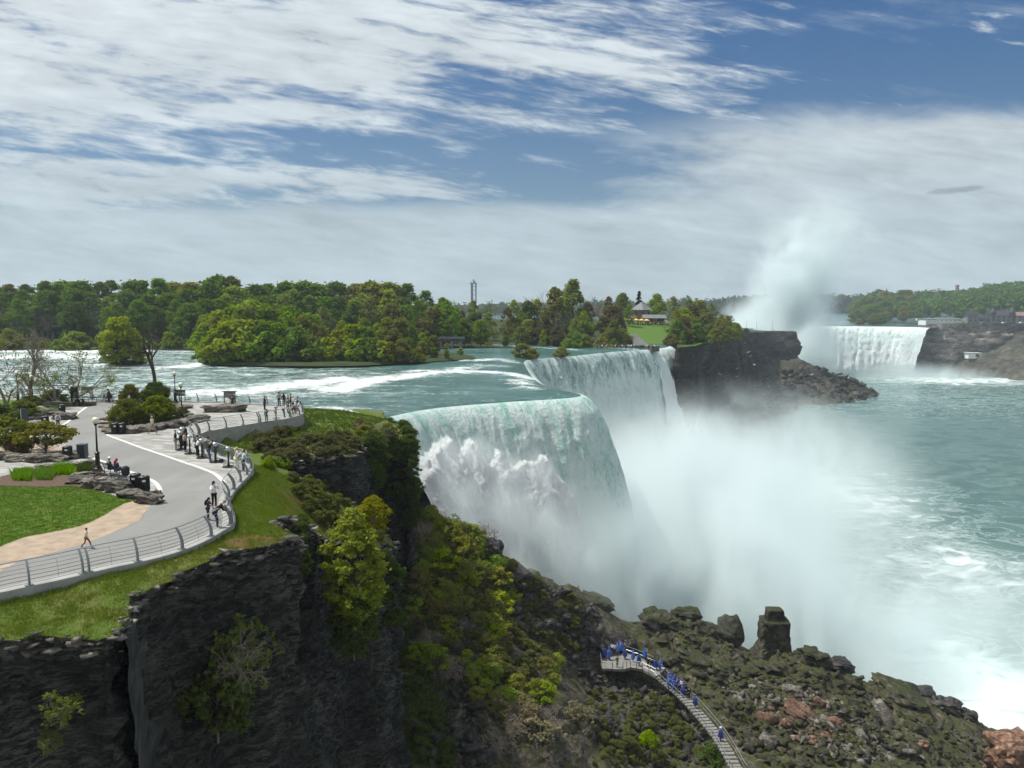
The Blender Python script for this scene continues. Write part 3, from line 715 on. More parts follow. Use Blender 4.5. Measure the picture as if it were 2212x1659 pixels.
def foam_near(S, D, Lm):
    k = S / 36.0
    start = np.interp(k, [0, .08, .25, .45, .6, .75, .9, .98, 1.06, 1.2], [8.5, 6.5, 5.0, 5.4, 8.5, 8.0, 9.5, 14, 22, 60])
    start = start + fbm(np.stack([S * .35, S * 0, S * 0], -1), 1., 4) * 2.5
    f = np.clip((D - start) / 1.2, 0, 1)
    P = np.stack([S, D * .8, S * 0 + 2.], -1); P = P + np.stack([fbm(P, .15, 3), fbm(P + 40, .15, 3), 0 * S], -1) * 3
    b = cauli(P, .22) * .7 + cauli(P + 7, .5) * .5 + cauli(P + 3, 1.1) * .3 + fbm(P, .5, 4) * .4
    ex = f * (b + np.clip((D - start) / 12, 0, 1.4) * 2.0) * np.clip(1.3 - k * .5, .35, 1)
    return f * 1.15, ex
NF = int(np.argmin(np.hypot(CRS[:, 0] - 9.0, CRS[:, 1] - 151.5)))
wf = curtain('waterfall', CRS[i0 - 3:NF + 1], M['falls'], None, -46, 4.5, .30, .50, foam_near)
wf2 = curtain('waterfall', CRS[NF:], M['falls2'], None, -50, 3.3, .6, 1.2, lambda S, D, L: (np.clip((D - 6) / 25, 0, .5) + .35 * np.exp(-((S - 14) / 14.) ** 2), 0), 2)
# back part of the same falls, whiter
fb = M['falls2']
bv = catmull(np.array([(48, 273), (50.6, 275.6), (56, 284), (59.8, 294), (63, 304)]), 8)
curtain('waterfall', bv, M['falls2'], None, -52, 4.2, .8, 1.0, lambda S, D, L: (np.clip(D / 30, 0, .5) + .25, 0), 3)
# rock wall behind the falls and down the flank of the promontory
wallL = np.r_[np.c_[offset_line(CRS[i0 - 6:], -1.2), np.full(len(CRS) - i0 + 6, -4.6)], np.array([(51, 279, -4.2), (54.5, 285, -4), (58, 295, -4), (62, 306, -4), (68.5, 318, -3)])]
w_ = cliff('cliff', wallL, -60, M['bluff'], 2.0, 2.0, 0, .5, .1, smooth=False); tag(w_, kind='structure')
# pool at the bottom of the gorge
def foam_pool(X, Y):
    f = .10 * np.ones(X.shape)
    def blob(cx, cy, rx, ry, k): return k * np.exp(-((X - cx) / rx) ** 2 - ((Y - cy) / ry) ** 2)
    a = W(2150, 1500, -60); f = f + blob(a[0], a[1], 26, 22, .85)
    a = W(1900, 1150, -60); f = f + blob(a[0], a[1], 50, 60, .25)
    a = W(2100, 1250, -60); f = f + blob(a[0], a[1], 36, 24, .3)
    a = W(2050, 860, -60); f = f + blob(a[0], a[1], 160, 110, .25)
    a = W(2000, 815, -60); f = f + blob(a[0] + 20, a[1] - 40, 110, 50, .6)
    a = W(1650, 1050, -60); f = f + blob(a[0], a[1], 50, 50, .7)
    return f
xs = np.r_[np.linspace(-30, 200, 150), np.geomspace(206, 1500, 80)]; yy = np.r_[np.linspace(60, 300, 150), np.geomspace(305, 1300, 90)]
X, Y = np.meshgrid(xs, yy); F_ = foam_pool(X, Y); P = xyz(X, Y)
Z = -60 + billow(P, .07, 4) * (.3 + 1.0 * np.clip(F_ - .2, 0, 1))
tag(mobj('gorge_river', xyz(X, Y, Z).reshape(-1, 3), gridfaces(len(yy), len(xs)), M['pool'], None, True, {'foam': ('POINT', F_)}), kind='structure')
# talus slope in front of the falls
TP = [WD(*q) for q in [(905, 1100, 100), (960, 1125, 102), (1000, 1140, 104), (1060, 1165, 106), (1100, 1190, 107), (1130, 1225, 107), (1180, 1260, 108), (1250, 1290, 110), (1310, 1320, 112), (1360, 1345, 114), (1430, 1335, 118), (1500, 1345, 118), (1560, 1370, 116), (1640, 1420, 112), (1720, 1405, 112), (1800, 1430, 112), (1850, 1460, 112), (1900, 1475, 113), (2000, 1500, 115), (2090, 1545, 116), (2212, 1590, 112), (2300, 1620, 112),
      (900, 1200, 92), (1000, 1300, 90), (1100, 1400, 86), (1200, 1500, 82), (1300, 1600, 79), (1100, 1659, 72), (900, 1500, 76), (950, 1400, 82), (1280, 1440, 104), (1340, 1450, 105.5), (1400, 1520, 97), (1500, 1500, 97), (1500, 1585, 90), (1590, 1665, 81),(1640,1659,80), (1700, 1600, 88), (1800, 1600, 90), (2000, 1600, 98), (2000, 1659, 92), (2212, 1659, 101), (1180, 1350, 103), (1080, 1290, 98), (1900, 1540, 102), (1600, 1500, 100), (1750, 1500, 103), (850, 1350, 84)]]
TP += [(-16, 90, -15), (-17, 100, -12), (-20, 75, -24), (-20, 60, -30), (-10, 60, -32), (0, 55, -38), (20, 50, -46), (50, 50, -54), (80, 80, -60), (30, 70, -43), (-8, 112, -24), (4, 124, -42), (14, 132, -52), (30, 136, -58), (50, 134, -60), (70, 135, -62), (90, 128, -62), (100, 110, -62), (20, 145, -62), (-8, 122, -36), (45, 150, -64), (-18, 108, -14)]
TZ = TPS(TP, .05)
def talus_z(X, Y, rough=True):
    z = TZ(X, Y) - .7
    if rough:
        P = xyz(X, Y); w1, w2, val = worley(P, .33); w3, w4, v2 = worley(P + 9, .95)
        z = z + (val - .5) * 1.1 + fbm(P, .09, 3) * 1.6 + (v2 - .5) * .5
    return z
def tz(x, y): return float(talus_z(np.array([x]), np.array([y]), False)[0])
X, Y = np.meshgrid(np.arange(-22, 112, .42), np.arange(42, 150, .42))
tal = mobj('rocky_slope', xyz(X, Y, talus_z(X, Y)).reshape(-1, 3), gridfaces(*X.shape), M['talus'], None, False); tag(tal, kind='structure')

# ------------------------------------------------------------------ far shores
IS = [W(*q) for q in [(1290, 751, -3.2), (1350, 752, -3), (1419, 752, -3)]]
ILIP = [(50.3, 275.6, -2.6), (52, 278, -2.5), (56, 290, -2.5), (68, 317, -2.0)] + [W(*q) for q in [(1462, 752, -1.8), (1500, 745, -1), (1540, 735, -1), (1570, 727, -1.5), (1600, 721, -3), (1620, 718, -6), (1660, 716, -8), (1700, 716, -8), (1721, 717, -8.4)]]
tip = ILIP[-1]
ISLE = [(p[0], p[1]) for p in ILIP] + [(tip[0] - 6, tip[1] + 25), (tip[0] - 60, tip[1] + 60), (150, 900), (-200, 1000), (-600, 900), (-700, 300)] + [W(*q, -1.6)[:2] for q in [(-250, 757), (0, 757), (100, 757), (300, 757), (500, 757), (700, 758), (900, 757), (1000, 752), (1100, 752), (1200, 751)]] + [p[:2] for p in IS]
IZP = [tuple(p) for p in ILIP] + [W(*q, -1.6)[:2] + (-1.3,) for q in [(-250, 757), (0, 757), (200, 757), (500, 757), (900, 757), (1100, 752)]] + [p for p in IS] + [WD(1380, 745, 292), WD(1450, 748, 300), WD(1350, 697, 345), WD(1440, 696, 355), WD(1400, 696, 350), WD(1385, 700, 390), WD(1350, 720, 318), WD(1460, 725, 330), WD(1500, 720, 380), WD(1540, 712, 430), WD(1580, 708, 520), WD(1600, 712, 590), (0, 500, 3), (-300, 500, 3), (-600, 600, 3), (100, 600, 3), (0, 900, 0), (200, 750, -7), (-300, 350, 1), (0, 330, 1)]
IZ = TPS(IZP, 1.5)
def isle_z(X, Y):
    P = xyz(X, Y); return IZ(X, Y) + fbm(P, .04, 3) * .8 * np.clip((Y - 300) / 40, 0, 1)
def isle_earth(v): return np.where((v[:, 0] > 62) & (v[:, 1] < 600) , .25, 1.0) * np.where(inside([W(1335, 745, -1)[:2], W(1345, 695, 6)[:2], W(1480, 695, 6)[:2], W(1470, 735, 0)[:2]], v[:, 0], v[:, 1]), 0, 1.)
isle = sheet('island_ground', ISLE, isle_z, M['hillgrass'], 9.0, attrs={'earth': isle_earth}); tag(isle, kind='structure')
def iz(x, y): return float(isle_z(np.array([x]), np.array([y]))[0])
il3 = np.array(ILIP[3:] + [(tip[0] + 1, tip[1] + 14, -8.6), (tip[0] - 8, tip[1] + 40, -9)]); 
LL, _s = resample(il3, 3.0); LL[:, 2] = [max(iz(x, y), -12) + .1 for x, y in LL[:, :2]]
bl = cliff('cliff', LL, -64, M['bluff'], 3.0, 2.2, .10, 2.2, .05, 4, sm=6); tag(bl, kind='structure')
# fallen rock below the far point
def far_talus(name, pts, x0, x1, y0, y1, st, m, n=1.0):
    T = TPS(pts, .5); X, Y = np.meshgrid(np.arange(x0, x1, st), np.arange(y0, y1, st)); P = xyz(X, Y)
    w1, w2, val = worley(P, .07); w3, w4, v2 = worley(P + 3, .19)
    Z = T(X, Y) + ((val - .5) * 5 + (v2 - .5) * 2.5 + fbm(P, .03, 4) * 4) * n
    tag(mobj(name, xyz(X, Y, Z).reshape(-1, 3), gridfaces(*X.shape), m, None, False), kind='structure'); return T
a = W(1875, 845, -60); b = W(1700, 875, -60)
T_FAR = far_talus('shore_rocks', [(a[0], a[1], -59), (a[0] + 12, a[1] + 3, -66), WD(1835, 820, 665), WD(1800, 812, 668), WD(1760, 795, 672), WD(1735, 775, 676), (b[0], b[1], -58), (b[0] + 12, b[1] - 10, -66), WD(1780, 850, 620), (200, 560, -54), (170, 520, -58), (185, 505, -66), (120, 430, -56), (140, 420, -66), (85, 350, -54), (105, 345, -66), (230, 600, -50), (245, 640, -46), (252, 690, -42), (280, 560, -68), (330, 640, -70), (340, 690, -66), (300, 720, -60), (240, 730, -40), (300, 690, -52), (275, 640, -52), (270, 600, -60)], 75, 335, 325, 740, 2.2, M['talusfar'])
# the far horseshoe
hl = catmull(np.array([W(2009, 707, -8)[:2], (455, 905), (405, 935), (345, 955), (290, 950), (262, 915), (255, 880), (262, 840)]), 10)[::-1]
HL, hs = resample(hl, 2.5)
def foam_h(S, D, L): return np.clip((D - 12) / 30, 0, .6) + .12, 0
curtain('waterfall', HL, M['horse'], -8.0, -60, 5.0, 2.0, 1.8, foam_h, 5)
upr = [tuple(p) for p in offset_line(HL, .3)] + [(540, 905), (900, 1100), (1400, 2600), (200, 3000), (-200, 1100), (150, 900), (240, 800)]
def upz(X, Y): return -8.5 + np.clip((Y - 960) * .011, 0, 16) - 0 * X
def up_f(v): return .05 + .3 * np.exp(-((v[:, 1] - 1100) / 110) ** 2)
tag(sheet('upper_river', upr, upz, M['pool'], 22, attrs={'foam': up_f}), kind='structure')
# Canadian wall
cw = [W(*q) for q in [(2210, 697, -1.8)]]
CL = np.array([(900, 560, 2), (700, 700, 0), W(2260, 696, -2.6), W(2212, 697, -3.2), W(2150, 698, -3.7), W(2080, 699, -4.2), W(2040, 700, -4.5), W(2012, 700, -4.8), (474, 884, -5.0), (505, 930, -6)])[::-1]
k_ = cliff('gorge_cliff', CL, -64, M['canada'], 4.0, 2.6, .16, 4.5, .035, 8, sm=4, ); tag(k_, kind='structure')
CPOLY = [tuple(p[:2]) for p in CL] + [(700, 1000), (1000, 1400), (1700, 2600), (3100, 2600), (3100, 300)]
CZP = [tuple(p) for p in CL] + [WD(2100, 697, 900), WD(2200, 692, 920), WD(2000, 694, 960), WD(1900, 694, 1150), WD(2050, 650, 1150), WD(2150, 654, 1080), WD(1900, 655, 1350), WD(2212, 656, 1020), WD(2400, 656, 900), (2000, 2000, 28), (1200, 1800, 26), (3000, 900, 18), (900, 700, 3), (1200, 700, 20), WD(2110, 672, 960), WD(2200, 668, 940), WD(1980, 672, 1060), WD(1880, 680, 1250)]
CZT = TPS(CZP, 5)
tag(sheet('far_bank_ground', CPOLY, lambda X, Y: np.maximum(CZT(X, Y), -9), M['hillgrass'], 30, attrs={'earth': lambda v: np.full(len(v), .6)}), kind='structure')
def cz(x, y): return max(float(CZT(np.array([x]), np.array([y]))[0]), -9)
c0 = W(2003, 803, -60)
far_talus('shore_rocks', [(c0[0], c0[1], -59), (c0[0] - 10, c0[1] - 5, -66), W(2100, 810, -59.5), W(2212, 822, -59.5), (W(2212, 822, -60)[0], W(2212, 822, -60)[1] - 22, -66), W(2330, 835, -59), (W(2100, 810, -60)[0] - 6, W(2100, 810, -60)[1] - 22, -66), WD(2060, 780, 868), WD(2100, 770, 858), WD(2180, 757, 838), WD(2240, 752, 820), WD(2040, 786, 878), WD(2080, 762, 880), WD(2150, 750, 866), (600, 820, -20), (700, 740, -20), (520, 900, -20)], 455, 720, 640, 905, 3.0, M['talusfar'], .9)
# distant low ground to the horizon
D0 = [(-3000, 1050), (-200, 1050), (150, 1500), (400, 2400), (1500, 2400), (3200, 2300), (3200, 3400), (-3000, 3400)]
tag(sheet('distant_land', D0, lambda X, Y: 3 + 0 * X, M['hillgrass'], 400, attrs={'earth': lambda v: np.full(len(v), .8)}), kind='structure')
# ------------------------------------------------------------------ vegetation prototypes
def leafcards(C, r, per, size, rs, flat=.5, shell=.35, lo=.16):
    """leaf clumps: C cluster centres, r cluster radii"""
    k = len(C); n = k * per; ci = np.repeat(np.arange(k), per)
    d = rs.normal(size=(n, 3)); d /= np.linalg.norm(d, axis=1)[:, None]
    rad = (shell + (1 - shell) * rs.random(n)) * r[ci] * (0.85 + .3 * rs.random(n))
    P = C[ci] + d * rad[:, None] * np.array([1, 1, .75])
    nrm = d * .7 + rs.normal(size=(n, 3)) * .6 + np.array([0, 0, flat]); nrm /= np.linalg.norm(nrm, axis=1)[:, None]
    a = np.cross(nrm, rs.normal(size=(n, 3))); a /= np.linalg.norm(a, axis=1)[:, None]; b = np.cross(nrm, a)
    s = size * (.6 + .8 * rs.random(n))[:, None]; w = .62
    loose = rs.random(n) < lo; P[loose] += np.clip(rs.normal(size=(loose.sum(), 3)), -1.3, 1.3) * r[ci][loose][:, None] * .5 * np.array([1, 1, .0])
    vs = np.stack([P - a * s, P + b * s * w - a * s * .1, P + a * s, P - b * s * w - a * s * .1], 1).reshape(-1, 3)
    fs = np.arange(n * 4).reshape(n, 4)
    ct = rs.random(k)[ci] * .55 + rs.random(n) * .45
    return vs, fs, np.repeat(ct, 4)
def crown_mesh(name, C, r, per, size, rs, **k):
    v, f, t = leafcards(C, r, per, size, rs, **k)
    return newmesh(name, v, f, M['leaf'], False, {'tint': ('POINT', t)})
def limb(a, b, r0, r1, rs, n=5, sag=.12, k=5):
    a = np.array(a, float); b = np.array(b, float); L = np.linalg.norm(b - a); pts = []
    w = rs.normal(size=3) * L * sag * .5
    for i in range(n):
        t = i / (n - 1); pts.append(a + (b - a) * t + w * math.sin(math.pi * t) + np.array([0, 0, L * .10]) * math.sin(math.pi * t))
    return tube(pts, [r0 + (r1 - r0) * (i / (n - 1)) for i in range(n)], k)
class Proto:
    def __init__(s, trunk, crown, H, W_): s.trunk, s.crown, s.H, s.W = trunk, crown, H, W_
PROTO = {}
def make_leafy(key, seed, H=20., cw=5.5, base=.28, top=1.0, ncl=70, per=85, size=.42, rcl=1.5, tr=.32, bark='bark', egg=1.0, nl=16, low=False):
    rs = np.random.default_rng(seed); C = []
    while len(C) < ncl:
        t = rs.random(); a = rs.random() * 2 * math.pi
        prof = math.sin(math.pi * min(1, (t * .86 + .14)) ** egg) if not low else math.sqrt(max(0, 1 - (t) ** 2.0)) * (.8 + .2 * math.sin(t * 9 + seed))
        rad = cw * prof * (.45 + .55 * math.sqrt(rs.random())) * (.82 + .36 * vnoise(np.array([[math.cos(a) * 1.5 + seed, math.sin(a) * 1.5, t * 3]]))[0])
        C.append((math.cos(a) * rad, math.sin(a) * rad, H * (base + (top - base) * t)))
    C = np.array(C); r = rcl * (.6 + .8 * rs.random(ncl)); C[:, 2] = np.minimum(C[:, 2], H - r * .6)
    parts = [tube([(0, 0, -.6), (0, 0, H * .15), (rs.normal() * .2, rs.normal() * .2, H * .45), (rs.normal() * .4, rs.normal() * .4, H * .8)], [tr * 1.35, tr, tr * .7, tr * .18], 7)]
    idx = rs.choice(ncl, min(nl, ncl), replace=False)
    for i in idx:
        c = C[i]; z0 = max(H * .1, min(c[2] - np.hypot(c[0], c[1]) * (.5 + .5 * rs.random()), H * .72)); parts.append(limb((0, 0, z0), c, tr * .42, tr * .07, rs))
    v, f = cat(parts); PROTO[key] = Proto(newmesh('trunk', v, f, M[bark]), crown_mesh('crown', C, r, per, size, rs), H, cw)
def branchy(rs, H, spread=.5, levels=5, tr=.25, up=.25, ratio=.72, nch=(2, 4), k=3, fork=.25):
    segs = []; tips = []
    def rec(p, d, L, r, lv):
        q = p; n = 3
        pts = [p]
        for i in range(n):
            d = d + rs.normal(size=3) * .13 + np.array([0, 0, up * .12]); d = d / np.linalg.norm(d); q = q + d * L / n; pts.append(q)
        segs.append((pts, [r * (1 - .32 * i / n) for i in range(n + 1)], 6 if lv <= 1 else k))
        if lv >= levels: tips.append(q); return
        for c in range(rs.integers(*nch) + (1 if lv < 2 else 0)):
            a = d + rs.normal(size=3) * spread; a[2] += up * .35; a /= np.linalg.norm(a)
            st = pts[-1] if c == 0 else pts[rs.integers(1, 4)]
            rec(np.array(st), a, L * ratio * (.75 + .5 * rs.random()), r * .60, lv + 1)
    rec(np.array([0, 0, -.3]), np.array([0, 0, 1.]), H * fork, tr, 0)
    v, f = cat([tube(a, b, c, False) for a, b, c in segs]); tips = np.array(tips)
    s = H / v[:, 2].max(); v *= s; return v, f, tips * s
def make_bare(key, seed, H=16., leaves=0, lsz=.2, bark='greybark', **kw):
    rs = np.random.default_rng(seed); v, f, tips = branchy(rs, H, **kw)
    cr = None
    if leaves:
        cr = crown_mesh('crown', tips, np.full(len(tips), H * .035), leaves, lsz, rs, shell=.1)
    PROTO[key] = Proto(newmesh('trunk', v, f, M[bark]), cr, H, np.abs(v[:, :2]).max())
for i in range(3): make_leafy('dense%d' % i, 100 + i, 20, 5.6, .12, ncl=125, per=75, size=.46, rcl=1.75)
for i in range(2): make_leafy('tall%d' % i, 120 + i, 24, 4.2, .22, ncl=60, per=80, size=.42, rcl=1.35, nl=22)
for i in range(2): make_leafy('airy%d' % i, 140 + i, 18, 4.6, .18, ncl=62, per=42, size=.34, rcl=1.3, nl=34, tr=.26, bark='greybark')
for i in range(3): make_leafy('round%d' % i, 160 + i, 12, 5.4, .04, ncl=85, per=80, size=.36, rcl=1.3, tr=.3, low=True, nl=18)
for i in range(2): make_leafy('shrub%d' % i, 180 + i, 4, 3.0, .02, ncl=46, per=60, size=.26, rcl=.7, tr=.07, low=True, nl=16, bark='greybark')
make_leafy('conifer', 200, 22, 3.2, .1, ncl=90, per=70, size=.3, rcl=.9, egg=.55)
for i in range(3): make_bare('bare%d' % i, 210 + i, 17, spread=.55, levels=5, tr=.26)
make_bare('budding0', 230, 14, leaves=5, lsz=.22, spread=.55, levels=5, tr=.2)
make_bare('budding1', 231, 14, leaves=7, lsz=.22, spread=.6, levels=5, tr=.2)
GB_ = {'skyline trees of the wood across the river': 'tree on the skyline of the far wood', 'middle rank trees of the wood across the river': 'tree in middle rank of the far wood', 'leafless trees in the wood across the river': 'tree low in the far wood', 'lower trees of the wood across the river': 'tree low in the far wood', 'bushes along the far river bank': 'bush on the far bank',
'bushes round the midstream islet': 'bush at the islet water edge', 'trees on the midstream islet': 'tree on the midstream islet', 'leafless trees above the brink': 'tree above the brink', 'green trees above the brink': 'tree above the brink', 'bushes on the slope above the dark cliff': 'bush on the slope over the dark cliff', 'trees on the hillside across the gorge': 'tree on the hillside across the gorge',
'shrubs high on the rocky slope': 'shrub high on the rocky slope', 'shrubs at the foot of the buttress': 'shrub at the foot of the buttress', 'airy shrubs in the middle of the slope': 'shrub on the middle slope', 'yellow green shrubs low on the slope': 'shrub low on the rocky slope', 'bushes by the terrace wall at the brink': 'bush by the river wall at the brink', 'bright bushes above the dark hollow': 'bush above the dark hollow', 'bushes at the promontory tip': 'bush at the promontory tip', 'dry twig bushes at the bottom': 'straw coloured bush low on the slope'}
WH = [(60, 'far left'), (170, 'left of lone islet tree'), (340, 'behind lone islet tree'), (470, 'beside the gaunt tree'), (600, 'over left islet'), (740, 'over middle islet'), (880, 'over right islet'), (990, 'left of the tower'), (1070, 'under the tower'), (1160, 'right of the tower'), (1250, 'near the tallest tree'), (1350, 'left of the pavilion'), (1450, 'by the lawn'), (1530, 'right of the lawn'), (1700, 'toward the mist plume'), (1900, 'next to the mist plume'), (2020, 'left of the brick building'), (2120, 'below the brick building'), (9999, 'at the right picture edge')]
def autolabel(label, group, key, col, x, y, z):
    if group not in GB_: return label
    pal = {'green': GREEN, 'dark green': DEEP, 'yellow green': YELL, 'olive': OLIVE, 'brownish': BROWNG, 'bright green': BRIGHT}
    cw = min(pal, key=lambda k: sum(abs(a / sum(col) - b / sum(pal[k])) for a, b in zip(col, pal[k])) * 3 + abs(sum(col) - sum(pal[k])))
    sw = {'den': 'broad', 'tal': 'tall', 'air': 'sparse', 'rou': 'rounded', 'shr': 'low', 'nea': 'dense'}.get(key[:3], 'twiggy')
    if key.startswith('bare') or key in ('near_twigs0', 'near_twigs2'): cw, sw = 'grey', 'leafless'
    u = 1106 + FPX * x / (y * CP - (z - CZ) * SP)
    if 'slope' in group and 'above the dark' not in group or 'buttress' in group or 'dry twig' in group:
        v = 829.5 - FPX * ((z - CZ) * CP + y * SP) / (y * CP - (z - CZ) * SP)
        w = ('left' if u < 940 else ('right' if u > 1100 else ('middle left' if u < 1020 else 'middle right'))) + (' top' if v < 1200 else (' upper part' if v < 1300 else (' centre' if v < 1420 else (' lower part' if v < 1540 else ' bottom'))))
        return '%s %s %s, %s' % (cw, sw, GB_[group], w)
    return '%s %s %s, %s' % (cw, sw, GB_[group], next(t for a, t in WH if u < a))
def plant(name, cat_, key, x, y, z, H, col, label, group, rz=None, wide=1.0):
    label = autolabel(label, group, key, col, x, y, z)
    p = PROTO[key]; s = H / p.H
    e = empty(name, (x, y, z), rng.random() * 6.28 if rz is None else rz); e.scale = (s * wide, s * wide, s)
    tag(e, label, cat_, group)
    t = obj('trunk', p.trunk, e)
    if p.crown:
        c = obj('crown', p.crown, e); c.color = (*col, 1)
    return e
def jc(c, a=.18):
    k = 1 + (rng.random() - .5) * 2 * a; h = 1 + (rng.random() - .5) * a
    return (c[0] * k * h, c[1] * k, c[2] * k / h)
GREEN = (.120, .195, .020); DEEP = (.090, .155, .020); YELL = (.205, .260, .024); OLIVE = (.180, .190, .040); BROWNG = (.13, .115, .045); BRIGHT = (.17, .25, .02)
sky_u = [-120, 0, 60, 110, 160, 250, 300, 400, 450, 478, 495, 520, 600, 700, 780, 850, 900, 940, 965, 1000, 1060, 1100, 1150, 1190, 1228, 1245, 1290, 1340, 1390, 1440, 1480, 1540, 1580]
sky_v = [612, 612, 608, 600, 604, 606, 604, 606, 598, 588, 588, 604, 610, 609, 612, 609, 620, 632, 646, 640, 645, 640, 624, 622, 604, 608, 636, 640, 634, 640, 646, 654, 668]
def skyv(u): return float(np.interp(u, sky_u, sky_v))
def put_island(key, u, D, vtop, col, label, group, jit=1.5, name='tree', wide=1.0, zf=None):
    x = W(u, 700, 0)[0] / W(u, 700, 0)[1] * D + rng.uniform(-jit, jit); y = D + rng.uniform(-jit, jit)
    z = (zf or iz)(x, y); H = WD(u, vtop, D)[2] - z
    if H < 1: return None
    return plant(name, 'tree' if name == 'tree' else 'bush', key, x, y, z - .2, H, jc(col), label, group, wide=wide)
pick = rng.choice
# skyline woods across the river
u = -110
while u < 985:
    put_island(pick(['dense0', 'dense1', 'dense2', 'tall0', 'tall1']), u, rng.uniform(322, 335), skyv(u) + rng.uniform(-4, 9), pick([GREEN, GREEN, DEEP, OLIVE]), 'tall leafy tree on the skyline of the wood across the river', 'skyline trees of the wood across the river', wide=1.4)
    u += rng.uniform(30, 44)
u = -100
while u < 1000:
    vv = skyv(u) + rng.uniform(16, 34)
    k = pick(['dense0', 'dense1', 'dense2', 'tall1', 'airy0'])
    put_island(k, u, rng.uniform(300, 312), vv, pick([GREEN, DEEP, DEEP, YELL]), 'leafy tree in the second rank of the wood across the river', 'middle rank trees of the wood across the river', wide=1.25)
    u += rng.uniform(34, 48)
u = -100
while u < 1000:
    br = (u < 215)
    k = pick(['bare0', 'bare1', 'bare2']) if (br and rng.random() < .75) else pick(['dense0', 'dense2', 'airy0', 'airy1', 'round0'])
    put_island(k, u, rng.uniform(272, 290), rng.uniform(640, 668), pick([GREEN, DEEP, OLIVE]), 'grey leafless tree low in the wood across the river at the left' if k.startswith('bare') else 'mid height green tree low in the wood across the river', 'leafless trees in the wood across the river' if k.startswith('bare') else 'lower trees of the wood across the river')
    u += rng.uniform(30, 44)
u = -100
while u < 470:
    put_island(pick(['round0', 'round1', 'round2', 'shrub0', 'budding0']), u, rng.uniform(257, 264), rng.uniform(708, 738), pick([OLIVE, YELL, GREEN]), 'low rounded bush on the far bank under the tall wood', 'bushes along the far river bank', name='bush', wide=1.2)
    u += rng.uniform(22, 34)
# low wooded islet and the single round tree in the river
def islet(name, pts, z=-1.5, h=.7):
    P = catmull(np.array([W(*q, z)[:2] for q in pts]), 4, True); c = P.mean(0)
    def zf(X, Y):
        k = np.min([np.hypot(X - p[0], Y - p[1]) for p in P], axis=0); return z - .5 + np.minimum(k * .5, h)
    return tag(sheet(name, P, zf, M['hillgrass'], 2.2, attrs={'earth': lambda v: np.full(len(v), .9)}), kind='structure')
islet('islet_ground', [(212, 775), (240, 781), (300, 781), (320, 775), (300, 768), (230, 768)])
put = lambda key, u, D, vt, col, lab, grp, zb=-1.4, name='tree', wide=1.0: put_island(key, u, D, vt, col, lab, grp, .6, name, wide, zf=lambda x, y: zb)
put('round1', 262, 198, 684, YELL, 'round yellow green tree standing alone on a rock islet in the rapids', None, wide=.95)
put('round0', 285, 200, 712, YELL, 'smaller green bush beside the round tree on the rock islet', None, name='bush')
put('round2', 238, 199, 716, OLIVE, 'olive bush at the left foot of the round islet tree', None, name='bush')
islet('islet_ground', [(425, 768), (450, 782), (600, 786), (760, 786), (880, 780), (985, 774), (1030, 771), (960, 762), (800, 756), (560, 752), (440, 752)])
tops_u = [430, 470, 500, 560, 600, 640, 700, 760, 820, 860, 900, 940, 985, 1020]; tops_v = [688, 668, 655, 650, 662, 664, 690, 690, 692, 690, 712, 735, 752, 762]
for D, dv, st in ((222, 0, 24), (209, 14, 27), (200, 42, 22)):
    u = 436
    while u < 1010:
        vt = np.interp(u, tops_u, tops_v) + dv + rng.uniform(-7, 9)
        Dm = D if u < 880 else D + 3
        key = pick(['round0', 'round1', 'round2', 'airy0', 'airy1', 'dense1']) if dv < 40 else pick(['round0', 'round2', 'shrub0', 'shrub1'])
        if 700 < u < 780 and dv < 40 and rng.random() < .5: key = 'bare1'
        if vt < 772:
            b = dv >= 40 or vt > 738
            put(key, u, Dm, vt, pick([YELL, YELL, GREEN, BRIGHT, OLIVE]) if u < 640 else pick([YELL, OLIVE, OLIVE, GREEN]),
                'low bush at the water edge of the wooded islet in midstream' if b else ('leafless tree on the wooded islet in midstream' if key == 'bare1' else 'yellow green tree on the wooded islet in midstream'),
                'bushes round the midstream islet' if b else 'trees on the midstream islet', name='bush' if b else 'tree')
        u += rng.uniform(st * .8, st * 1.25)
# right hand woods behind the brink, with bare crowns
u = 985
while u < 1330:
    for D, dv in ((335, 0), (312, 22), (296, 50), (284, 78)):
        vt = skyv(u) + dv + rng.uniform(-5, 10)
        key = pick(['bare0', 'bare2', 'airy0', 'tall0', 'budding0']) if dv == 0 else pick(['airy0', 'airy1', 'round1', 'budding1', 'bare0', 'dense1'])
        bare = key.startswith('b')
        put_island(key, u + rng.uniform(-10, 10), D, vt, pick([YELL, OLIVE, OLIVE, GREEN, BROWNG]), ('thin crowned leafless tree in the wood above the brink' if bare else 'spring green tree in the wood above the brink'), 'leafless trees above the brink' if bare else 'green trees above the brink')
    u += rng.uniform(30, 42)
put_island('tall1', 1230, 300, 603, YELL, 'tallest thin poplar like tree rising above the wood by the brink', None)
put_island('tall0', 1190, 302, 618, OLIVE, 'tall thin tree next to the tallest tree above the brink', None)
put_island('dense1', 1010, 280, 686, BRIGHT, 'broad bright green tree beside the channel above the brink', None, wide=1.1)
put_island('dense2', 1045, 278, 690, YELL, 'rounded yellow green tree leaning over the channel above the brink', None)
put_island('conifer', 1375, 385, 628, (.018, .035, .012), 'dark pointed conifer behind the conical roofed pavilion', None)
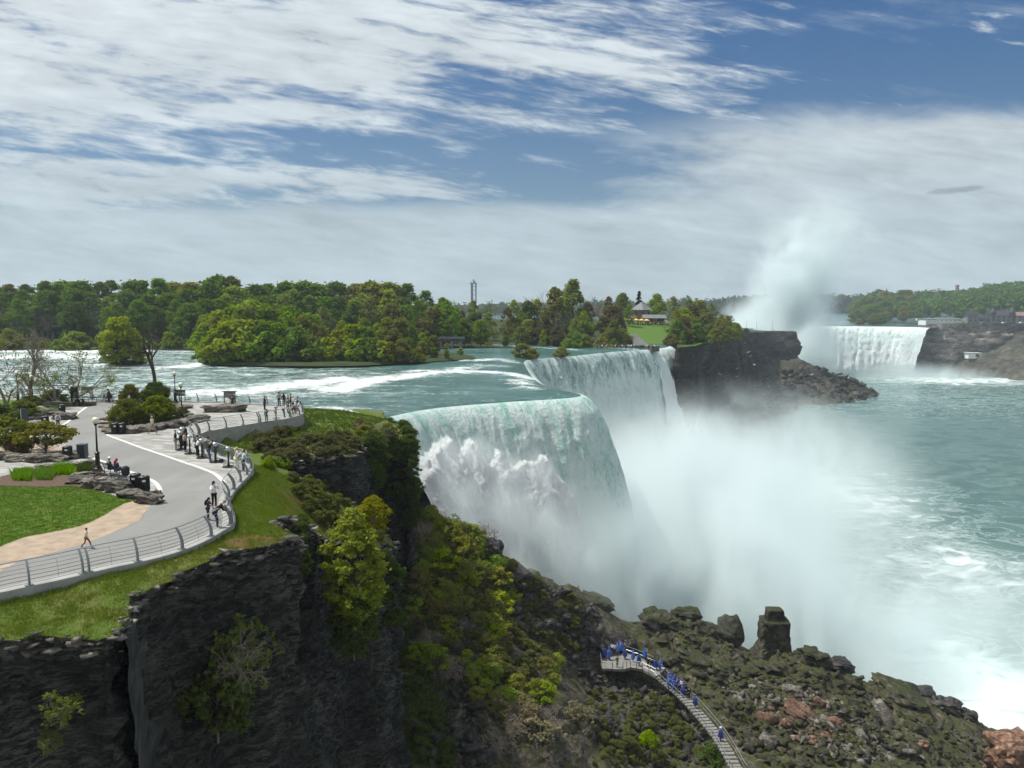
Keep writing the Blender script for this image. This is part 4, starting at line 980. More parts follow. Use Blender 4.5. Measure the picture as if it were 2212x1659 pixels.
for u_, D, vt, c, k in ((1345, 372, 632, GREEN, 'dense0'), (1420, 395, 634, YELL, 'dense1'), (1450, 400, 640, OLIVE, 'airy0'), (1482, 410, 645, GREEN, 'airy1'), (1510, 425, 648, OLIVE, 'round1'), (1352, 340, 655, BRIGHT, 'airy1'), (1540, 440, 655, OLIVE, 'airy0'), (1560, 470, 662, BROWNG, 'bare0'), (1290, 360, 640, OLIVE, 'bare1'), (1320, 365, 642, OLIVE, 'bare2')):
    put_island(k, u_, D, vt, c, {1345: 'dense green tree left of the pavilion roof', 1420: 'yellow green tree right of the pavilion roof', 1450: 'olive tree second to the right of the pavilion', 1482: 'thin green tree third to the right of the pavilion', 1510: 'round olive tree on the hill above the cliff', 1352: 'bright green tree in front of the pavilion lawn', 1540: 'olive tree at the top of the wooded cliff slope', 1560: 'bare tree at the right end of the wooded slope', 1290: 'wide leafless tree left of the pavilion', 1320: 'leafless tree nearest the pavilion on its left'}[u_], None)
def mi(u, v):
    a, b, c = ray(u, v); Y = np.arange(272, 760, 2.0); t = Y / b; X = a * t; Zr = CZ + c * t; k = np.where(isle_z(X, Y) >= Zr)[0]
    return None if len(k) == 0 else (X[k[0]], Y[k[0]])
k = 0
while k < 60:
    u_ = rng.uniform(1455, 1618); q = mi(u_, rng.uniform(700, 748)); 
    if q is None: continue
    k += 1; x, y = q; H = rng.uniform(6, 13) * (1 - .3 * (u_ - 1455) / 163)
    plant('bush', 'bush', pick(['round0', 'round1', 'round2', 'airy1', 'airy0', 'budding0']), x, y, iz(x, y) - .5, H, jc(pick([OLIVE, YELL, BROWNG, GREEN])), 'bush on the steep wooded slope above the dark cliff', 'bushes on the slope above the dark cliff')
for i, (u_, vb, D, H) in enumerate([(1300, 748, 279, 5), (1325, 749, 281, 4.5), (1310, 735, 295, 7), (1340, 730, 305, 7), (1450, 745, 301, 5), (1475, 742, 306, 6), (1455, 730, 320, 5), (1265, 748, 275, 6), (1240, 747, 275, 6.5)]):
    p = WD(u_, vb, D); plant('bush', 'bush', pick(['round0', 'airy0', 'shrub1']), p[0], p[1], iz(p[0], p[1]) - .3, H, jc(pick([OLIVE, GREEN])), 'bush beside the terrace wall at the brink', 'bushes by the terrace wall at the brink')
for u_, vb, H, w, lab in ((1130, 771, 4.2, 1.1, 'olive bush on a rock in the stream just above the brink'), (1150, 772, 3.0, 1.0, 'smaller bush right beside the rock bush above the brink'), (1213, 769, 2.8, 1.3, 'low bush on the second rock in the stream near the brink')):
    p = W(u_, vb, -1.9); plant('bush', 'bush', 'shrub0', p[0], p[1], -2.2, H, jc(OLIVE), lab, None, wide=w)
# hillside across the gorge
for r, (vb, D, n) in enumerate(((692, 985, 20), (684, 1040, 24), (674, 1100, 26), (664, 1170, 26), (654, 1250, 24))):
    for i in range(n):
        u_ = 1845 + (2290 - 1845) * (i + rng.random()) / n
        top = np.interp(u_, [1840, 1880, 1950, 2050, 2100, 2140, 2212, 2290], [650, 632, 628, 634, 640, 622, 616, 614]) + (4 - r) * 11 + rng.uniform(-2, 5)
        if 2025 < u_ < 2115 and r == 4: continue
        if u_ > 2060 and r == 0: continue
        p = WD(u_, vb, D + rng.uniform(-18, 18)); z = cz(p[0], p[1]); Ht = p[2] * 0 + WD(u_, top, D)[2] - z
        Ht = min(max(Ht, 10), 30)
        plant('tree', 'tree', pick(['dense0', 'dense1', 'dense2', 'round1']), p[0], p[1], max(WD(u_, top, D)[2] - Ht, z - 1), Ht, jc(pick([GREEN, DEEP, OLIVE])), 'green tree on the hillside across the gorge', 'trees on the hillside across the gorge', wide=1.6)
rs = np.random.default_rng(4); C = []
for i in range(1500):
    u_ = rs.uniform(1835, 2330); D = rs.uniform(940, 1300); x = (u_ - 1106) / FPX * D * 1.0; z = cz(x, D)
    if z > 1.5 and not (2020 < u_ < 2118 and D > 1180): C.append((x, D, z + rs.uniform(1, 11)))
v, f, t = leafcards(np.array(C), 5 + 4 * rs.random(len(C)), 34, 2.6, rs, lo=0)
dw = mobj('hillside_wood', v, f, M['leaf'], None, False, {'tint': ('POINT', t)}); dw.color = (.075, .13, .03, 1); tag(dw, kind='stuff')
rs = np.random.default_rng(3); C = []
for i in range(1500):
    u_ = rs.uniform(800, 2300) if i % 3 else rs.uniform(1540, 1900); D = rs.uniform(1500, 2300) if u_ < 1560 or u_ > 1880 else rs.uniform(1850, 2300)
    top = np.interp(u_, [800, 1560, 1640, 1700, 1860, 1900], [672, 655, 645, 644, 646, 640]); vt = rs.uniform(top, 676)
    C.append(WD(u_, vt, D))
v, f, t = leafcards(np.array(C), 12 + 10 * rs.random(len(C)), 26, 6, rs, lo=0)
dw = mobj('distant_wood', v, f, M['leaf'], None, False, {'tint': ('POINT', t)}); dw.color = (.04, .07, .02, 1); tag(dw, kind='stuff')
# ------------------------------------------------------------------ near plants, grass, rocks
def march(u, v, zf, y0=25, y1=160, st=.25):
    a, b, c = ray(u, v); Y = np.arange(y0, y1, st); t = Y / b; X = a * t; Z = CZ + c * t
    g_ = zf(X, Y) - Z; k = np.where((g_[1:] >= 0) & (g_[:-1] < 0))[0]
    if len(k) == 0: return None
    i = k[0] + 1; return X[i], Y[i], Z[i]
gfun = lambda X, Y: np.where(inside(GALL, X, Y), ground_z(X, Y), -999)
def hitg(u, v): return march(u, v, gfun)
def hitt(u, v): return march(u, v, lambda X, Y: talus_z(X, Y, True), 60)
DRY = (.24, .21, .12); BRUSH = (.14, .14, .056)
def near_plant(key, u, v, H, col, label, group=None, hit=hitt, wide=1.0, sink=.15, name='bush', cat_='bush'):
    p = hit(u, v)
    if p is None: return None
    return plant(name, cat_, key, p[0], p[1], p[2] - sink * H, H, jc(col, .12), label, group, wide=wide)
# finer prototypes for close plants
make_leafy('near_tree', 300, 11, 2.6, .20, ncl=150, per=150, size=.13, rcl=.50, tr=.16, nl=60)
for i in range(3): make_leafy('near_shrub%d' % i, 310 + i, 2.4, 1.5, .02, ncl=60, per=90, size=.085, rcl=.34, tr=.035, low=True, nl=30, bark='greybark')
make_bare('near_twigs0', 320, 3, spread=.7, levels=5, tr=.035, bark='paletwig', fork=.18, nch=(3, 4))
make_bare('near_twigs1', 321, 3, spread=.6, levels=5, tr=.03, bark='paletwig', fork=.18, nch=(3, 4), leaves=6, lsz=.09)
make_bare('near_twigs2', 322, 3, spread=.5, levels=5, tr=.025, bark='paletwig', fork=.12, nch=(3, 4), up=.5)
# yellow green tree in the cleft between the two bluffs
plant('maple_tree', 'tree', 'near_tree', -10.9, 51.5, -11.2, 9.6, (.24, .29, .02), 'bright yellow green tree growing in the cleft between the two rock buttresses', None, 1.1, wide=1.0)
def cleft(u, v, D, H, key, col, label, cat_='bush', wide=1.0, name='bush', rz=None, tilt=0):
    p = WD(u, v, D); e = plant(name, cat_, key, *p, H, jc(col, .08), label, None, rz, wide)
    if tilt: e.rotation_euler[1] = tilt
    return e
cleft(765, 1400, 50.5, 3.4, 'near_shrub0', (.06, .085, .02), 'dull green bush hanging below the bright tree in the cleft', wide=.9)
cleft(806, 1135, 58, 2.3, 'near_shrub1', (.19, .19, .025), 'orange tinted bush at the right of the bright cleft tree')
cleft(470, 1560, 37.2, 4.4, 'near_shrub2', (.075, .095, .03), 'grey green bush growing out of the shaded cliff face', wide=.8)
cleft(440, 1480, 37.4, 3.6, 'near_shrub0', (.085, .105, .03), 'sparse upper bush on the shaded cliff face', wide=.6)
cleft(500, 1500, 37.0, 4.2, 'near_twigs1', (.12, .15, .03), 'bare twiggy sapling with few leaves sticking out of the shaded cliff', 'sapling', name='sapling', wide=1.0)
cleft(520, 1450, 37.4, 3.0, 'near_twigs0', (.12, .15, .03), 'pale leafless sapling above the cliff bushes', 'sapling', name='sapling', tilt=.9)
cleft(130, 1560, 28.5, 1.4, 'near_twigs1', (.14, .17, .04), 'small sprig of pale leaves low on the left cliff face', 'sapling', name='sapling')
cleft(110, 1610, 28.4, 1.0, 'near_twigs1', (.12, .15, .04), 'tiny leafy sprig near the bottom left of the cliff', 'sapling', name='sapling', tilt=.8)
# brush on the verge and buttress
def scatter_stuff(name, places, keys, cols, label=None):
    """many small scrub plants merged into one object"""
    by = {}
    for (x, y, z, H) in places: by.setdefault(rng.choice(keys), []).append((x, y, z, H))
    vs, fs, ts, o = [], [], [], 0
    for key, L in by.items():
        cr = PROTO[key].crown
        if cr is None: continue
        v = np.zeros(len(cr.vertices) * 3); cr.vertices.foreach_get('co', v); v = v.reshape(-1, 3); n = len(v); t = np.zeros(n); cr.attributes['tint'].data.foreach_get('value', t); f = np.arange(n).reshape(-1, 4)
        for x, y, z, H in L:
            s_ = H / PROTO[key].H; a = rng.random() * 6.28; c_, q_ = math.cos(a) * s_, math.sin(a) * s_; w = rng.uniform(1, 1.4)
            vs.append(np.c_[(v[:, 0] * c_ - v[:, 1] * q_) * w + x, (v[:, 0] * q_ + v[:, 1] * c_) * w + y, v[:, 2] * s_ + z]); fs.append(f + o); o += n; ts.append(t * .7 + rng.random() * .3)
    ob = mobj(name, np.concatenate(vs), np.concatenate(fs), M['leaf'], None, False, {'tint': ('POINT', np.concatenate(ts))}); ob.color = (*cols, 1); return tag(ob, kind='stuff')
def picks(polygon, n, Hr, hit, sink=.12):
    us = [q[0] for q in polygon]; vs = [q[1] for q in polygon]; out = []; tries = 0
    while len(out) < n and tries < n * 20:
        tries += 1; u, v = rng.uniform(min(us), max(us)), rng.uniform(min(vs), max(vs))
        if inside(polygon, np.array([u]), np.array([v]))[0]:
            p = hit(u, v); H = rng.uniform(*Hr)
            if p is not None: out.append((p[0], p[1], p[2] - sink * H, H))
    return out
def scatter(polygon, n, keys, Hr, cols, label, group, hit, wide=(1, 1.4), name='bush', cat_='bush', sink=.12):
    us = [q[0] for q in polygon]; vs = [q[1] for q in polygon]; k = 0; tries = 0
    while k < n and tries < n * 20:
        tries += 1; u, v = rng.uniform(min(us), max(us)), rng.uniform(min(vs), max(vs))
        if not inside(polygon, np.array([u]), np.array([v]))[0]: continue
        if near_plant(rng.choice(keys), u, v, rng.uniform(*Hr), rng.choice(cols), label, group, hit, rng.uniform(*wide), sink, name, cat_): k += 1
NS = ['near_shrub0', 'near_shrub1', 'near_shrub2']
scatter_stuff('brush', picks([c3(930, 640), c3(1500, 600), c3(2000, 700), c3(2080, 800), c3(2000, 900), c3(1400, 900), c3(1100, 930), c3(920, 850)], 60, (.6, 1.3), hitg), NS, (.125, .125, .05))
scatter([c3(1080, 900), c3(1350, 950), c3(1330, 1050), c3(1100, 1000)], 7, NS, (.6, 1.0), [BRIGHT], 'bright green bush on the verge edge above the dark hollow', 'bright bushes above the dark hollow', hitg)
scatter([c3(1990, 580), c3(2212, 560), (845, 935), (872, 960), (860, 985), (800, 985), (770, 960)], 16, NS + ['near_twigs0'], (.9, 1.8), [OLIVE, BRUSH, BROWNG], 'rusty olive bush at the tip of the promontory beside the falls', 'bushes at the promontory tip', hitg)
scatter_stuff('scrub', picks([c3(1280, 1060), c3(1600, 1100), c3(2000, 1280), (830, 1112), (842, 1160), (760, 1180), (700, 1150), (640, 1090)], 120, (.35, .95), hitg), NS, (.12, .135, .04))
# hanging clumps on the faces
pl = []
for i in range(60):
    k = rng.random(); j = i % 6; a = LIP[28 + j]; b = LIP[29 + j]; p = a + (b - a) * k; pl.append((p[0] + .5, p[1] - .5, p[2] - rng.uniform(0, 10), rng.uniform(1.0, 2.2)))
for i in range(26):
    a = LIP[17]; b = LIP[19]; k = rng.random(); p = a + (b - a) * k; pl.append((p[0] + .4, p[1] - .4, p[2] - rng.uniform(0, 7), rng.uniform(.6, 1.6)))
for i in range(10):
    a = LIP[10]; b = LIP[15]; k = rng.random(); p = a + (b - a) * k; pl.append((p[0] + .3, p[1] - .3, p[2] - rng.uniform(0, 3), rng.uniform(.4, .8)))
scatter_stuff('cliff_plants', pl, NS, (.07, .10, .025))
# shrubs on the talus
scatter([(905, 1105), (1000, 1145), (1060, 1172), (1095, 1215), (1060, 1290), (980, 1260), (910, 1180)], 60, ['shrub0', 'near_twigs2'] + NS + ['near_twigs1'], (1.3, 2.6), [GREEN, OLIVE, YELL, OLIVE], 'green shrub high on the rocky slope beside the falls', 'shrubs high on the rocky slope', hitt)
scatter([(870, 1180), (960, 1220), (1010, 1330), (960, 1450), (890, 1420)], 34, ['shrub0', 'near_twigs0', 'near_twigs1'] + NS, (1.3, 2.7), [OLIVE, YELL, YELL, BROWNG], 'leafy shrub at the foot of the rock buttress', 'shrubs at the foot of the buttress', hitt)
scatter([(1020, 1250), (1120, 1260), (1130, 1330), (1080, 1390), (1000, 1350)], 14, ['near_twigs1', 'shrub1', 'airy1'], (2, 3.3), [OLIVE, YELL], 'tall airy shrub in the middle of the rocky slope', 'airy shrubs in the middle of the slope', hitt)
scatter([(980, 1430), (1060, 1400), (1180, 1400), (1240, 1450), (1200, 1530), (1080, 1560), (1000, 1500)], 34, ['near_twigs1'] + NS, (1.3, 2.3), [YELL, OLIVE, YELL], 'fresh yellow green shrub low on the rocky slope', 'yellow green shrubs low on the slope', hitt)
scatter([(1060, 1550), (1180, 1520), (1300, 1560), (1280, 1655), (1080, 1655)], 24, ['near_twigs0', 'near_twigs2', 'near_twigs1'], (1.6, 3.0), [DRY], 'dry straw coloured twig bush at the bottom of the slope', 'dry twig bushes at the bottom', hitt)
scatter([(900, 1380), (1000, 1400), (1020, 1480), (930, 1480)], 7, ['near_twigs0', 'near_twigs2'], (2.2, 3.4), [DRY], 'leafless pale bush in the shade below the buttress', 'leafless bushes below the buttress', hitt)
scatter_stuff('scrub', picks([(1500, 1450), (1700, 1450), (2000, 1540), (2150, 1620), (2100, 1655), (1660, 1655)], 260, (.15, .5), hitt), NS, (.085, .10, .022))
scatter_stuff('scrub', picks([(1260, 1500), (1440, 1500), (1540, 1655), (1280, 1655)], 150, (.4, 1.1), hitt), NS, (.11, .12, .04))
scatter_stuff('scrub', picks([(905, 1110), (1000, 1150), (1100, 1215), (1260, 1310), (1250, 1420), (1100, 1480), (960, 1400), (890, 1250)], 420, (.5, 1.4), hitt), NS + ['shrub0'], (.12, .125, .035))
scatter_stuff('scrub', picks([(870, 1180), (930, 1200), (960, 1400), (980, 1655), (860, 1655)], 170, (.5, 1.5), hitt), NS + ['shrub0'], (.075, .095, .028))
near_plant('near_shrub1', 1400, 1612, 2.2, (.16, .24, .015), 'single vivid lime green bush left of the stairway', None)
near_plant('near_shrub2', 1535, 1650, 2.6, (.07, .12, .02), 'green bush touching the left side of the lowest steps', None)
near_plant('near_twigs0', 1060, 1185, 4.5, DRY, 'bare pale bush on the ridge next to the falls', None)
near_plant('near_twigs2', 905, 1170, 6.0, DRY, 'tall fan of bare pale branches behind the bright cleft tree', None)
# grass blades
def blades(name, n, polys, hfun, Hr, m_, col, z=None, w=.022, mask=None):
    P = []
    ar = [abs(sum(U[i][0] * U[(i + 1) % len(U)][1] - U[(i + 1) % len(U)][0] * U[i][1] for i in range(len(U)))) for U in polys]
    for it in range(400):
        if len(P) >= n: break
        U = rng.choices(polys, ar)[0]
        us = [q[0] for q in U]; vs = [q[1] for q in U]; k = 300
        u = nr.uniform(min(us), max(us), k); v = nr.uniform(min(vs), max(vs), k); q = inside(U, u, v)
        if mask is not None: q = q & mask(u, v)
        P += list(zip(u[q], v[q]))
    P = np.array(P[:n])
    z = hfun(P[:, 0], P[:, 1]); B = 5; n = len(P)
    rep = np.repeat(np.c_[P, z], B, 0); N = len(rep)
    rep[:, :2] += nr.normal(size=(N, 2)) * .07
    a = nr.random(N) * 6.28; h = nr.uniform(*Hr, N) * np.repeat(.6 + .8 * nr.random(n), B); ln = nr.normal(size=(N, 2)) * .35 * h[:, None]
    d = np.c_[np.cos(a), np.sin(a), np.zeros(N)] * w * (1 + h[:, None] * 2)
    tip = rep + np.c_[ln, h]
    v = np.stack([rep - d, rep + d, tip], 1).reshape(-1, 3); f = np.arange(N * 3).reshape(N, 3)
    t = np.repeat(np.repeat(nr.random(n), B) * .5 + nr.random(N) * .5, 3)
    o = mobj(name, v, f, M['leaf'], None, False, {'tint': ('POINT', t)}); o.color = (*col, 1); return tag(o, kind='stuff')
nearverge = [tuple(p) for p in KOUT[(RAILS > 2) & (RAILS < 52)]] + [tuple(p) for p in GPOLY[2:90][::-1]]
farv = [tuple(p) for p in KOUT[(RAILS > 50) & (RAILS < 100)][::2]] + [W(*q)[:2] for q in [(700, 890, -2.3), (835, 905, -2.6), (760, 950, -1.8), (640, 985, -1.5), (560, 985, -1.4)]]
def vz_(X, Y): return ground_z(X, Y) - .02
nv = [W(*q)[:2] for q in [(-60, 1300, -.4), (60, 1275, -.4), (216, 1240, -.4), (370, 1205, -.4), (480, 1165, -.4), (500, 1150, -.5), (560, 1150, -.7), (500, 1190, -.9), (340, 1260, -1.1), (265, 1340, -1.2), (262, 1366, -1.2), (0, 1385, -1.3), (-60, 1395, -1.3)]]
nv2 = [W(*q)[:2] for q in [(520, 1160, -.5), (512, 1110, -.5), (525, 1070, -.5), (556, 1010, -.7), (600, 1030, -1.4), (640, 1060, -1.8), (620, 1105, -1.0), (590, 1150, -.8)]]
vm = lambda X, Y: inside(GALL, X, Y) & ~inside([tuple(p) for p in KOUT] + PROM[-3:], X, Y)
blades('grass', 26000, [[(-30, 24), (-11, 24), (-11, 56), (-16, 62), (-24, 62), (-30, 50)]], vz_, (.05, .17), None, (.125, .17, .026), w=.010, mask=vm)
blades('grass', 7000, [farv], vz_, (.12, .32), None, (.085, .135, .017), w=.02)
blades('grass', 14000, [LAWN], lambda X, Y: X * 0 + .02, (.03, .065), None, (.085, .145, .022), w=.012)
for i, (x0, x1, y0, y1, nn) in enumerate([(80, 210, 1405, 1460, 420), (230, 350, 1385, 1455, 420), (345, 480, 1365, 1420, 420), (500, 590, 1368, 1402, 240)]):
    pol = Wp([c1(*q) for q in [(x0, (y0 + y1) / 2), (x0 + 20, y0), (x1 - 20, y0), (x1, (y0 + y1) / 2), (x1 - 20, y1), (x0 + 20, y1)]])
    o = blades('flower_clump', nn, [pol], lambda X, Y: X * 0 + .03, (.2, .45), None, (.13, .24, .02) if i < 3 else (.07, .12, .02), w=.03)
    del o['kind']; tag(o, ['pale green clump of bed leaves, leftmost in the mulch bed', 'bright green clump in the middle of the mulch bed', 'bright green clump at the right of the mulch bed', 'small dark leaved clump beside the tall lamp base'][i], 'plant clump')
# ------------------------------------------------------------------ rocks
import bmesh
def hull(seed, n=16, sq=(1, .8, .6)):
    r_ = random.Random(seed); bm = bmesh.new()
    for _ in range(n):
        p = Vector((r_.uniform(-1, 1), r_.uniform(-1, 1), r_.uniform(-1, 1)))
        p = Vector([math.copysign(abs(c) ** .35, c) for c in p]) if r_.random() < .8 else p.normalized()
        bm.verts.new((p.x * sq[0], p.y * sq[1], p.z * sq[2]))
    ret = bmesh.ops.convex_hull(bm, input=bm.verts)
    bmesh.ops.delete(bm, geom=[e for e in ret['geom_interior'] if isinstance(e, bmesh.types.BMVert)], context='VERTS')
    bmesh.ops.triangulate(bm, faces=bm.faces); bm.verts.index_update()
    v = np.array([tuple(q.co) for q in bm.verts]); f = np.array([[q.index for q in a.verts] for a in bm.faces]); bm.free()
    return v, f
HULLS = [hull(i, 9 + i % 5, (1, .8, .55)) for i in range(10)]
def rotm(r_):
    return np.array(Euler((r_.uniform(-.7, .7), r_.uniform(-.7, .7), r_.uniform(0, 6.28))).to_matrix())
def rubble(name, polygon, n, Sr, m, hit, seed=1, lift=.15):
    r_ = random.Random(seed); vs = []; fs = []; o = 0; us = [q[0] for q in polygon]; vv = [q[1] for q in polygon]; k = 0
    pts = []
    while len(pts) < n:
        u, v = r_.uniform(min(us), max(us)), r_.uniform(min(vv), max(vv))
        if inside(polygon, np.array([u]), np.array([v]))[0]: pts.append((u, v))
    for u, v in pts:
        p = hit(u, v)
        if p is None: continue
        s = r_.uniform(*Sr) * (r_.random() ** 1.6 * 1.2 + .35); hv, hf = HULLS[r_.randrange(10)]
        q = (hv * s * np.array([1, r_.uniform(.5, 1), r_.uniform(.4, .9)])) @ rotm(r_).T + np.array([p[0], p[1], p[2] + s * lift]); vs.append(q); fs.append(hf + o); o += len(q)
    return tag(mobj(name, np.concatenate(vs), np.concatenate(fs), m), kind='stuff')
hq = hitt
rubble('rubble', [(1090, 1240), (1180, 1265), (1290, 1310), (1300, 1400), (1270, 1460), (1180, 1420), (1100, 1330)], 420, (.35, 1.15), M['darkrock'], hq, 1)
rubble('rubble', [(1240, 1430), (1300, 1440), (1470, 1500), (1560, 1655), (1400, 1655), (1280, 1560)], 520, (.25, .8), M['darkrock'], hq, 2)
rubble('rubble', [(1440, 1440), (1700, 1440), (1900, 1500), (2120, 1600), (2212, 1655), (1640, 1655), (1520, 1520)], 900, (.18, .85), M['mossrock'], hq, 3)
rubble('rubble', [(1500, 1440), (1640, 1470), (1800, 1500), (2000, 1640), (1800, 1655), (1650, 1560)], 500, (.2, .7), M['boulder'], hq, 4)
rubble('rubble', [(1640, 1530), (1760, 1520), (1830, 1560), (1760, 1620), (1680, 1590)], 60, (.3, 1.0), M['redrock'], hq, 5)
rubble('rubble', [(960, 1330), (1040, 1380), (1060, 1655), (930, 1655)], 350, (.3, .9), M['darkrock'], hq, 6)
rubble('rubble', [(1330, 1330), (1620, 1360), (1850, 1440), (1950, 1500), (1700, 1470), (1480, 1430)], 420, (.25, 1.0), M['mossrock'], hq, 7)
def edge_stones(n, i0_, i1_, Sr, m, seed):
    r_ = random.Random(seed); vs = []; fs = []; o = 0
    for _ in range(n):
        a = r_.randrange(i0_, i1_); x, y = GPOLY[a]; s = r_.uniform(*Sr) * (.5 + r_.random() ** 2); hv, hf = HULLS[r_.randrange(10)]
        rz_ = r_.random() * 6.28; c_, q_ = math.cos(rz_), math.sin(rz_); h = hv * np.array([s, s * .7, s * .38]); h = np.c_[h[:, 0] * c_ - h[:, 1] * q_, h[:, 0] * q_ + h[:, 1] * c_, h[:, 2]]
        q = h + np.array([x + r_.uniform(-.25, .2), y + r_.uniform(-.15, .3), gz(x, y) - r_.random() ** 2 * .8 + .02]); vs.append(q); fs.append(hf + o); o += len(q)
    return tag(mobj('edge_stones', np.concatenate(vs), np.concatenate(fs), m), kind='stuff')
edge_stones(420, 2, 62, (.14, .42), M['boulder'], 5)
edge_stones(200, 62, 118, (.15, .5), M['boulder'], 6)
def far_rubble(n, x0, x1, y0, y1, T, Sr, m, seed):
    r_ = random.Random(seed); vs = []; fs = []; o = 0
    xs_ = np.array([r_.uniform(x0, x1) for _ in range(n * 3)]); ys_ = np.array([r_.uniform(y0, y1) for _ in range(n * 3)]); zs_ = T(xs_, ys_); k = 0
    for x, y, z in zip(xs_, ys_, zs_):
        if z < -60.5 or z > -40 or k >= n: continue
        k += 1; s = r_.uniform(*Sr) * (.4 + r_.random() ** 2 * 1.3); hv, hf = HULLS[r_.randrange(10)]
        q = (hv * s * np.array([1, .8, .55])) @ rotm(r_).T + np.array([x, y, z + s * .3]); vs.append(q); fs.append(hf + o); o += len(q)
    return tag(mobj('rubble', np.concatenate(vs), np.concatenate(fs), m), kind='stuff')
far_rubble(700, 170, 330, 520, 720, T_FAR, (1.5, 3.6), M['talusfar'], 8)
def rock_mesh(seed, sx, sy, sz, layers=False, rough=.14, div=3, boxy=.5):
    bm = bmesh.new(); bmesh.ops.create_icosphere(bm, subdivisions=div, radius=1)
    v = np.array([tuple(q.co) for q in bm.verts]); f = [[q.index for q in a.verts] for a in bm.faces]; bm.free()
    c = np.abs(v).max(1)[:, None]; v = v * (1 - boxy) + v / c * boxy * .85
    P = v * 1.3 + seed * 3.1; w1, w2, val = worley(P, 1.1); _a, _b, va2 = worley(P + 4, 2.6)
    v = v * (1 + (val[:, None] - .5) * rough * 2.4 + (va2[:, None] - .5) * rough * .9 + fbm(P, 1.6, 3)[:, None] * rough * 1.5)
    if layers:
        st = (np.floor(v[:, 2] * 3.2 + seed) % 2) * .10; v[:, :2] *= (1 - st)[:, None]
    return v * np.array([sx, sy, sz]), f
def boulder(u, v, D, sx, sz, m, label, sy=None, rz=0, tilt=0, ground=None, group=None, layers=False, name='boulder', boxy=.5, base=None):
    p = WD(u, v, D) if base is None else base
    vv, f = rock_mesh(rng.randrange(999), sx, sy or sx * .8, sz, layers, boxy=boxy, div=4 if sx > 2 else 3)
    o = mobj(name, vv, f, m, None, False); o.location = p; o.rotation_euler = (tilt * .4, tilt, rz); return tag(o, label, 'boulder', group)
# large blocks on the slope
BL = [(1290, 1300, 113, 3.4, 1.2, 'mossrock', 'long mossy slab leaning on the slope above the crowded deck', .3), (1215, 1330, 106, 1.6, .9, 'darkrock', 'dark angular block left above the crowded deck', .2), (1180, 1345, 103, 1.3, .8, 'darkrock', 'dark block in the rubble field left of the deck', .1),
      (1420, 1340, 119, 4.0, 2.6, 'mossrock', 'rounded green rock mass half hidden in the mist', 0), (1480, 1335, 121, 3.2, 2.2, 'mossrock', 'mist veiled hump next to the rounded green rock', 0), (1540, 1370, 118, 3.8, 2.2, 'mossrock', 'sloping mossy slab left of the rock tower', .4), (1580, 1360, 120, 2.4, 3.4, 'mossrock', 'pointed rock in the mist close to the rock tower', -.3),
      (1500, 1420, 108, 3.4, 1.0, 'mossrock', 'broad flat green slab above the stairway crowd', .35), (1560, 1440, 106, 2.4, .9, 'mossrock', 'tilted mossy slab below the mist line', .3), (1620, 1450, 106, 2.2, .8, 'mossrock', 'flat mossy block right below the rock tower', .1), (1750, 1420, 113, 3.2, 1.6, 'mossrock', 'dark rounded rock right of the rock tower', .2), (1810, 1440, 113, 2.4, 1.3, 'darkrock', 'black wet rock at the foam edge', .1), (1830, 1470, 112, 2.2, 1.2, 'mossrock', 'domed green rock at the water edge', 0),
      (1945, 1505, 112, 4.4, 1.7, 'mossrock', 'big bright moss covered slab beside the churning water', .35), (2045, 1530, 114, 2.3, 1.5, 'darkrock', 'dark dome shaped rock washed by foam', .2), (2085, 1545, 115, 1.6, 1.1, 'darkrock', 'small dark rock at the outer foam edge', .1), (2000, 1500, 116, 1.6, 1.0, 'darkrock', 'dark wet rock between the mossy slab and the foam', 0),
      (1730, 1540, 99, 2.4, .7, 'redrock', 'reddish tilted slab in the middle of the mossy slope', .4), (1770, 1520, 101, 1.2, .8, 'redrock', 'reddish square block beside the tilted slab', .2), (1800, 1560, 98, 1.1, .7, 'redrock', 'small reddish block lower on the mossy slope', 0), (1915, 1560, 100, .9, 3.0, 'boulder', 'upright pale brown slab standing on the mossy slope', -.55),
      (1362, 1400, 109, 1.2, 1.3, 'darkrock', 'dark pointed rock behind the blue ponchos', 0), (1448, 1425, 106, 1.3, .9, 'mossrock', 'mossy block with a dark side next to the stairway top', 0), (1660, 1600, 92, 1.3, .7, 'boulder', 'grey brown block on the lower mossy slope', .2), (1990, 1610, 96, 1.1, .7, 'redrock', 'rusty block low at the right of the slope', .1), (1710, 1490, 103, 1.5, .8, 'boulder', 'pale block above the reddish tilted slab', .15),
      (1120, 1245, 106, 1.6, 1.2, 'darkrock', 'dark outcrop on the ridge above the falls foam', .3), (1060, 1190, 106, 1.8, 1.6, 'darkrock', 'dark knob at the crest of the ridge beside the falls', .2)]
for u, v, D, sx, sz, mm, lab, tl in BL:
    p = hitt(u, v + 4); p = p if p is not None else WD(u, v, D)
    q_ = .78 if sx > 2 and mm == 'mossrock' and u < 1850 else 1; boulder(u, v, D, sx * q_, sz * q_, M[mm], lab, tilt=tl, rz=rng.uniform(-.5, .5), base=(p[0], p[1], p[2] + sz * (-.05 if 1400 < u < 1600 and v < 1400 else .22)))
boulder(2170, 1600, 92, 3.3, 2.6, M['redrock'], 'huge reddish boulder at the right edge of the picture', rz=.3, base=WD(2192, 1628, 88), boxy=.8)
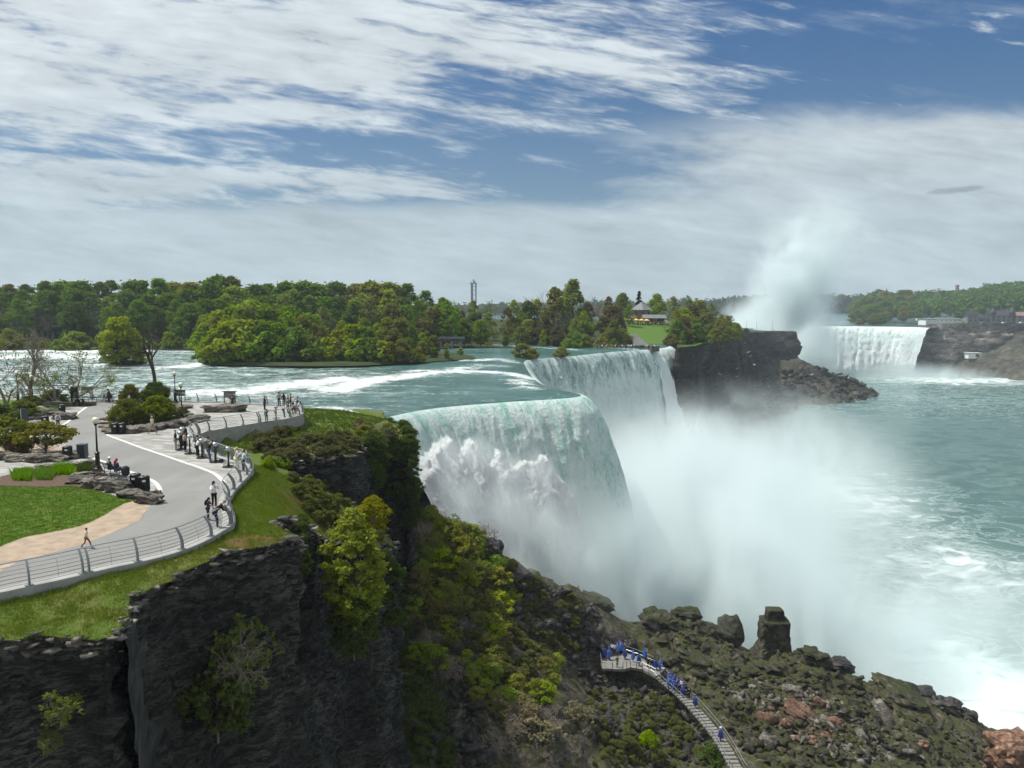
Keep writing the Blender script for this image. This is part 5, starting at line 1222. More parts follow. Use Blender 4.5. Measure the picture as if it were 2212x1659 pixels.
# rock tower
def rock_tower():
    p = hitt(1670, 1412) or WD(1670, 1412, 112); k = 40; rows = []; prof = [(-4, 3.4), (-1, 3.2), (.6, 2.6), (1.8, 2.45), (3.0, 2.35), (4.4, 2.3), (5.4, 2.2), (5.6, 2.05), (5.75, 1.55), (6.9, 1.35), (7.25, 1.15), (7.3, .3)]
    P = catmull(np.array(prof), 4)
    A = np.linspace(0, 2 * math.pi, k, endpoint=False)
    for z, r in P:
        sq = 1 / np.maximum(np.abs(np.cos(A)), np.abs(np.sin(A))) ** .65
        rows.append(np.c_[np.cos(A) * r * sq, np.sin(A) * r * sq * .8, np.full(k, z)])
    V_ = np.array(rows); w1, w2, val = worley(V_, .75); V_[..., :2] *= (1 + (val - .5) * .16 + fbm(V_, .5, 3) * .14)[..., None]
    v = V_.reshape(-1, 3); f = [tuple(q) for q in gridfaces(len(P), k, True)] + [tuple((len(P) - 1) * k + j for j in range(k))]
    o = mobj('rock_tower', v, f, M['mossrock']); o.location = p; tag(o, 'square topped rock tower standing up out of the mist', 'rock tower')
rock_tower()
# stones on the terrace
SB = [(e3, 1015, 1040, 1.35, .5, 'large rounded boulder at the kerb of the path'), (e3, 640, 870, .9, .3, 'flat stepping slab, highest of the stacked slabs by the bins'), (e3, 700, 920, .95, .28, 'flat slab second from the top beside the white flowers'), (e3, 860, 940, .8, .25, 'flat slab beside the dark bin'), (e3, 850, 975, 1.1, .25, 'wide slab in front of the dark bin'), (e3, 580, 1140, 1.3, .35, 'flat slab behind the rusty bush'), (e3, 470, 1060, 1.2, .3, 'long flat slab beside the benches at left')]
for fn, x, y, sx, sz, lab in SB:
    p = W(*fn(x, y)); boulder(0, 0, 0, sx, sz, M['boulder'], lab, base=(p[0], p[1], sz * .5), layers=True, rz=rng.uniform(-.3, .3))
def row(pts, sx, sz, label, group, m='boulder'):
    for q, s, h in pts:
        p = W(*q); boulder(0, 0, 0, sx * s, sz * h, M[m], label, base=(p[0], p[1], sz * h * .55), sy=sx * s * rng.uniform(.55, .8), rz=rng.uniform(-.5, .5), group=group, layers=rng.random() < .5)
row([(c1(290, 1390), 1, 1), (c1(400, 1375), .9, .8), (c1(500, 1372), .9, .9), (c1(580, 1368), 1, 1.1), (c1(205, 1400), .9, .7)], .75, .36, 'rough grey stone in the row behind the bright clumps', 'stones behind the bright clumps')
row([(c1(520, 1470), 1.2, .9), (c1(575, 1500), .9, 1.2), (c1(540, 1430), 1.2, .7), (c1(620, 1505), .6, 1.1)], .7, .36, 'smooth topped stone at the left of the bench wall', 'stones left of the bench wall')
row([(c1(680, 1512), 1.2, 1.3), (c1(735, 1528), .8, 1.3), (c1(800, 1530), 1.1, 1.1)], .62, .42, 'craggy fissured stone directly behind the empty benches', 'craggy stones behind the benches')
row([(c1(850, 1560), 1.5, .7), (c1(925, 1570), .9, .7)], .62, .42, 'low flat topped stone in front of the twin bins', 'flat stones before the twin bins')
row([(c1(965, 1600), 1.5, 1.0)], .62, .45, 'layered stone block ending the row at the path corner', None)
row([(c1(1018, 1588), .6, 1.2)], .6, .4, 'dark sided block at the very corner of the path', None)
row([(c1(-40, 1318), 1.2, 1), (c1(40, 1318), 1.2, 1), (c1(130, 1325), 1.4, .9), (c1(220, 1330), 1.5, 1), (c1(300, 1330), 1.0, .9), (c1(370, 1325), 1.2, .8), (c1(480, 1310), .8, .8)], .85, .42, 'weathered edging stone of the left planting bed', 'edging stones of the left planting bed')
st = [c1(850, 1145), c1(930, 1136), c1(1010, 1122), c1(1090, 1112), c1(1170, 1098), c1(1240, 1078), c1(1290, 1066)]
row([(q, 1.25, 1) for q in st], .95, .42, 'long block of the stone edging round the shrub bed', 'edging blocks of the shrub bed')
row([(c1(1150, 1000), 1, .8), (c1(1195, 985), 1.2, .9)], .95, .36, 'stone edging block beside the two plaza lamps', 'edging blocks beside the plaza lamps')
row([(c1(700, 1060), 1.1, .6), (c1(690, 1085), 1.1, .6), (c1(695, 1110), 1.1, .6), (c1(710, 1135), 1, .7), (c1(725, 1150), .8, .9)], .9, .25, 'flat stacked slab at the path side of the shrub bed', 'stacked slabs at the path side')
p = W(*c1(1438, 1016)); boulder(0, 0, 0, 2.55, .48, M['boulder'], 'long flat rock bench in the middle of the open plaza', base=(p[0], p[1] + .9, .42), sy=.9, boxy=.85, rz=.03)
row([(c1(700, 945), .5, .5), (c1(745, 955), .5, .4)], .8, .3, 'small flat stone lying near the stroller', 'small stones near the stroller')
# terrace shrubs and trees
def tb(key, q, H, col, label, wide=1.0, group=None, name='bush', cat_='bush', rz=None):
    p = W(*q); return plant(name, cat_, key, p[0], p[1], .02, H, col, label, group, rz, wide)
make_leafy('terrace_shrub', 330, 2.6, 1.9, .0, ncl=95, per=130, size=.085, rcl=.36, tr=.04, low=True, nl=40, bark='greybark')
make_leafy('stem_shrub', 331, 2.4, 1.7, .35, ncl=70, per=80, size=.085, rcl=.32, tr=.04, nl=60, bark='greybark')
AUT = (.13, .12, .018)
tb('terrace_shrub', c1(828, 1112), 2.9, (.13, .155, .016), 'big orange tipped round shrub left of the pair by the plaza', 1.05)
tb('terrace_shrub', c1(1020, 1092), 3.0, (.12, .155, .016), 'big green orange tipped shrub right of the pair by the plaza', 1.1, rz=2)
tb('terrace_shrub', c1(845, 968), 2.6, (.13, .135, .02), 'smaller round shrub near the far railing', .8, rz=1)
tb('terrace_shrub', c1(1010, 948), 2.6, (.07, .10, .02), 'green shrub at the foot of the tall bare tree', 1.2, rz=4)
tb('near_shrub1', c1(1180, 1058), 1.2, (.09, .09, .03), 'low brown green bush beside the plaza lamp', 1.6)
tb('stem_shrub', c1(300, 1285), 2.7, (.16, .155, .022), 'rusty orange topped shrub behind the left edging stones', 1.25)
tb('stem_shrub', c1(40, 1280), 3.0, (.13, .15, .02), 'tall rusty green shrub at the left picture edge', 1.2, rz=2)
tb('terrace_shrub', c1(120, 1285), 1.5, (.28, .20, .09), 'low pinkish tan shrub between two rusty shrubs', 1.2, rz=3)
tb('near_shrub0', c1(130, 1060), 2.0, (.11, .14, .03), 'dark green bush left of the flat slabs', 1.7)
tb('near_shrub2', c1(-10, 1080), 2.0, (.11, .14, .03), 'dark green bush at the left edge behind the path', 1.8)
tb('near_shrub1', c1(200, 990), 1.6, (.13, .15, .04), 'olive bush under the left bare trees', 1.8)
tb('near_shrub0', c1(360, 955), 1.8, (.14, .16, .04), 'olive bush under the budding trees', 1.6)
tb('near_shrub0', c1(265, 1030), 1.0, (.55, .56, .45), 'white flowering low bush beside the flat slabs', 1.5)
make_bare('terrace_tree0', 340, 8, spread=.5, levels=6, tr=.16, nch=(2, 4), bark='paletwig', fork=.22)
make_bare('terrace_tree1', 341, 8, spread=.5, levels=6, tr=.13, leaves=5, lsz=.09, bark='paletwig', fork=.22)
make_bare('gaunt_tree', 347, 11, spread=.45, levels=5, tr=.36, leaves=1, lsz=.10, bark='bark', fork=.30, nch=(2, 3), up=.15)
tb('terrace_tree1', c1(465, 950), 7.6, (.16, .19, .04), 'budding low tree beside the twin bins and sign frame', 1.15, name='tree', cat_='tree')
tb('terrace_tree1', c1(345, 965), 7.2, (.17, .20, .05), 'budding tree left of the one by the bins', 1.1, name='tree', cat_='tree', rz=2)
tb('terrace_tree0', c1(195, 985), 10.2, AUT, 'tall leafless tree, right one of the two at the left edge', .8, name='tree', cat_='tree')
tb('terrace_tree1', c1(60, 1010), 9.6, (.14, .14, .05), 'half bare tree at the far left edge of the terrace', .9, name='tree', cat_='tree', rz=4)
tb('gaunt_tree', c1(1012, 868), 13.2, (.10, .10, .06), 'tall gaunt nearly leafless tree standing at the river railing', .62, name='tree', cat_='tree', rz=1.2).location.z = -1.0
# ------------------------------------------------------------------ railing
RT = np.gradient(RAIL, axis=0); RT /= np.linalg.norm(RT, axis=1)[:, None]
RN = np.c_[RT[:, 1], -RT[:, 0]]
for _ in range(4): RN[1:-1] = (RN[:-2] + RN[1:-1] + RN[2:]) / 3
RN /= np.linalg.norm(RN, axis=1)[:, None]
def roff(h): return .20 + .06 * math.sin(h * 3) - .30 * max(0, (h - .25) / .9) ** 2
def rat(s, h):
    i = min(max(np.searchsorted(RAILS, s), 1), len(RAILS) - 1); k = (s - RAILS[i - 1]) / (RAILS[i] - RAILS[i - 1])
    p = RAIL[i - 1] * (1 - k) + RAIL[i] * k; n = RN[i - 1] * (1 - k) + RN[i] * k; o = roff(h)
    return (p[0] + n[0] * o, p[1] + n[1] * o, h)
def railing(s0, s1, label, sp=2.25):
    root = empty('railing', rat(s0, 0)); tag(root, label, 'railing', None); o0 = Vector(root.location)
    def add(name, vf, m):
        v, f = vf; return mobj(name, v - np.array(o0), f, m, root)
    ss = np.arange(s0, s1 + .01, .5)
    add('top_rail', tube([rat(s, 1.17) for s in ss], .034, 6), M['railtop'])
    for h in (.22, .38, .54, .70, .86, 1.01): add('rail', tube([rat(s, h) for s in ss], .013, 4), M['rail'])
    n = max(1, int(round((s1 - s0) / sp)))
    for i in range(n + 1):
        s = s0 + (s1 - s0) * i / n; dbl = (i % 4 == 2)
        parts = []
        for ds in ((-.13, .13) if dbl else (0,)):
            hs = [.08, .3, .55, .8, 1.0, 1.16]; a = [np.array(rat(min(max(s + ds, s0), s1), h)) for h in hs]
            k = min(max(np.searchsorted(RAILS, s), 0), len(RAILS) - 1); t = np.array([RT[k][0], RT[k][1], 0]); nn = np.array([RN[k][0], RN[k][1], 0])
            v = []; f = []
            for q, p in enumerate(a):
                w = .085 - .03 * q / 5
                v += [p - t * .035 - nn * w, p + t * .035 - nn * w, p + t * .035 + nn * w, p - t * .035 + nn * w]
            for q in range(len(a) - 1):
                for j in range(4): f.append((q * 4 + j, q * 4 + (j + 1) % 4, q * 4 + 4 + (j + 1) % 4, q * 4 + 4 + j))
            f += [(3, 2, 1, 0), tuple(len(a) * 4 - 4 + j for j in range(4))]; parts.append((np.array(v), f))
            b = np.array(rat(s + ds, 0)) ; bb = []
            for dz in (.10, .135): bb += [b - t * .16 - nn * .14 + [0, 0, dz], b + t * .16 - nn * .14 + [0, 0, dz], b + t * .16 + nn * .14 + [0, 0, dz], b - t * .16 + nn * .14 + [0, 0, dz]]
            parts.append((np.array(bb), [(0, 3, 2, 1), (4, 5, 6, 7), (0, 1, 5, 4), (1, 2, 6, 5), (2, 3, 7, 6), (3, 0, 4, 7)]))
        add('post', cat(parts), M['rail'])
        if i < n and s0 < 40:
            sm = s + (s1 - s0) / n / 2; add('picket', tube([rat(sm, h) for h in (.22, .6, 1.01)], .009, 3), M['rail'])
    return root
iA = float(RAILS[int(np.argmin(np.hypot(RAIL[:, 0] + 20.6, RAIL[:, 1] - 59.1)))])
iB = float(RAILS[int(np.argmin(np.hypot(RAIL[:, 0] + 29.0, RAIL[:, 1] - 69.0)))])
iC = float(RAILS[int(np.argmin(np.hypot(RAIL[:, 0] + 24.6, RAIL[:, 1] - 89.0)))])
railing(.5, iA - .3, 'curved metal railing in the foreground, sweeping past the two leaning visitors')
railing(iA, iB - .4, 'straight railing stretch behind the row of coin viewers')
railing(iB, iC - .4, 'railing on the curved retaining wall above the green verge')
railing(iC, RAILS[-1] - 1, 'long railing along the river at the back of the plaza', 2.6)
# ------------------------------------------------------------------ lamps
def part(name, vf, m, parent, smooth=False): return mobj(name, vf[0], vf[1], m, parent, smooth)
def make_lamp():
    r = empty('street_lamp')
    part('pedestal', lathe([(.34, 0), (.34, .10), (.27, .13), (.27, .22), (.21, .26), (.23, .34), (.165, .42), (.15, 1.28), (.18, 1.30), (.18, 1.38), (.10, 1.44)], 14), M['bronze'], r, False)
    part('pole', lathe([(.075, 1.44), (.05, 3.35)], 10), M['bronze'], r, True)
    part('collar', lathe([(.05, 3.35), (.07, 3.40), (.13, 3.48), (.15, 3.55), (.11, 3.57)], 12), M['bronze'], r, True)
    part('globe', lathe([(.10, 3.57)] + [(.25 * math.cos(a), 3.78 + .25 * math.sin(a)) for a in np.linspace(-1.1, 1.5, 12)], 18), M['globe'], r, True)
    return r
def dup(root, loc, rz, label, group=None):
    r = root.copy(); COL.objects.link(r); r.location = loc; r.rotation_euler = (0, 0, rz); r['label'] = label
    if group: r['group'] = group
    def kids(a, b):
        for ch in list(a.children):
            c = ch.copy(); COL.objects.link(c); c.parent = b; kids(ch, c)
    kids(root, r); return r
class Kit:
    """first use moves the original, later uses copy it"""
    def __init__(s, root, cat_): s.r = root; s.cat = cat_; s.used = False
    def __call__(s, x, y, z, rz, label, group=None, sc=1):
        if not s.used: o = s.r; s.used = True; o.location = (x, y, z); o.rotation_euler = (0, 0, rz)
        else: o = dup(s.r, (x, y, z), rz, label)
        if 'group' in o: del o['group']
        o.scale = (sc, sc, sc); return tag(o, label, s.cat, group)
lamp = Kit(make_lamp(), 'street lamp')
G_ = 'globe lamps on the terrace'
for q, lab in ((c1(636, 1392), 'tall globe lamp with a thick dark base beside the occupied bench'), (c1(1138, 952), 'globe lamp farther back at the river railing by the plaza'), (c1(1180, 1056), 'globe lamp rising from the stone edging of the shrub bed'), (c1(216, 985), 'globe lamp between the two left bare trees'), (c1(118, 950), 'faint globe lamp behind the leftmost bare tree')):
    p = W(*q); lamp(p[0], p[1], .012, 0, lab, G_)
# ------------------------------------------------------------------ litter bins
def make_bin():
    r = empty('litter_bin'); k = 24
    part('body', lathe([(.31, .03), (.33, .08), (.33, .95), (.31, .98)], k), M['black'], r, True)
    sl = [tube([(.345 * math.cos(a), .345 * math.sin(a), .10), (.345 * math.cos(a), .345 * math.sin(a), .93)], .016, 4) for a in np.linspace(0, 6.283, 22, endpoint=False)]
    part('slats', cat(sl), M['black'], r)
    part('lid', lathe([(.36, .94), (.36, 1.0), (.27, 1.06), (.16, 1.07), (.155, 1.02)], k), M['black'], r, True)
    part('notice', box(-.10, .10, -.372, -.362, .72, .84), M['white'], r)
    return r
binK = Kit(make_bin(), 'litter bin')
for i, (q, lab) in enumerate(((c1(440, 1316), 'black slatted bin at the corner of the left planting bed'), (c1(748, 1152), 'left bin of the black pair in front of the round shrubs'), (c1(793, 1152), 'right bin of the black pair in front of the round shrubs'), (c1(882, 1512), 'left bin of the black pair next to the empty bench'), (c1(936, 1528), 'right bin of the black pair, with a slotted rim, at the path corner'),
                     (c1(490, 975), 'left bin of the pair under the budding tree'), (c1(527, 975), 'right bin of the pair under the budding tree'), (c1(403, 1022), 'bin standing beside the stacked flat slabs'), (c1(294, 1104), 'bin by the shaded benches at the left'), (c1(785, 944), 'low dark bin by the far railing near the stroller'), (c1(1120, 1014), 'bin half hidden by the plaza shrub and lamp'))):
    p = W(*q); binK(p[0], p[1], .012, rng.uniform(-.2, .5), lab, 'black litter bins', .9 if i in (5, 6, 9, 10) else 1)
r = empty('litter_bin'); part('body', cat([box(-.32, .32, -.30, .30, .04, 1.08), box(-.35, .35, -.33, .33, 1.08, 1.13)]), M['darkgreen'], r); part('foot_frame', box(-.28, .28, -.26, .26, 0, .04), M['black'], r); part('door', box(-.26, .26, -.318, -.302, .12, .98), M['black'], r)
p = W(*c1(537, 1308)); r.location = (p[0], p[1], .012); r.rotation_euler = (0, 0, .1); tag(r, 'square dark blue bin standing alone on the path side', 'litter bin')
# ------------------------------------------------------------------ benches
def make_bench():
    r = empty('park_bench'); Wd = 1.75
    seat = [(0, .43), (.12, .42), (.24, .42), (.36, .43), (.46, .45)]; back = [(-.02, .48), (-.06, .58), (-.10, .70), (-.15, .82), (-.22, .90)]
    def sweep(prof, x0, x1, th=.012):
        v = [(x, y, z + d) for x in (x0, x1) for y, z in prof for d in (0, th)]; n = len(prof); f = []
        def I(a, b, c): return (a * n + b) * 2 + c
        for b in range(n - 1):
            f += [(I(0, b, 1), I(0, b + 1, 1), I(1, b + 1, 1), I(1, b, 1)), (I(0, b, 0), I(1, b, 0), I(1, b + 1, 0), I(0, b + 1, 0)), (I(0, b, 0), I(0, b + 1, 0), I(0, b + 1, 1), I(0, b, 1)), (I(1, b, 0), I(1, b, 1), I(1, b + 1, 1), I(1, b + 1, 0))]
        f += [(I(0, 0, 0), I(0, 0, 1), I(1, 0, 1), I(1, 0, 0)), (I(0, n - 1, 0), I(1, n - 1, 0), I(1, n - 1, 1), I(0, n - 1, 1))]
        return np.array(v), f
    xs_ = np.linspace(-Wd / 2 + .04, Wd / 2 - .04, 15)
    part('seat', cat([sweep(seat, x - .028, x + .028) for x in xs_] + [box(-Wd / 2, Wd / 2, .44, .47, .425, .455)]), M['black'], r)
    part('backrest', cat([sweep(back, x - .03, x + .03) for x in xs_] + [tube([(-Wd / 2, -.23, .92), (Wd / 2, -.23, .92)], .02, 6), tube([(-Wd / 2, -.02, .48), (Wd / 2, -.02, .48)], .014, 5)]), M['black'], r)
    for s in (-1, 1):
        x = s * (Wd / 2 + .015)
        part('leg', tube([(x, .44, 0), (x, .42, .44)], .022, 6), M['black'], r); part('leg', tube([(x, -.02, 0), (x, 0, .44), (x, -.10, .70), (x, -.23, .92)], .022, 6), M['black'], r)
        part('armrest', tube([(x, -.10, .68), (x, .15, .70), (x, .42, .68), (x, .44, .44)], .02, 6), M['black'], r)
    return r
bench = Kit(make_bench(), 'bench')
def face(q1, q2):  # rotation so the bench local x runs from q1 to q2 (pixels)
    a = Vector(W(*q1)[:2]); b = Vector(W(*q2)[:2]); return math.atan2(b.y - a.y, b.x - a.x), (a + b) / 2
for a, b, lab, fl in ((c1(615, 1455), c1(700, 1475), 'empty black bench nearer the stones, left of the pair', 0), (c1(735, 1490), c1(830, 1508), 'empty black bench directly beside the twin bins', 0), (c1(680, 1415), c1(775, 1432), 'black bench with the two seated visitors', 0)):
    rz, c = face(a, b); n = Vector((-math.sin(rz), math.cos(rz))); bench(c.x, c.y, .012, rz, lab, 'black slatted benches')
rz, c = face(c1(225, 1075), c1(300, 1082)); bench(c.x, c.y, .012, rz + math.pi, 'shaded black bench among the flat slabs at the left', 'black slatted benches')
rz, c = face(c1(185, 1050), c1(270, 1058)); bench(c.x, c.y, .012, rz + math.pi, 'second shaded bench farther back among the slabs', 'black slatted benches')
# ------------------------------------------------------------------ coin viewers
def make_viewer():
    r = empty('coin_viewer')
    part('base_plate', lathe([(.46, 0), (.46, .035), (.40, .05), (.12, .06)], 20), M['black'], r)
    ring = [tube([(.38 * math.cos(a), .38 * math.sin(a), .2) for a in np.linspace(0, 6.283, 19)], .014, 5, False)] + [tube([(.40 * math.cos(a), .40 * math.sin(a), .04), (.38 * math.cos(a), .38 * math.sin(a), .2), (.06 * math.cos(a), .06 * math.sin(a), .3)], .014, 5) for a in (0, 1.57, 3.14, 4.71)]
    part('foot_ring', cat(ring), M['black'], r)
    part('pedestal', lathe([(.13, .05), (.10, .12), (.065, .3), (.065, 1.1), (.09, 1.16), (.05, 1.22)], 12), M['black'], r, True)
    vs = [lathe([(.05, -.20), (.11, -.17), (.155, -.05), (.15, .10), (.09, .19), (.03, .21)], 14)]
    v, f = vs[0]; v = v[:, [0, 2, 1]] * np.array([1.15, 1, 1.1]) + np.array([0, 0, 1.42])
    hd = part('viewer_head', (v, [q[::-1] for q in f]), M['silver'], r, True)
    part('eyepiece', cat([tube([(x, -.14, 1.47), (x, -.27, 1.47)], .035, 8) for x in (-.06, .06)]), M['black'], hd)
    part('yoke', cat([tube([(0, 0, 1.2), (s * .17, 0, 1.26), (s * .19, 0, 1.45)], .018, 6) for s in (-1, 1)]), M['silver'], r)
    return r
viewer = Kit(make_viewer(), 'coin viewer')
VW = []
for q, rz, lab in ((c3(712, 972), -.9, 'free standing coin viewer next to the three visitors in white'), (c3(578, 922), -.9, 'coin viewer used by the man in black and jeans'), (c3(437, 878), -.8, 'coin viewer in front of the person with a white hood'), (c3(312, 834), -.8, 'coin viewer right of the person in a tan jacket'), (c3(215, 790), -.7, 'coin viewer at the back of the crowded row'), (c3(1206, 486), -.2, 'lone coin viewer on the far railing near the child in teal'), (c3(232, 745), -.7, 'rearmost silver coin viewer where the railing bends')):
    p = W(*q); VW.append(p); viewer(p[0], p[1], .012, rz, lab, 'coin viewers')
# ------------------------------------------------------------------ signs, frames
def info_board(q, w, h, label, rz=0.1, z=.01):
    p = W(*q); r = empty('information_board', (p[0], p[1], z), rz); tag(r, label, 'sign', 'grey information boards with small roofs')
    part('panel', box(-w / 2, w / 2, -.03, .03, .75, .75 + h), M['greystone'], r); part('roof', (lambda v, f: (v + np.array([0, 0, 0]) * 1, f))(*box(-w / 2 - .22, w / 2 + .22, -.22, .16, .78 + h, .84 + h)), M['darkroof'], r)
    for s in (-1, 1): part('leg', box(s * (w / 2 - .05) - .04, s * (w / 2 - .05) + .04, -.045, .045, 0, .75), M['bronze'], r)
for q, lab in ((c1(568, 925), 'roofed board left of the stroller on the river railing'), (c1(1165, 945), 'roofed board behind the two plaza lamps'), (c1(1490, 955), 'roofed board behind the visitors at the rock bench'), (c1(865, 930), 'roofed board mostly hidden behind the small round shrub')):
    info_board(q, 1.5, .75, lab, .02)
r = empty('sign_post', W(*c1(168, 1190)), .9); part('panel', box(-.28, .28, -.03, .03, .9, 2.9), M['darkgreen'], r); part('post', box(-.05, .05, -.04, .04, 0, .9), M['black'], r); part('edge', box(-.30, -.28, -.04, .04, .9, 2.9), M['silver'], r); tag(r, 'narrow upright green edged sign seen nearly edge on by the rusty shrubs', 'sign')
def frame_rail(pts, label, h=1.0, posts=5):
    P = [Vector(W(*q)) for q in pts]; r = empty('handrail', P[0]); tag(r, label, 'handrail'); o = P[0]
    part('top_bar', tube([tuple(p - o + Vector((0, 0, h))) for p in P], .03, 6), M['black'], r)
    for i in range(posts):
        t = i / (posts - 1) * (len(P) - 1); a = int(min(t, len(P) - 2)); p = P[a].lerp(P[a + 1], t - a) - o; part('post', tube([tuple(p), tuple(p + Vector((0, 0, h)))], .026, 6), M['black'], r)
frame_rail([c1(500, 975), c1(560, 968), c1(628, 968)], 'black handrail running to the right of the twin bins under the budding tree', 1.05, 6)
frame_rail([c1(818, 975), c1(905, 985), c1(960, 1003)], 'thin dark handrail between the shrubs of the plaza bed', .95, 4)
r = empty('bollard', W(*c1(763, 990))); part('post', lathe([(.09, 0), (.09, .8), (.11, .82), (.11, .9), (.05, .95)], 12), M['black'], r); part('base', lathe([(.16, 0), (.16, .04), (.10, .08)], 12), M['black'], r); tag(r, 'short black bollard at the path edge by the round shrub', 'bollard')
r = empty('grey_cabinet', W(*c1(487, 948)), .2); part('body', box(-.4, .4, -.3, .3, .1, 1.9), M['bronze'], r); part('cap', box(-.44, .44, -.34, .34, 1.9, 1.97), M['bronze'], r); part('plinth', box(-.36, .36, -.26, .26, 0, .1), M['concrete'], r); tag(r, 'tall dark cabinet behind the budding tree trunk', 'cabinet')
lw = ribbon('low_wall', [W(*c1(280, 962))[:2], W(*c1(380, 972))[:2], W(*c1(470, 975))[:2], W(*c1(560, 975))[:2], W(*c1(615, 968))[:2]], .45, 0, M['boulder'], .5, kind=None); tag(lw, 'low dark stone wall under the budding trees', 'wall')
# ------------------------------------------------------------------ far structures
def building(name, loc, rz, parts, label, cat_='building'):
    r = empty(name, loc, rz); tag(r, label, cat_)
    for nm, vf, m in parts: part(nm, vf, m, r)
    return r
def gable(x0, x1, y0, y1, z0, z1, ov=.5):
    ym = (y0 + y1) / 2; x0 -= ov; x1 += ov; y0 -= ov; y1 += ov
    v = [(x0, y0, z0), (x1, y0, z0), (x1, y1, z0), (x0, y1, z0), (x0, ym, z1), (x1, ym, z1)]
    return np.array(v, float), [(0, 3, 2, 1), (0, 1, 5, 4), (2, 3, 4, 5), (1, 2, 5), (3, 0, 4)]
def cone(r_, z0, z1, k=8, c=(0, 0)):
    return lathe([(r_, z0), (r_ * .98, z0 + .05), (.12, z1)], k, c)
# conical roofed pavilion on the island
p = WD(1385, 694, 362); zb = iz(p[0], p[1])
wl = lambda k, rr, z0, z1: [(('window'), box(rr * math.cos(a) - .5, rr * math.cos(a) + .5, rr * math.sin(a) - .12, rr * math.sin(a) + .02, z0, z1), M['window']) for a in np.linspace(-2.3, -.8, k)]
building('pavilion', (p[0], p[1], zb), 0, [('wall', lathe([(4.3, 0), (4.3, 5.2)], 8), M['brick']), ('roof', cone(5.4, 5.2, 8.8), M['paleroof'])] + wl(3, 4.3, 2.8, 4.4), 'octagonal brown pavilion with a grey conical roof on the island hill')
p = WD(1412, 697, 352); building('low_pavilion', (p[0], p[1], iz(p[0], p[1])), 0, [('wall', box(-4.5, 4.5, -3, 3, 0, 2.2), M['brick']), ('roof', gable(-4.5, 4.5, -3, 3, 2.2, 3.8, .8), M['paleroof']), ('window', box(-4, -1, -3.06, -2.98, .9, 2), M['window']), ('window', box(1, 4, -3.06, -2.98, .9, 2), M['window'])], 'low grey roofed cafe beside the conical pavilion')
for i, u_ in enumerate((1352, 1363, 1374, 1386, 1397)):
    p = WD(u_, 694, 346); r = empty('parasol', (p[0], p[1], iz(p[0], p[1]))); tag(r, 'yellow cafe parasol, %s of the five on the island hill' % ['leftmost', 'second from the left', 'middle one', 'fourth from the left', 'rightmost'][i], 'parasol', 'yellow parasols on the island hill')
    part('canopy', cone(1.5, 1.7, 2.4), M['yellow'], r); part('pole', lathe([(.04, 0), (.04, 2.4)], 6), M['white'], r)
# terrace wall and walkway at the brink
def wallstrip(name, pts, h, th, m, label, zoff=-.4):
    P = np.array([W(*q) for q in pts]); L, s = resample(P, 2.0); a = offset_line(L, th / 2); b = offset_line(L, -th / 2); z = L[:, 2]; n = len(L)
    v = np.r_[np.c_[a, z + zoff], np.c_[a, z + h], np.c_[b, z + h], np.c_[b, z + zoff]]; f = [(k * n + i, k * n + i + 1, (k + 1) * n + i + 1, (k + 1) * n + i) for k in range(3) for i in range(n - 1)] + [(0, n, 2 * n, 3 * n), (n - 1, 2 * n - 1, 3 * n - 1, 4 * n - 1)]
    return tag(mobj(name, v, f, m), label, 'wall')
wallstrip('stone_wall', [(1232, 754, -2.6), (1290, 757, -2.6), (1340, 757, -2.6), (1395, 755, -2.6), (1416, 757, -2.4)], 1.5, 3.0, M['boulder'], 'low stone river wall carrying the crowded walkway at the brink')
wallstrip('stone_wall', [(1450, 697, 5.4), (1400, 698, 5.4), (1340, 699, 5.4)], 1.0, .5, M['kerb'], 'pale parapet wall in front of the island cafe')
def steps_flight(p0, p1, w, n, label, name='staircase', tread=None):
    a = Vector(p0); b = Vector(p1); d = b - a; t = Vector((d.x, d.y, 0)).normalized(); s = Vector((-t.y, t.x, 0)) * w / 2; r = empty(name, a); tag(r, label, 'staircase')
    for i in range(n):
        q0 = d * (i / n); q1 = d * ((i + 1) / n); z = max(q0.z, q1.z)
        v = [tuple(Vector((q.x, q.y, 0)) + sg * s + Vector((0, 0, zz))) for zz in (z - .7, z) for q, sg in ((q0, -1), (q1, -1), (q1, 1), (q0, 1))]
        part('step', (np.array(v), [(0, 3, 2, 1), (4, 5, 6, 7), (0, 1, 5, 4), (1, 2, 6, 5), (2, 3, 7, 6), (3, 0, 4, 7)]), M['concrete'], r)
    return r
a = WD(1388, 742, 296); b = WD(1362, 722, 318); steps_flight((a[0], a[1], iz(a[0], a[1]) + .5), (b[0], b[1], iz(b[0], b[1]) + .6), 5, 12, 'broad pale steps climbing the grassy island hill')
# terrapin point terrace with railing and lamp posts
for i, u_ in enumerate((1612, 1634, 1668)):
    p = WD(u_, 716, 640); r = empty('lamp_post', (p[0], p[1], -9)); part('pole', lathe([(.12, 0), (.08, 11)], 6), M['bronze'], r); part('arm', tube([(0, 0, 10.8), (1.2, 0, 11)], .08, 5), M['bronze'], r); tag(r, ['thin lamp post nearest the wooded slope on the far point', 'thin lamp post in the middle of the far point', 'thin lamp post nearest the tip of the far point'][i], 'lamp post')
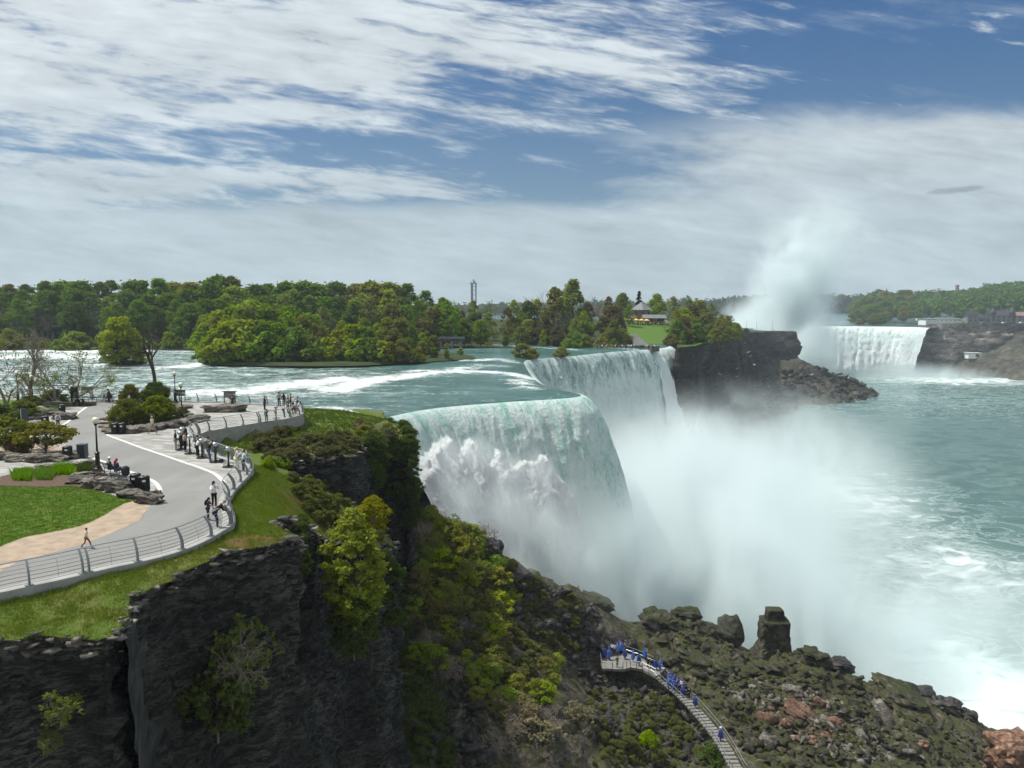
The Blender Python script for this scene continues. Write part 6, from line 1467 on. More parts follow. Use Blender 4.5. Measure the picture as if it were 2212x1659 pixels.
# far observation tower
p = WD(1022.5, 650, 1500); r = empty('observation_tower', (p[0], p[1], 0)); tag(r, 'slender three legged lattice tower above the skyline', 'tower')
Z0, Z1 = 0, WD(1022, 613, 1500)[2]; Z2 = WD(1022, 602, 1500)[2]
for k in range(3):
    a = k * 2.094 + .3; part('column', tube([(5.2 * math.cos(a), 5.2 * math.sin(a), Z0), (5.2 * math.cos(a), 5.2 * math.sin(a), Z1)], 1.35, 8), M['tower'], r)
part('platform', lathe([(7, Z1), (7, Z1 + 1.5), (6, Z1 + 2)], 16), M['tower'], r); part('cap', cone(5.5, Z1 + 2, Z2, 8), M['tower'], r)
part('bracing', cat([tube([(5.2 * math.cos(k * 2.094 + .3), 5.2 * math.sin(k * 2.094 + .3), z) for k in (0, 1, 2, 0)], .5, 4, False) for z in np.linspace(15, Z1 - 5, 6)]), M['tower'], r)
for i, (u_, vt, w) in enumerate(((1582, 643, 9), (1573, 641, 1.6), (1596, 641, 1.6))):
    p = WD(u_, 660, 1700); zt = WD(u_, vt, 1700)[2]; r = empty('chimney_block' if i == 0 else 'mast', (p[0], p[1], 10)); part('body', box(-w / 2, w / 2, -w / 2, w / 2, 0, zt - 10), M['darkroof'], r); part('top', box(-w / 2 - .6, w / 2 + .6, -w / 2 - .6, w / 2 + .6, zt - 10, zt - 8.5), M['greystone'], r)
    tag(r, ['dark square tower block on the far upstream skyline', 'thin mast left of the far dark block', 'thin mast right of the far dark block'][i], 'tower')
# chateau like building on the far bank
def gorge_building(u0, u1, vb, vt, D, kind, label, m, roof, ridge, extras=()):
    p0 = WD(u0, vb, D); p1 = WD(u1, vb, D); w = p1[0] - p0[0]; h = WD(u0, vt, D)[2] - p0[2]; hr = WD(u0, ridge, D)[2] - p0[2]; dp = w * .4 if w < 60 else 18
    parts = [('wall', box(0, w, 0, dp, -4, h), m), ('roof', gable(0, w, 0, dp, h, hr, .8), roof)]
    nw = max(2, int(w / 5))
    for i in range(nw):
        x = (i + .5) * w / nw
        for zf in ([.2, .6] if h > 6 else [.35]): parts.append(('window', box(x - 1.0, x + 1.0, -.08, .02, h * zf, h * zf + h * .22), M['window']))
    return building(kind, p0, 0, parts + list(extras), label)
D_ = 884
s = D_ / FPX
gorge_building(2090, 2112, 697, 682, D_, 'stone_house', 'dark gabled left wing of the visitor building on the gorge rim', M['greystone'], M['darkroof'], 672, [('spire', cone(4.0, 18 * s * 1.0, 30 * s, 8, (12 * s, 4)), M['darkroof'])])
gorge_building(2112, 2140, 697, 688, D_ + 5, 'stone_house', 'low linking range of the visitor building on the gorge rim', M['greystone'], M['darkroof'], 680)
gorge_building(2140, 2196, 696, 681, D_ + 3, 'stone_house', 'long dark roofed middle range of the visitor building', M['greystone'], M['darkroof'], 671, [('turret', lathe([(3, 8), (3, 12), (.2, 17)], 8, (45 * s, 0)), M['darkroof']), ('turret', lathe([(3, 8), (3, 12), (.2, 17)], 8, (4 * s, 0)), M['darkroof'])])
gorge_building(2197, 2262, 696, 682, D_ - 2, 'stone_house', 'lighter block with a red roof at the right end of the gorge rim', M['greystone'], M['brick'], 674)
gorge_building(2000, 2078, 695, 689, 905, 'glass_shelter', 'long low pale glazed shelter left of the visitor building', M['white'], M['paleroof'], 687.5)
p0 = WD(2028, 642, 1230); bw = WD(2108, 642, 1230)[0] - p0[0]; hh = WD(2028, 629, 1230)[2] - p0[2]
building('brick_building', (p0[0], p0[1], p0[2] - 8), 0, [('wall', box(0, bw, 0, 20, 0, hh + 8), M['brick']), ('wall', box(bw * .55, bw * .8, -5, 0, 0, hh + 10), M['brick']), ('roof', box(-.8, bw + .8, -.8, 20.8, hh + 8, hh + 9), M['kerb']), ('chimney', box(bw * .55 - 2, bw * .55 + 2, 5, 9, hh + 9, hh + 18), M['brick']), ('chimney', box(bw * .88 - 1.5, bw * .88 + 1.5, 5, 9, hh + 9, hh + 13), M['brick'])] + [('window', box(bw * (i + .4) / 14, bw * (i + .4) / 14 + 2.2, -.1, .02, z_, z_ + 2.2), M['window']) for i in range(7) for z_ in (10, 14)], 'long brick building with a tall chimney on the wooded hilltop')
# tunnel portal building at the foot of the far wall
p0 = WD(2092, 769, 838); building('concrete_hut', WD(2092, 769, 852), 0, [('wall', box(0, 14, 0, 8, -3, 3), M['white']), ('roof', box(-1, 15, -1, 9, 3, 3.6), M['kerb']), ('opening', box(8, 12, -.1, .02, -1, 2), M['window'])], 'small pale concrete hut at the foot of the far gorge wall')
# small footbridge behind the wooded islet
p0 = W(938, 745, -1.2); D0_ = p0[1] + 30; a = WD(948, 728, 268); b = WD(985, 728, 268)
building('stone_bridge', (a[0], a[1], a[2] - 1.6), 0, [('deck', box(0, b[0] - a[0] + 3, 0, 3, 0, 1.0), M['darkroof']), ('parapet', box(0, b[0] - a[0] + 3, -.15, .15, 1.0, 1.7), M['greystone'])] + [('pier', box(x, x + 1.0, 0, 3, -4, 0), M['greystone']) for x in (0, 4, 7)], 'dark little stone bridge over the channel behind the islet', 'bridge')
# vehicles on the far bank
for i, (u_, v_, c) in enumerate(((1990, 693, 'white'), (2012, 694, 'white'), (2120, 698, 'silver'), (2168, 698.5, 'white'), (2188, 698.5, 'black'), (2206, 698, 'white'))):
    p = WD(u_, v_, 850 if u_ > 2050 else 900); r = empty('bus' if i < 2 else 'parked_car', (p[0], p[1], p[2])); L = 6 if i < 2 else 2.3; H = 3 if i < 2 else .9
    prof = [(-L, .3), (-L, H * .7), (-L * .6, H * .8), (-L * .4, H * 1.5), (L * .5, H * 1.5), (L * .7, H * .85), (L, H * .7), (L, .3)] if i >= 2 else [(-L, .4), (-L, 3), (L, 3), (L, .4)]
    n = len(prof); v = [(x, y, z) for y in (-1, 1) for x, z in prof]; f = [tuple(range(n)), tuple(range(2 * n - 1, n - 1, -1))] + [(j, n + j, n + (j + 1) % n, (j + 1) % n) for j in range(n)]
    part('body', (np.array(v, float), f), M[c], r)
    part('window', box(-L * .35, L * .45, -1.03, -1.0, H * .85, H * 1.35) if i >= 2 else box(-L * .9, L * .9, -1.03, -1.0, 1.6, 2.5), M['window'], r)
    for x in (-L * .6, L * .6): part('wheel', (lambda v, f: (v[:, [0, 2, 1]] + np.array([x, -.95, .35]), f))(*lathe([(.35, -.1), (.35, .1)], 10)), M['black'], r)
    tag(r, ['white coach left of the glazed shelter on the far bank', 'white coach right behind the glazed shelter', 'silver car parked between the house wings on the rim', 'white car parked before the long middle range', 'dark car parked near the right wing on the rim', 'white car parked at the right picture edge on the rim'][i], 'bus' if i < 2 else 'car')
# ------------------------------------------------------------------ stairway and deck in the gorge
ST = [WD(*d4(*q), D) for q, D in (((1640, 1720), 75), ((1600, 1659), 77.5), ((1500, 1470), 81), ((1390, 1300), 85), ((1250, 1130), 89), ((1100, 960), 93), ((950, 820), 97), ((830, 720), 100), ((740, 620), 102))]
SL, ss_ = resample(catmull(np.array(ST), 5), .78)
r = empty('stairway', ST[0]); tag(r, 'long concrete stairway with steel handrails climbing the rocky slope', 'staircase')
o0 = np.array(ST[0])
T_ = np.gradient(SL[:, :2], axis=0); T_ /= np.linalg.norm(T_, axis=1)[:, None]
NN = np.c_[T_[:, 1], -T_[:, 0]]
for i in range(len(SL) - 1):
    a, b = SL[i], SL[i + 1]; z = round(max(a[2], b[2]), 2); z = a[2]
    q = [np.r_[a[:2] - NN[i] * .68, 0], np.r_[a[:2] + T_[i] * .50 - NN[i] * .68, 0], np.r_[a[:2] + T_[i] * .50 + NN[i] * .68, 0], np.r_[a[:2] + NN[i] * .68, 0]]
    v = [p + np.array([0, 0, zz]) - np.r_[o0[:2], 0] * 1 - np.array([0, 0, o0[2]]) for zz in (z - .14, z) for p in q]
    part('step', (np.array(v), [(0, 3, 2, 1), (4, 5, 6, 7), (0, 1, 5, 4), (1, 2, 6, 5), (2, 3, 7, 6), (3, 0, 4, 7)]), M['stepstone'], r)
for sg in (-1, 1):
    hp = [np.r_[SL[i][:2] + NN[i] * sg * .74, SL[i][2] + 1.0] - o0 for i in range(len(SL))]
    part('handrail', tube([tuple(p) for p in hp], .035, 5), M['silver'], r); part('handrail', tube([tuple(p - np.array([0, 0, .5])) for p in hp], .02, 4), M['silver'], r)
    for i in range(0, len(SL), 3): part('post', tube([tuple(hp[i]), tuple(hp[i] - np.array([0, 0, 1.25]))], .03, 4), M['rail'], r)
# walkway and deck with the crowd
DK = [W(*d4(*q), -38.3) for q in [(140, 455), (165, 590), (390, 600), (470, 560), (600, 590), (760, 660), (830, 640), (700, 540), (560, 480), (400, 430), (330, 300), (250, 190), (150, 230), (130, 350)]]
dz = float(SL[-1][2]); DK = [WD(*d4(*q), 104)[:0] or W(*d4(*q), dz) for q in [(140, 455), (165, 590), (390, 600), (470, 580), (600, 600), (740, 670), (840, 640), (720, 540), (560, 470), (420, 420), (360, 300), (270, 190), (150, 230), (125, 350)]]
c = np.mean(DK, axis=0); r = empty('viewing_deck', (c[0], c[1], dz)); tag(r, 'pale timber and concrete viewing deck packed with visitors at the stairway top', 'deck')
P = np.array(DK)[:, :2] - c[:2]; n = len(P); v = np.r_[np.c_[P, np.zeros(n)], np.c_[P, np.full(n, -.35)]]
part('deck_floor', (v, [tuple(range(n)), tuple(range(2 * n - 1, n - 1, -1))] + [(i, n + i, n + (i + 1) % n, (i + 1) % n) for i in range(n)]), M['stepstone'], r)
for i in range(n):
    a, b = P[i], P[(i + 1) % n]
    if i in (5, 6): continue
    part('handrail', tube([(a[0], a[1], 1.0), (b[0], b[1], 1.0)], .035, 5), M['silver'], r); part('handrail', tube([(a[0], a[1], .5), (b[0], b[1], .5)], .02, 4), M['silver'], r)
    for k in range(2): q = a + (b - a) * k / 2; part('post', tube([(q[0], q[1], -1.6), (q[0], q[1], 1.0)], .04, 5), M['bronze'], r)
# gulls over the gorge
gv, gf = lathe([(.01, -.28), (.07, -.1), (.075, .08), (.02, .25)], 6); gv = gv[:, [0, 2, 1]]
gull_b = newmesh('body', gv, gf, M['white'], True)
def wing(s): return np.array([(0, -.1, .03), (s * .35, -.14, .16), (s * .72, .05, .10), (s * .35, .06, .15), (0, .1, .04), (s * .35, -.05, .18)]), [(0, 1, 5), (1, 2, 5), (2, 3, 5), (3, 4, 5), (4, 0, 5), (0, 4, 3, 2, 1)]
wl_, wr_ = [newmesh('wing', *wing(s), M['white']) for s in (-1, 1)]
for i in range(22):
    D = rng.uniform(260, 480); p = WD(rng.uniform(1480, 1760), rng.uniform(735, 880), D)
    if p[2] < -58: continue
    r = empty('gull', p, rng.uniform(0, 6.28), 1.4); r.rotation_euler[1] = rng.uniform(-.5, .5); tag(r, 'white gull gliding in front of the dark island cliff', 'bird', 'gulls over the gorge'); obj('body', gull_b, r); obj('wing', wl_, r); obj('wing', wr_, r)
# ------------------------------------------------------------------ people
def skinmesh(name, J, E, rad, m, sub=1, root=0, smooth=True):
    me = bpy.data.meshes.new('tmp'); me.from_pydata([tuple(j) for j in J], E, []); o = bpy.data.objects.new('tmp', me); COL.objects.link(o)
    mod = o.modifiers.new('s', 'SKIN'); o.modifiers.new('u', 'SUBSURF').levels = sub
    for i, r_ in enumerate(rad): me.skin_vertices[0].data[i].radius = (r_, r_) if not hasattr(r_, '__len__') else r_; me.skin_vertices[0].data[i].use_root = (i == root)
    dg = bpy.context.evaluated_depsgraph_get(); dg.update(); out = bpy.data.meshes.new_from_object(o.evaluated_get(dg)); out.name = name
    bpy.data.objects.remove(o); bpy.data.meshes.remove(me)
    out.materials.clear(); out.materials.append(m); out.polygons.foreach_set('use_smooth', [True] * len(out.polygons)); return out
POSES = {}
def vv(*a): return np.array(a, float)
def pose(name, lean=0., kneeL=0., kneeR=0., stepv=0., arms='down', sit=False, head=0.):
    pel = vv(0, 0, .95); d = vv(0, math.sin(lean), math.cos(lean)); hipL, hipR = vv(-.09, 0, .92), vv(.09, 0, .92)
    if sit: pel = vv(0, 0, .52); hipL, hipR = vv(-.09, .02, .50), vv(.09, .02, .50)
    if lean > .4: pel = pel + vv(0, -.12, 0); hipL = hipL + vv(0, -.12, 0); hipR = hipR + vv(0, -.12, 0)
    sp_ = pel + d * .20; ch = pel + d * .43; nk = pel + d * .57; hd_ = vv(0, math.sin(lean * .7 + head), math.cos(lean * .7 + head)); h0 = nk + hd_ * .13 + vv(0, .02, 0); h1 = nk + hd_ * .22 + vv(0, .02, 0)
    side = vv(1, 0, 0); sL, sR = ch - side * .18 + d * .05, ch + side * .18 + d * .05
    if sit: kL, kR, aL, aR = vv(-.12, .42, .50), vv(.12, .42, .50), vv(-.12, .46, .09), vv(.12, .46, .09)
    else:
        kL = vv(-.10, .02 + stepv * .22, .50); kR = vv(.10, .02 - stepv * .12, .50); aL = vv(-.10, stepv * .34, .09); aR = vv(.10, -stepv * .42, .09 + abs(stepv) * .09)
        if lean > .4: kL[1] -= .03; kR[1] -= .03; aL[1] -= .02; aR[1] -= .02
    fw = vv(0, 1, 0)
    if arms == 'down': eL, eR, wL, wR = sL + vv(-.06, -.02 + stepv * -.1, -.28), sR + vv(.06, -.02 + stepv * .1, -.28), sL + vv(-.07, .06 - stepv * .15, -.52), sR + vv(.07, .06 + stepv * .15, -.52)
    elif arms == 'rail': eL, eR = sL + vv(-.10, .10, -.24), sR + vv(.10, .10, -.24); wL, wR = sL + vv(-.02, .32, -.28), sR + vv(.02, .32, -.28)
    elif arms == 'photo': eL, eR = sL + vv(-.08, .16, -.16), sR + vv(.08, .16, -.16); wL, wR = sL + vv(.08, .36, .04), sR + vv(-.08, .36, .04)
    elif arms == 'view': eL, eR = sL + vv(-.14, .12, -.14), sR + vv(.14, .12, -.14); wL, wR = sL + vv(.02, .28, .0), sR + vv(-.02, .28, .0)
    elif arms == 'raise': eL, eR = sL + vv(-.06, .18, .02), sR + vv(.06, .0, -.28); wL, wR = sL + vv(.02, .34, .20), sR + vv(.07, .06, -.50)
    elif arms == 'lap': eL, eR = sL + vv(-.10, .02, -.26), sR + vv(.10, .02, -.26); wL, wR = vv(-.06, .26, .62), vv(.06, .26, .62)
    tL, tR = aL + vv(0, .15, -.045), aR + vv(0, .15, -.045)
    J = [pel, sp_, ch, nk, h0, h1, sL, eL, wL, sR, eR, wR, hipL, kL, aL, tL, hipR, kR, aR, tR]
    E = [(0, 1), (1, 2), (2, 3), (3, 4), (4, 5), (2, 6), (6, 7), (7, 8), (2, 9), (9, 10), (10, 11), (0, 12), (12, 13), (13, 14), (14, 15), (0, 16), (16, 17), (17, 18), (18, 19)]
    Rr = [(.13, .10), (.115, .09), (.14, .10), .052, (.078, .092), (.062, .075), .055, .04, .028, .055, .04, .028, .085, .058, .042, .038, .085, .058, .042, .038]
    body = skinmesh('body', J, E, Rr, M['skin'])
    # nose and hands joined to the body mesh
    extra = []
    hdir = hd_; fr = np.cross(vv(1, 0, 0), hdir); fr = fr / np.linalg.norm(fr); fr = fr if fr[1] > -.99 else -fr
    if np.dot(fr, fw) < 0: fr = -fr
    extra.append(tube([tuple(h0 + fr * .085 + hdir * .03), tuple(h0 + fr * .115 - hdir * .005)], [.008, .014], 5))
    for e_, w_, sgn in ((eL, wL, -1), (eR, wR, 1)):
        dr = (w_ - e_) / np.linalg.norm(w_ - e_); sd = np.cross(dr, fw); sd = sd / max(np.linalg.norm(sd), 1e-3); 
        if np.linalg.norm(sd) < .5: sd = vv(1, 0, 0)
        nm = np.cross(sd, dr)
        extra.append(tube([tuple(w_), tuple(w_ + dr * .05), tuple(w_ + dr * .09)], [.026, .036, .03], 6))
        for k, ln in zip((-1.5, -.5, .5, 1.5), (.055, .07, .075, .06)):
            b0 = w_ + dr * .085 + sd * k * .015; b1 = b0 + dr * ln * .5 + nm * .006; b2 = b0 + dr * ln * .85 + nm * .022
            extra.append(tube([tuple(b0), tuple(b1), tuple(b2)], [.0085, .008, .006], 4))
        b0 = w_ + dr * .035 + sd * .028 * sgn; extra.append(tube([tuple(b0), tuple(b0 + dr * .03 + sd * .022 * sgn), tuple(b0 + dr * .055 + sd * .026 * sgn + nm * .01)], [.011, .009, .007], 4))
    ev, ef = cat(extra); n0 = len(body.vertices)
    bv = np.zeros(n0 * 3); body.vertices.foreach_get('co', bv); bv = bv.reshape(-1, 3); bf = [tuple(p.vertices) for p in body.polygons]
    body = newmesh('body', np.r_[bv, ev], bf + [tuple(i + n0 for i in q) for q in ef], M['skin'], True)
    jk = skinmesh('jacket', [pel + d * -.02, sp_, ch, nk - d * .01, sL, eL, wL - (wL - eL) * .08, sR, eR, wR - (wR - eR) * .08], [(0, 1), (1, 2), (2, 3), (2, 4), (4, 5), (5, 6), (2, 7), (7, 8), (8, 9)], [(.158, .125), (.14, .115), (.165, .125), .068, .075, .056, .042, .075, .056, .042], M['cloth'])
    tr = skinmesh('trousers', [pel, hipL, kL, aL + (kL - aL) * .06, hipR, kR, aR + (kR - aR) * .06], [(0, 1), (1, 2), (2, 3), (0, 4), (4, 5), (5, 6)], [(.14, .115), .105, .075, .062, .105, .075, .062], M['cloth'])
    sh = skinmesh('shoes', [aL + vv(0, -.03, -.03), tL + vv(0, .02, -.0)], [(0, 1)], [.05, .042], M['cloth']); 
    a_ = skinmesh('s2', [aR + vv(0, -.03, -.03), tR + vv(0, .02, 0)], [(0, 1)], [.05, .042], M['cloth'])
    def md(me): v = np.zeros(len(me.vertices) * 3); me.vertices.foreach_get('co', v); return v.reshape(-1, 3), [tuple(p.vertices) for p in me.polygons]
    shoes = newmesh('shoes', *cat([md(sh), md(a_)]), M['cloth'], True)
    def cap(scale, back, drop):
        v, f = lathe([(1.0 * math.cos(t), math.sin(t)) for t in np.linspace(-.5, 1.5, 7)], 12)
        v = v * np.array([.092, .105, .105]) * scale; A = np.array([1, 0, 0]); M3 = np.stack([A, fr, hdir], 1); v = v @ M3.T + h0 + hdir * .045 - fr * .022; return v, f
    short = newmesh('hair', *cap(1, 0, 0), M['cloth'], True)
    hv, hf = cap(1.04, 0, 0); back = tube([tuple(h0 + hdir * .06 - fr * .05), tuple(h0 - fr * .09 - hdir * .06), tuple(nk - fr * .12 - d * .05), tuple(nk - fr * .13 - d * .26)], [.08, .085, .085, .05], 8)
    long_ = newmesh('hair', *cat([(hv, hf), back]), M['cloth'], True)
    brim = lathe([(.17, -.01), (.17, .01), (.10, .03), (.095, .10), (.05, .13), (.01, .13)], 14); M3 = np.stack([vv(1, 0, 0), fr, hdir], 1); hatm = newmesh('hat', brim[0] @ M3.T + h0 + hdir * .07, brim[1], M['cloth'], True)
    eyes = newmesh('eyes', *cat([lathe([(.008, -.008), (.012, 0), (.008, .008)], 6) for _ in (0, 1)]), M['black'])
    ev_ = np.zeros(len(eyes.vertices) * 3); eyes.vertices.foreach_get('co', ev_); ev_ = ev_.reshape(-1, 3); hn = len(ev_) // 2
    for a__, sx in ((0, -1), (hn, 1)): ev_[a__:a__ + hn] += h0 + fr * .088 + hdir * .035 + vv(1, 0, 0) * sx * .032
    eyes.vertices.foreach_set('co', ev_.astype(np.float32).ravel())
    pk = box(-.15, .15, -.30, -.12, -.25, .22); pkv = pk[0].copy(); pkv[:, :] = pkv; Mb = np.stack([vv(1, 0, 0), np.cross(d, vv(1, 0, 0)), d], 1); 
    bagc = rock_mesh(3, .155, .10, .24, boxy=.55, rough=.03, div=2); pack = newmesh('backpack', (bagc[0] + vv(0, -.20, .02)) @ Mb.T + ch - d * .06, bagc[1], M['cloth'], True)
    # rain poncho: wide draped shell with folds
    rows_ = []; kk = 28
    bz = pel + vv(0, 0, -.42 if not sit else -.1)
    for t in np.linspace(0, 1, 9):
        cc = nk * (1 - t) + bz * t + (vv(0, .05, 0) * math.sin(t * 3)); ra = np.interp(t, [0, .1, .25, .5, 1], [.07, .20, .26, .30, .36]); rb = np.interp(t, [0, .1, .25, .5, 1], [.07, .13, .19, .23, .30])
        for j in range(kk):
            a = 2 * math.pi * j / kk; w = 1 + .09 * t * math.sin(a * 7 + 2 * t) + .05 * t * math.sin(a * 3 + 1)
            rows_.append((cc[0] + ra * w * math.cos(a), cc[1] + rb * w * math.sin(a), cc[2] + .03 * t * math.sin(a * 5)))
    hood = lathe([(.13 * math.cos(t) + .0, .135 * math.sin(t)) for t in np.linspace(-.9, 1.5, 7)], 12); hood = (hood[0] * vv(1, 1.05, 1.1) @ M3.T + h0 + hdir * .03 - fr * .035, hood[1])
    ponch = newmesh('poncho', *cat([(np.array(rows_), gridfaces(9, kk, True).tolist()), hood]), M['plastic'], True)
    POSES[name] = dict(body=body, jacket=jk, trousers=tr, shoes=shoes, short=short, long=long_, hat=hatm, eyes=eyes, pack=pack, poncho=ponch)
M['skin'] = simple('skin', (.42, .27, .20), .6, 0, .05, 9)
pose('stand'); pose('walk', .05, stepv=1.0); pose('lean', .75, arms='rail', head=.3); pose('bend', .45, arms='view', head=.25); pose('photo', .0, arms='photo'); pose('raise', .02, arms='raise'); pose('sit', -.12, arms='lap', sit=True, head=.3); pose('look', .15, arms='rail')
COLR = dict(black=(.012, .012, .014), navy=(.015, .025, .07), white=(.72, .73, .74), grey=(.25, .25, .26), tan=(.36, .27, .18), jeans=(.06, .10, .17), dark=(.03, .03, .035), blue=(.02, .11, .42), deepblue=(.013, .04, .22), yellow=(.75, .45, .05), red=(.35, .03, .04), teal=(.02, .13, .14), cream=(.62, .58, .5), pink=(.5, .22, .34), blond=(.50, .36, .16), brown=(.06, .035, .02), olive=(.12, .13, .08), brick=(.3, .12, .07), pale=(.45, .55, .68))
def person(x, y, z, rz, ps, top, legs, label, hair='short', hc='brown', H=1.72, group=None, pack=None, poncho=None, hat=None, shoes='dark', skin=None):
    q = POSES[ps]; s = H / 1.78; e = empty('person', (x, y, z), rz, s); tag(e, label, 'person', group)
    def a(nm, key, col):
        o = obj(nm, q[key], e); o.color = (*COLR[col], 1) if isinstance(col, str) else (*col, 1); return o
    b = obj('body', q['body'], e); obj('eyes', q['eyes'], e)
    if poncho: a('poncho', 'poncho', poncho)
    else: a('jacket', 'jacket', top); a('hair', hair, hc)
    a('trousers', 'trousers', legs); a('shoes', 'shoes', shoes)
    if hat: a('hat', 'hat', hat)
    if pack: a('backpack', 'pack', pack)
    return e
def pp(q, z=.012): p = W(*q, 0); return p[0], p[1], z
def towards(x, y, tx, ty): return math.atan2(ty - y, tx - x) - math.pi / 2
PI = math.pi
# people on the promenade: position, heading, pose, colours
def pr(q, rz, *a, **k): return person(*pp(q), rz, *a, **k)
pr(c4(450, 518), -1.3, 'walk', 'cream', 'brick', 'small child in a cream top and brick red shorts walking on the path', H=1.02, hc='brown')
pr(c3(565, 1400), -2.4, 'photo', 'white', 'black', 'woman with long black hair and white sleeves standing at the foreground railing', 'long', 'black', 1.66)
pr(c3(600, 1610), -1.2, 'lean', 'black', 'navy', 'person in a black jacket and wide navy trousers leaning over the foreground railing', 'short', 'tan', 1.78)
pr(c3(500, 1520), -1.5, 'look', 'dark', 'dark', 'person mostly hidden behind the leaning figure, carrying a big black backpack', 'long', 'black', 1.3, pack='black')
pr(c3(790, 1000), -1.0, 'look', 'white', 'cream', 'blond visitor in a white shirt and cream trousers, left of the three at the railing', 'long', 'blond', 1.72)
pr(c3(812, 1020), -1.0, 'lean', 'grey', 'cream', 'visitor in grey bending forward, middle of the three at the railing', 'short', 'blond', 1.8)
pr(c3(865, 1030), -.9, 'look', 'pale', 'black', 'visitor in a pale blue white top and black trousers, right of the three', 'short', 'brown', 1.7)
pr(c3(520, 915), -.9, 'bend', 'black', 'jeans', 'man in a black t-shirt and jeans looking into a coin viewer', 'short', 'brown', 1.8)
pr(c3(575, 905), -.8, 'look', 'jeans', 'jeans', 'person in denim half hidden behind the coin viewer', 'short', 'brown', 1.62)
pr(c3(400, 870), -.8, 'bend', 'white', 'black', 'person in a white hooded top and black shorts bent over a coin viewer', 'short', 'black', 1.72)
pr(c3(385, 862), -.8, 'look', 'black', 'black', 'figure in black standing behind the white hooded top', 'short', 'black', 1.75)
pr(c3(455, 850), -.9, 'lean', 'grey', 'grey', 'person in grey shorts next to the white hooded top', 'short', 'black', 1.65)
pr(c3(262, 815), -.6, 'stand', 'tan', 'black', 'person in a tan jacket and black trousers in the viewer group', 'short', 'black', 1.7)
pr(c3(165, 800), -.9, 'stand', 'black', 'grey', 'leftmost person of the viewer group, black coat and grey trousers', 'short', 'grey', 1.78)
pr(c3(222, 785), -.7, 'bend', 'dark', 'dark', 'person in dark grey using the back coin viewer', 'short', 'grey', 1.7)
pr(c3(265, 740), -.5, 'stand', 'black', 'black', 'tall person in black at the back of the viewer group', 'short', 'black', 1.75)
pr(c1(990, 1153), 1.4, 'walk', 'cream', 'tan', 'pedestrian in light clothes and tan shorts walking past the shrub bed', 'short', 'tan', 1.72)
pr(c1(1715, 1000), -.7, 'raise', 'black', 'dark', 'person in black holding a phone up on the far side of the plaza', 'short', 'black', 1.72)
pr(c1(1728, 1078), -2.8, 'raise', 'teal', 'teal', 'child in teal standing at the curved wall with an arm raised', 'short', 'black', 1.45)
pr(c1(1810, 978), .3, 'stand', 'grey', 'black', 'broad man in a grey shirt and black trousers at the far railing', 'short', 'black', 1.85)
pr(c1(1840, 972), .2, 'stand', 'brown', 'black', 'woman in dark brown beside the broad man', 'long', 'black', 1.62)
for i, (q, t, l, lab, hc, ps) in enumerate(((c1(1843, 1045), 'white', 'jeans', 'white shirted visitor at the left of the corner crowd', 'tan', 'lean'), (c1(1876, 1045), 'yellow', 'jeans', 'child in a bright yellow top in the corner crowd', 'white', 'lean'), (c1(1862, 1015), 'olive', 'jeans', 'visitor in an olive jacket in the corner crowd', 'black', 'look'), (c1(1885, 985), 'black', 'black', 'taller person in black at the back of the corner crowd', 'black', 'stand'), (c1(1868, 990), 'black', 'dark', 'dark figure left of the taller person in black', 'black', 'stand'),
                                (c1(1900, 1040), 'grey', 'dark', 'visitor in grey leaning out of the corner crowd', 'grey', 'lean'), (c1(1912, 1030), 'white', 'dark', 'visitor in a white cap and top in the corner crowd', 'white', 'look'), (c1(1925, 1030), 'white', 'grey', 'rightmost visitor in white at the railing corner', 'brown', 'lean'), (c1(1925, 1005), 'teal', 'dark', 'visitor in dark teal at the back right of the corner crowd', 'black', 'look'), (c1(1900, 1000), 'cream', 'jeans', 'visitor in cream between the two dark figures', 'blond', 'stand'))):
    pr(q, -1.2 + rng.uniform(-.4, .4), ps, t, l, lab, 'short', hc, 1.2 if 'child' in lab else 1.7)
pr(c1(1507, 990), .4, 'stand', 'black', 'black', 'person in black standing behind the rock bench', 'short', 'black', 1.72)
x, y, z = pp(c1(1478, 1000)); person(x, y + .4, z + .30, 2.6, 'sit', 'cream', 'tan', 'person in cream sitting on the long rock bench', H=1.6)
pr(c1(705, 948), -1.6, 'stand', 'black', 'black', 'person in a long black robe pushing the stroller', 'short', 'black', 1.75, poncho='black')
pr(c1(675, 948), -1.4, 'walk', 'dark', 'grey', 'small child walking left of the black robed person', 'short', 'black', 1.2)
pr(c1(378, 1120), .5, 'stand', 'white', 'dark', 'visitor behind the rusty shrub wearing a grey backpack', 'short', 'black', 1.6, pack='grey')
rzb, cb = face(c1(680, 1415), c1(775, 1432)); nb = Vector((-math.sin(rzb), math.cos(rzb)))
for k, t, l, lab, hk, hcx, ht in ((-.45, 'navy', 'navy', 'seated visitor with a white sun hat on the occupied bench', 'short', 'brown', 'white'), (.42, 'deepblue', 'jeans', 'seated woman with dark red hair and a patterned blue jacket', 'long', 'red', None)):
    c_ = cb + Vector((math.cos(rzb), math.sin(rzb))) * k + nb * .14; person(c_.x, c_.y, -.02, rzb, 'sit', t, l, lab, hk, hcx, 1.72, hat=ht, shoes='white')
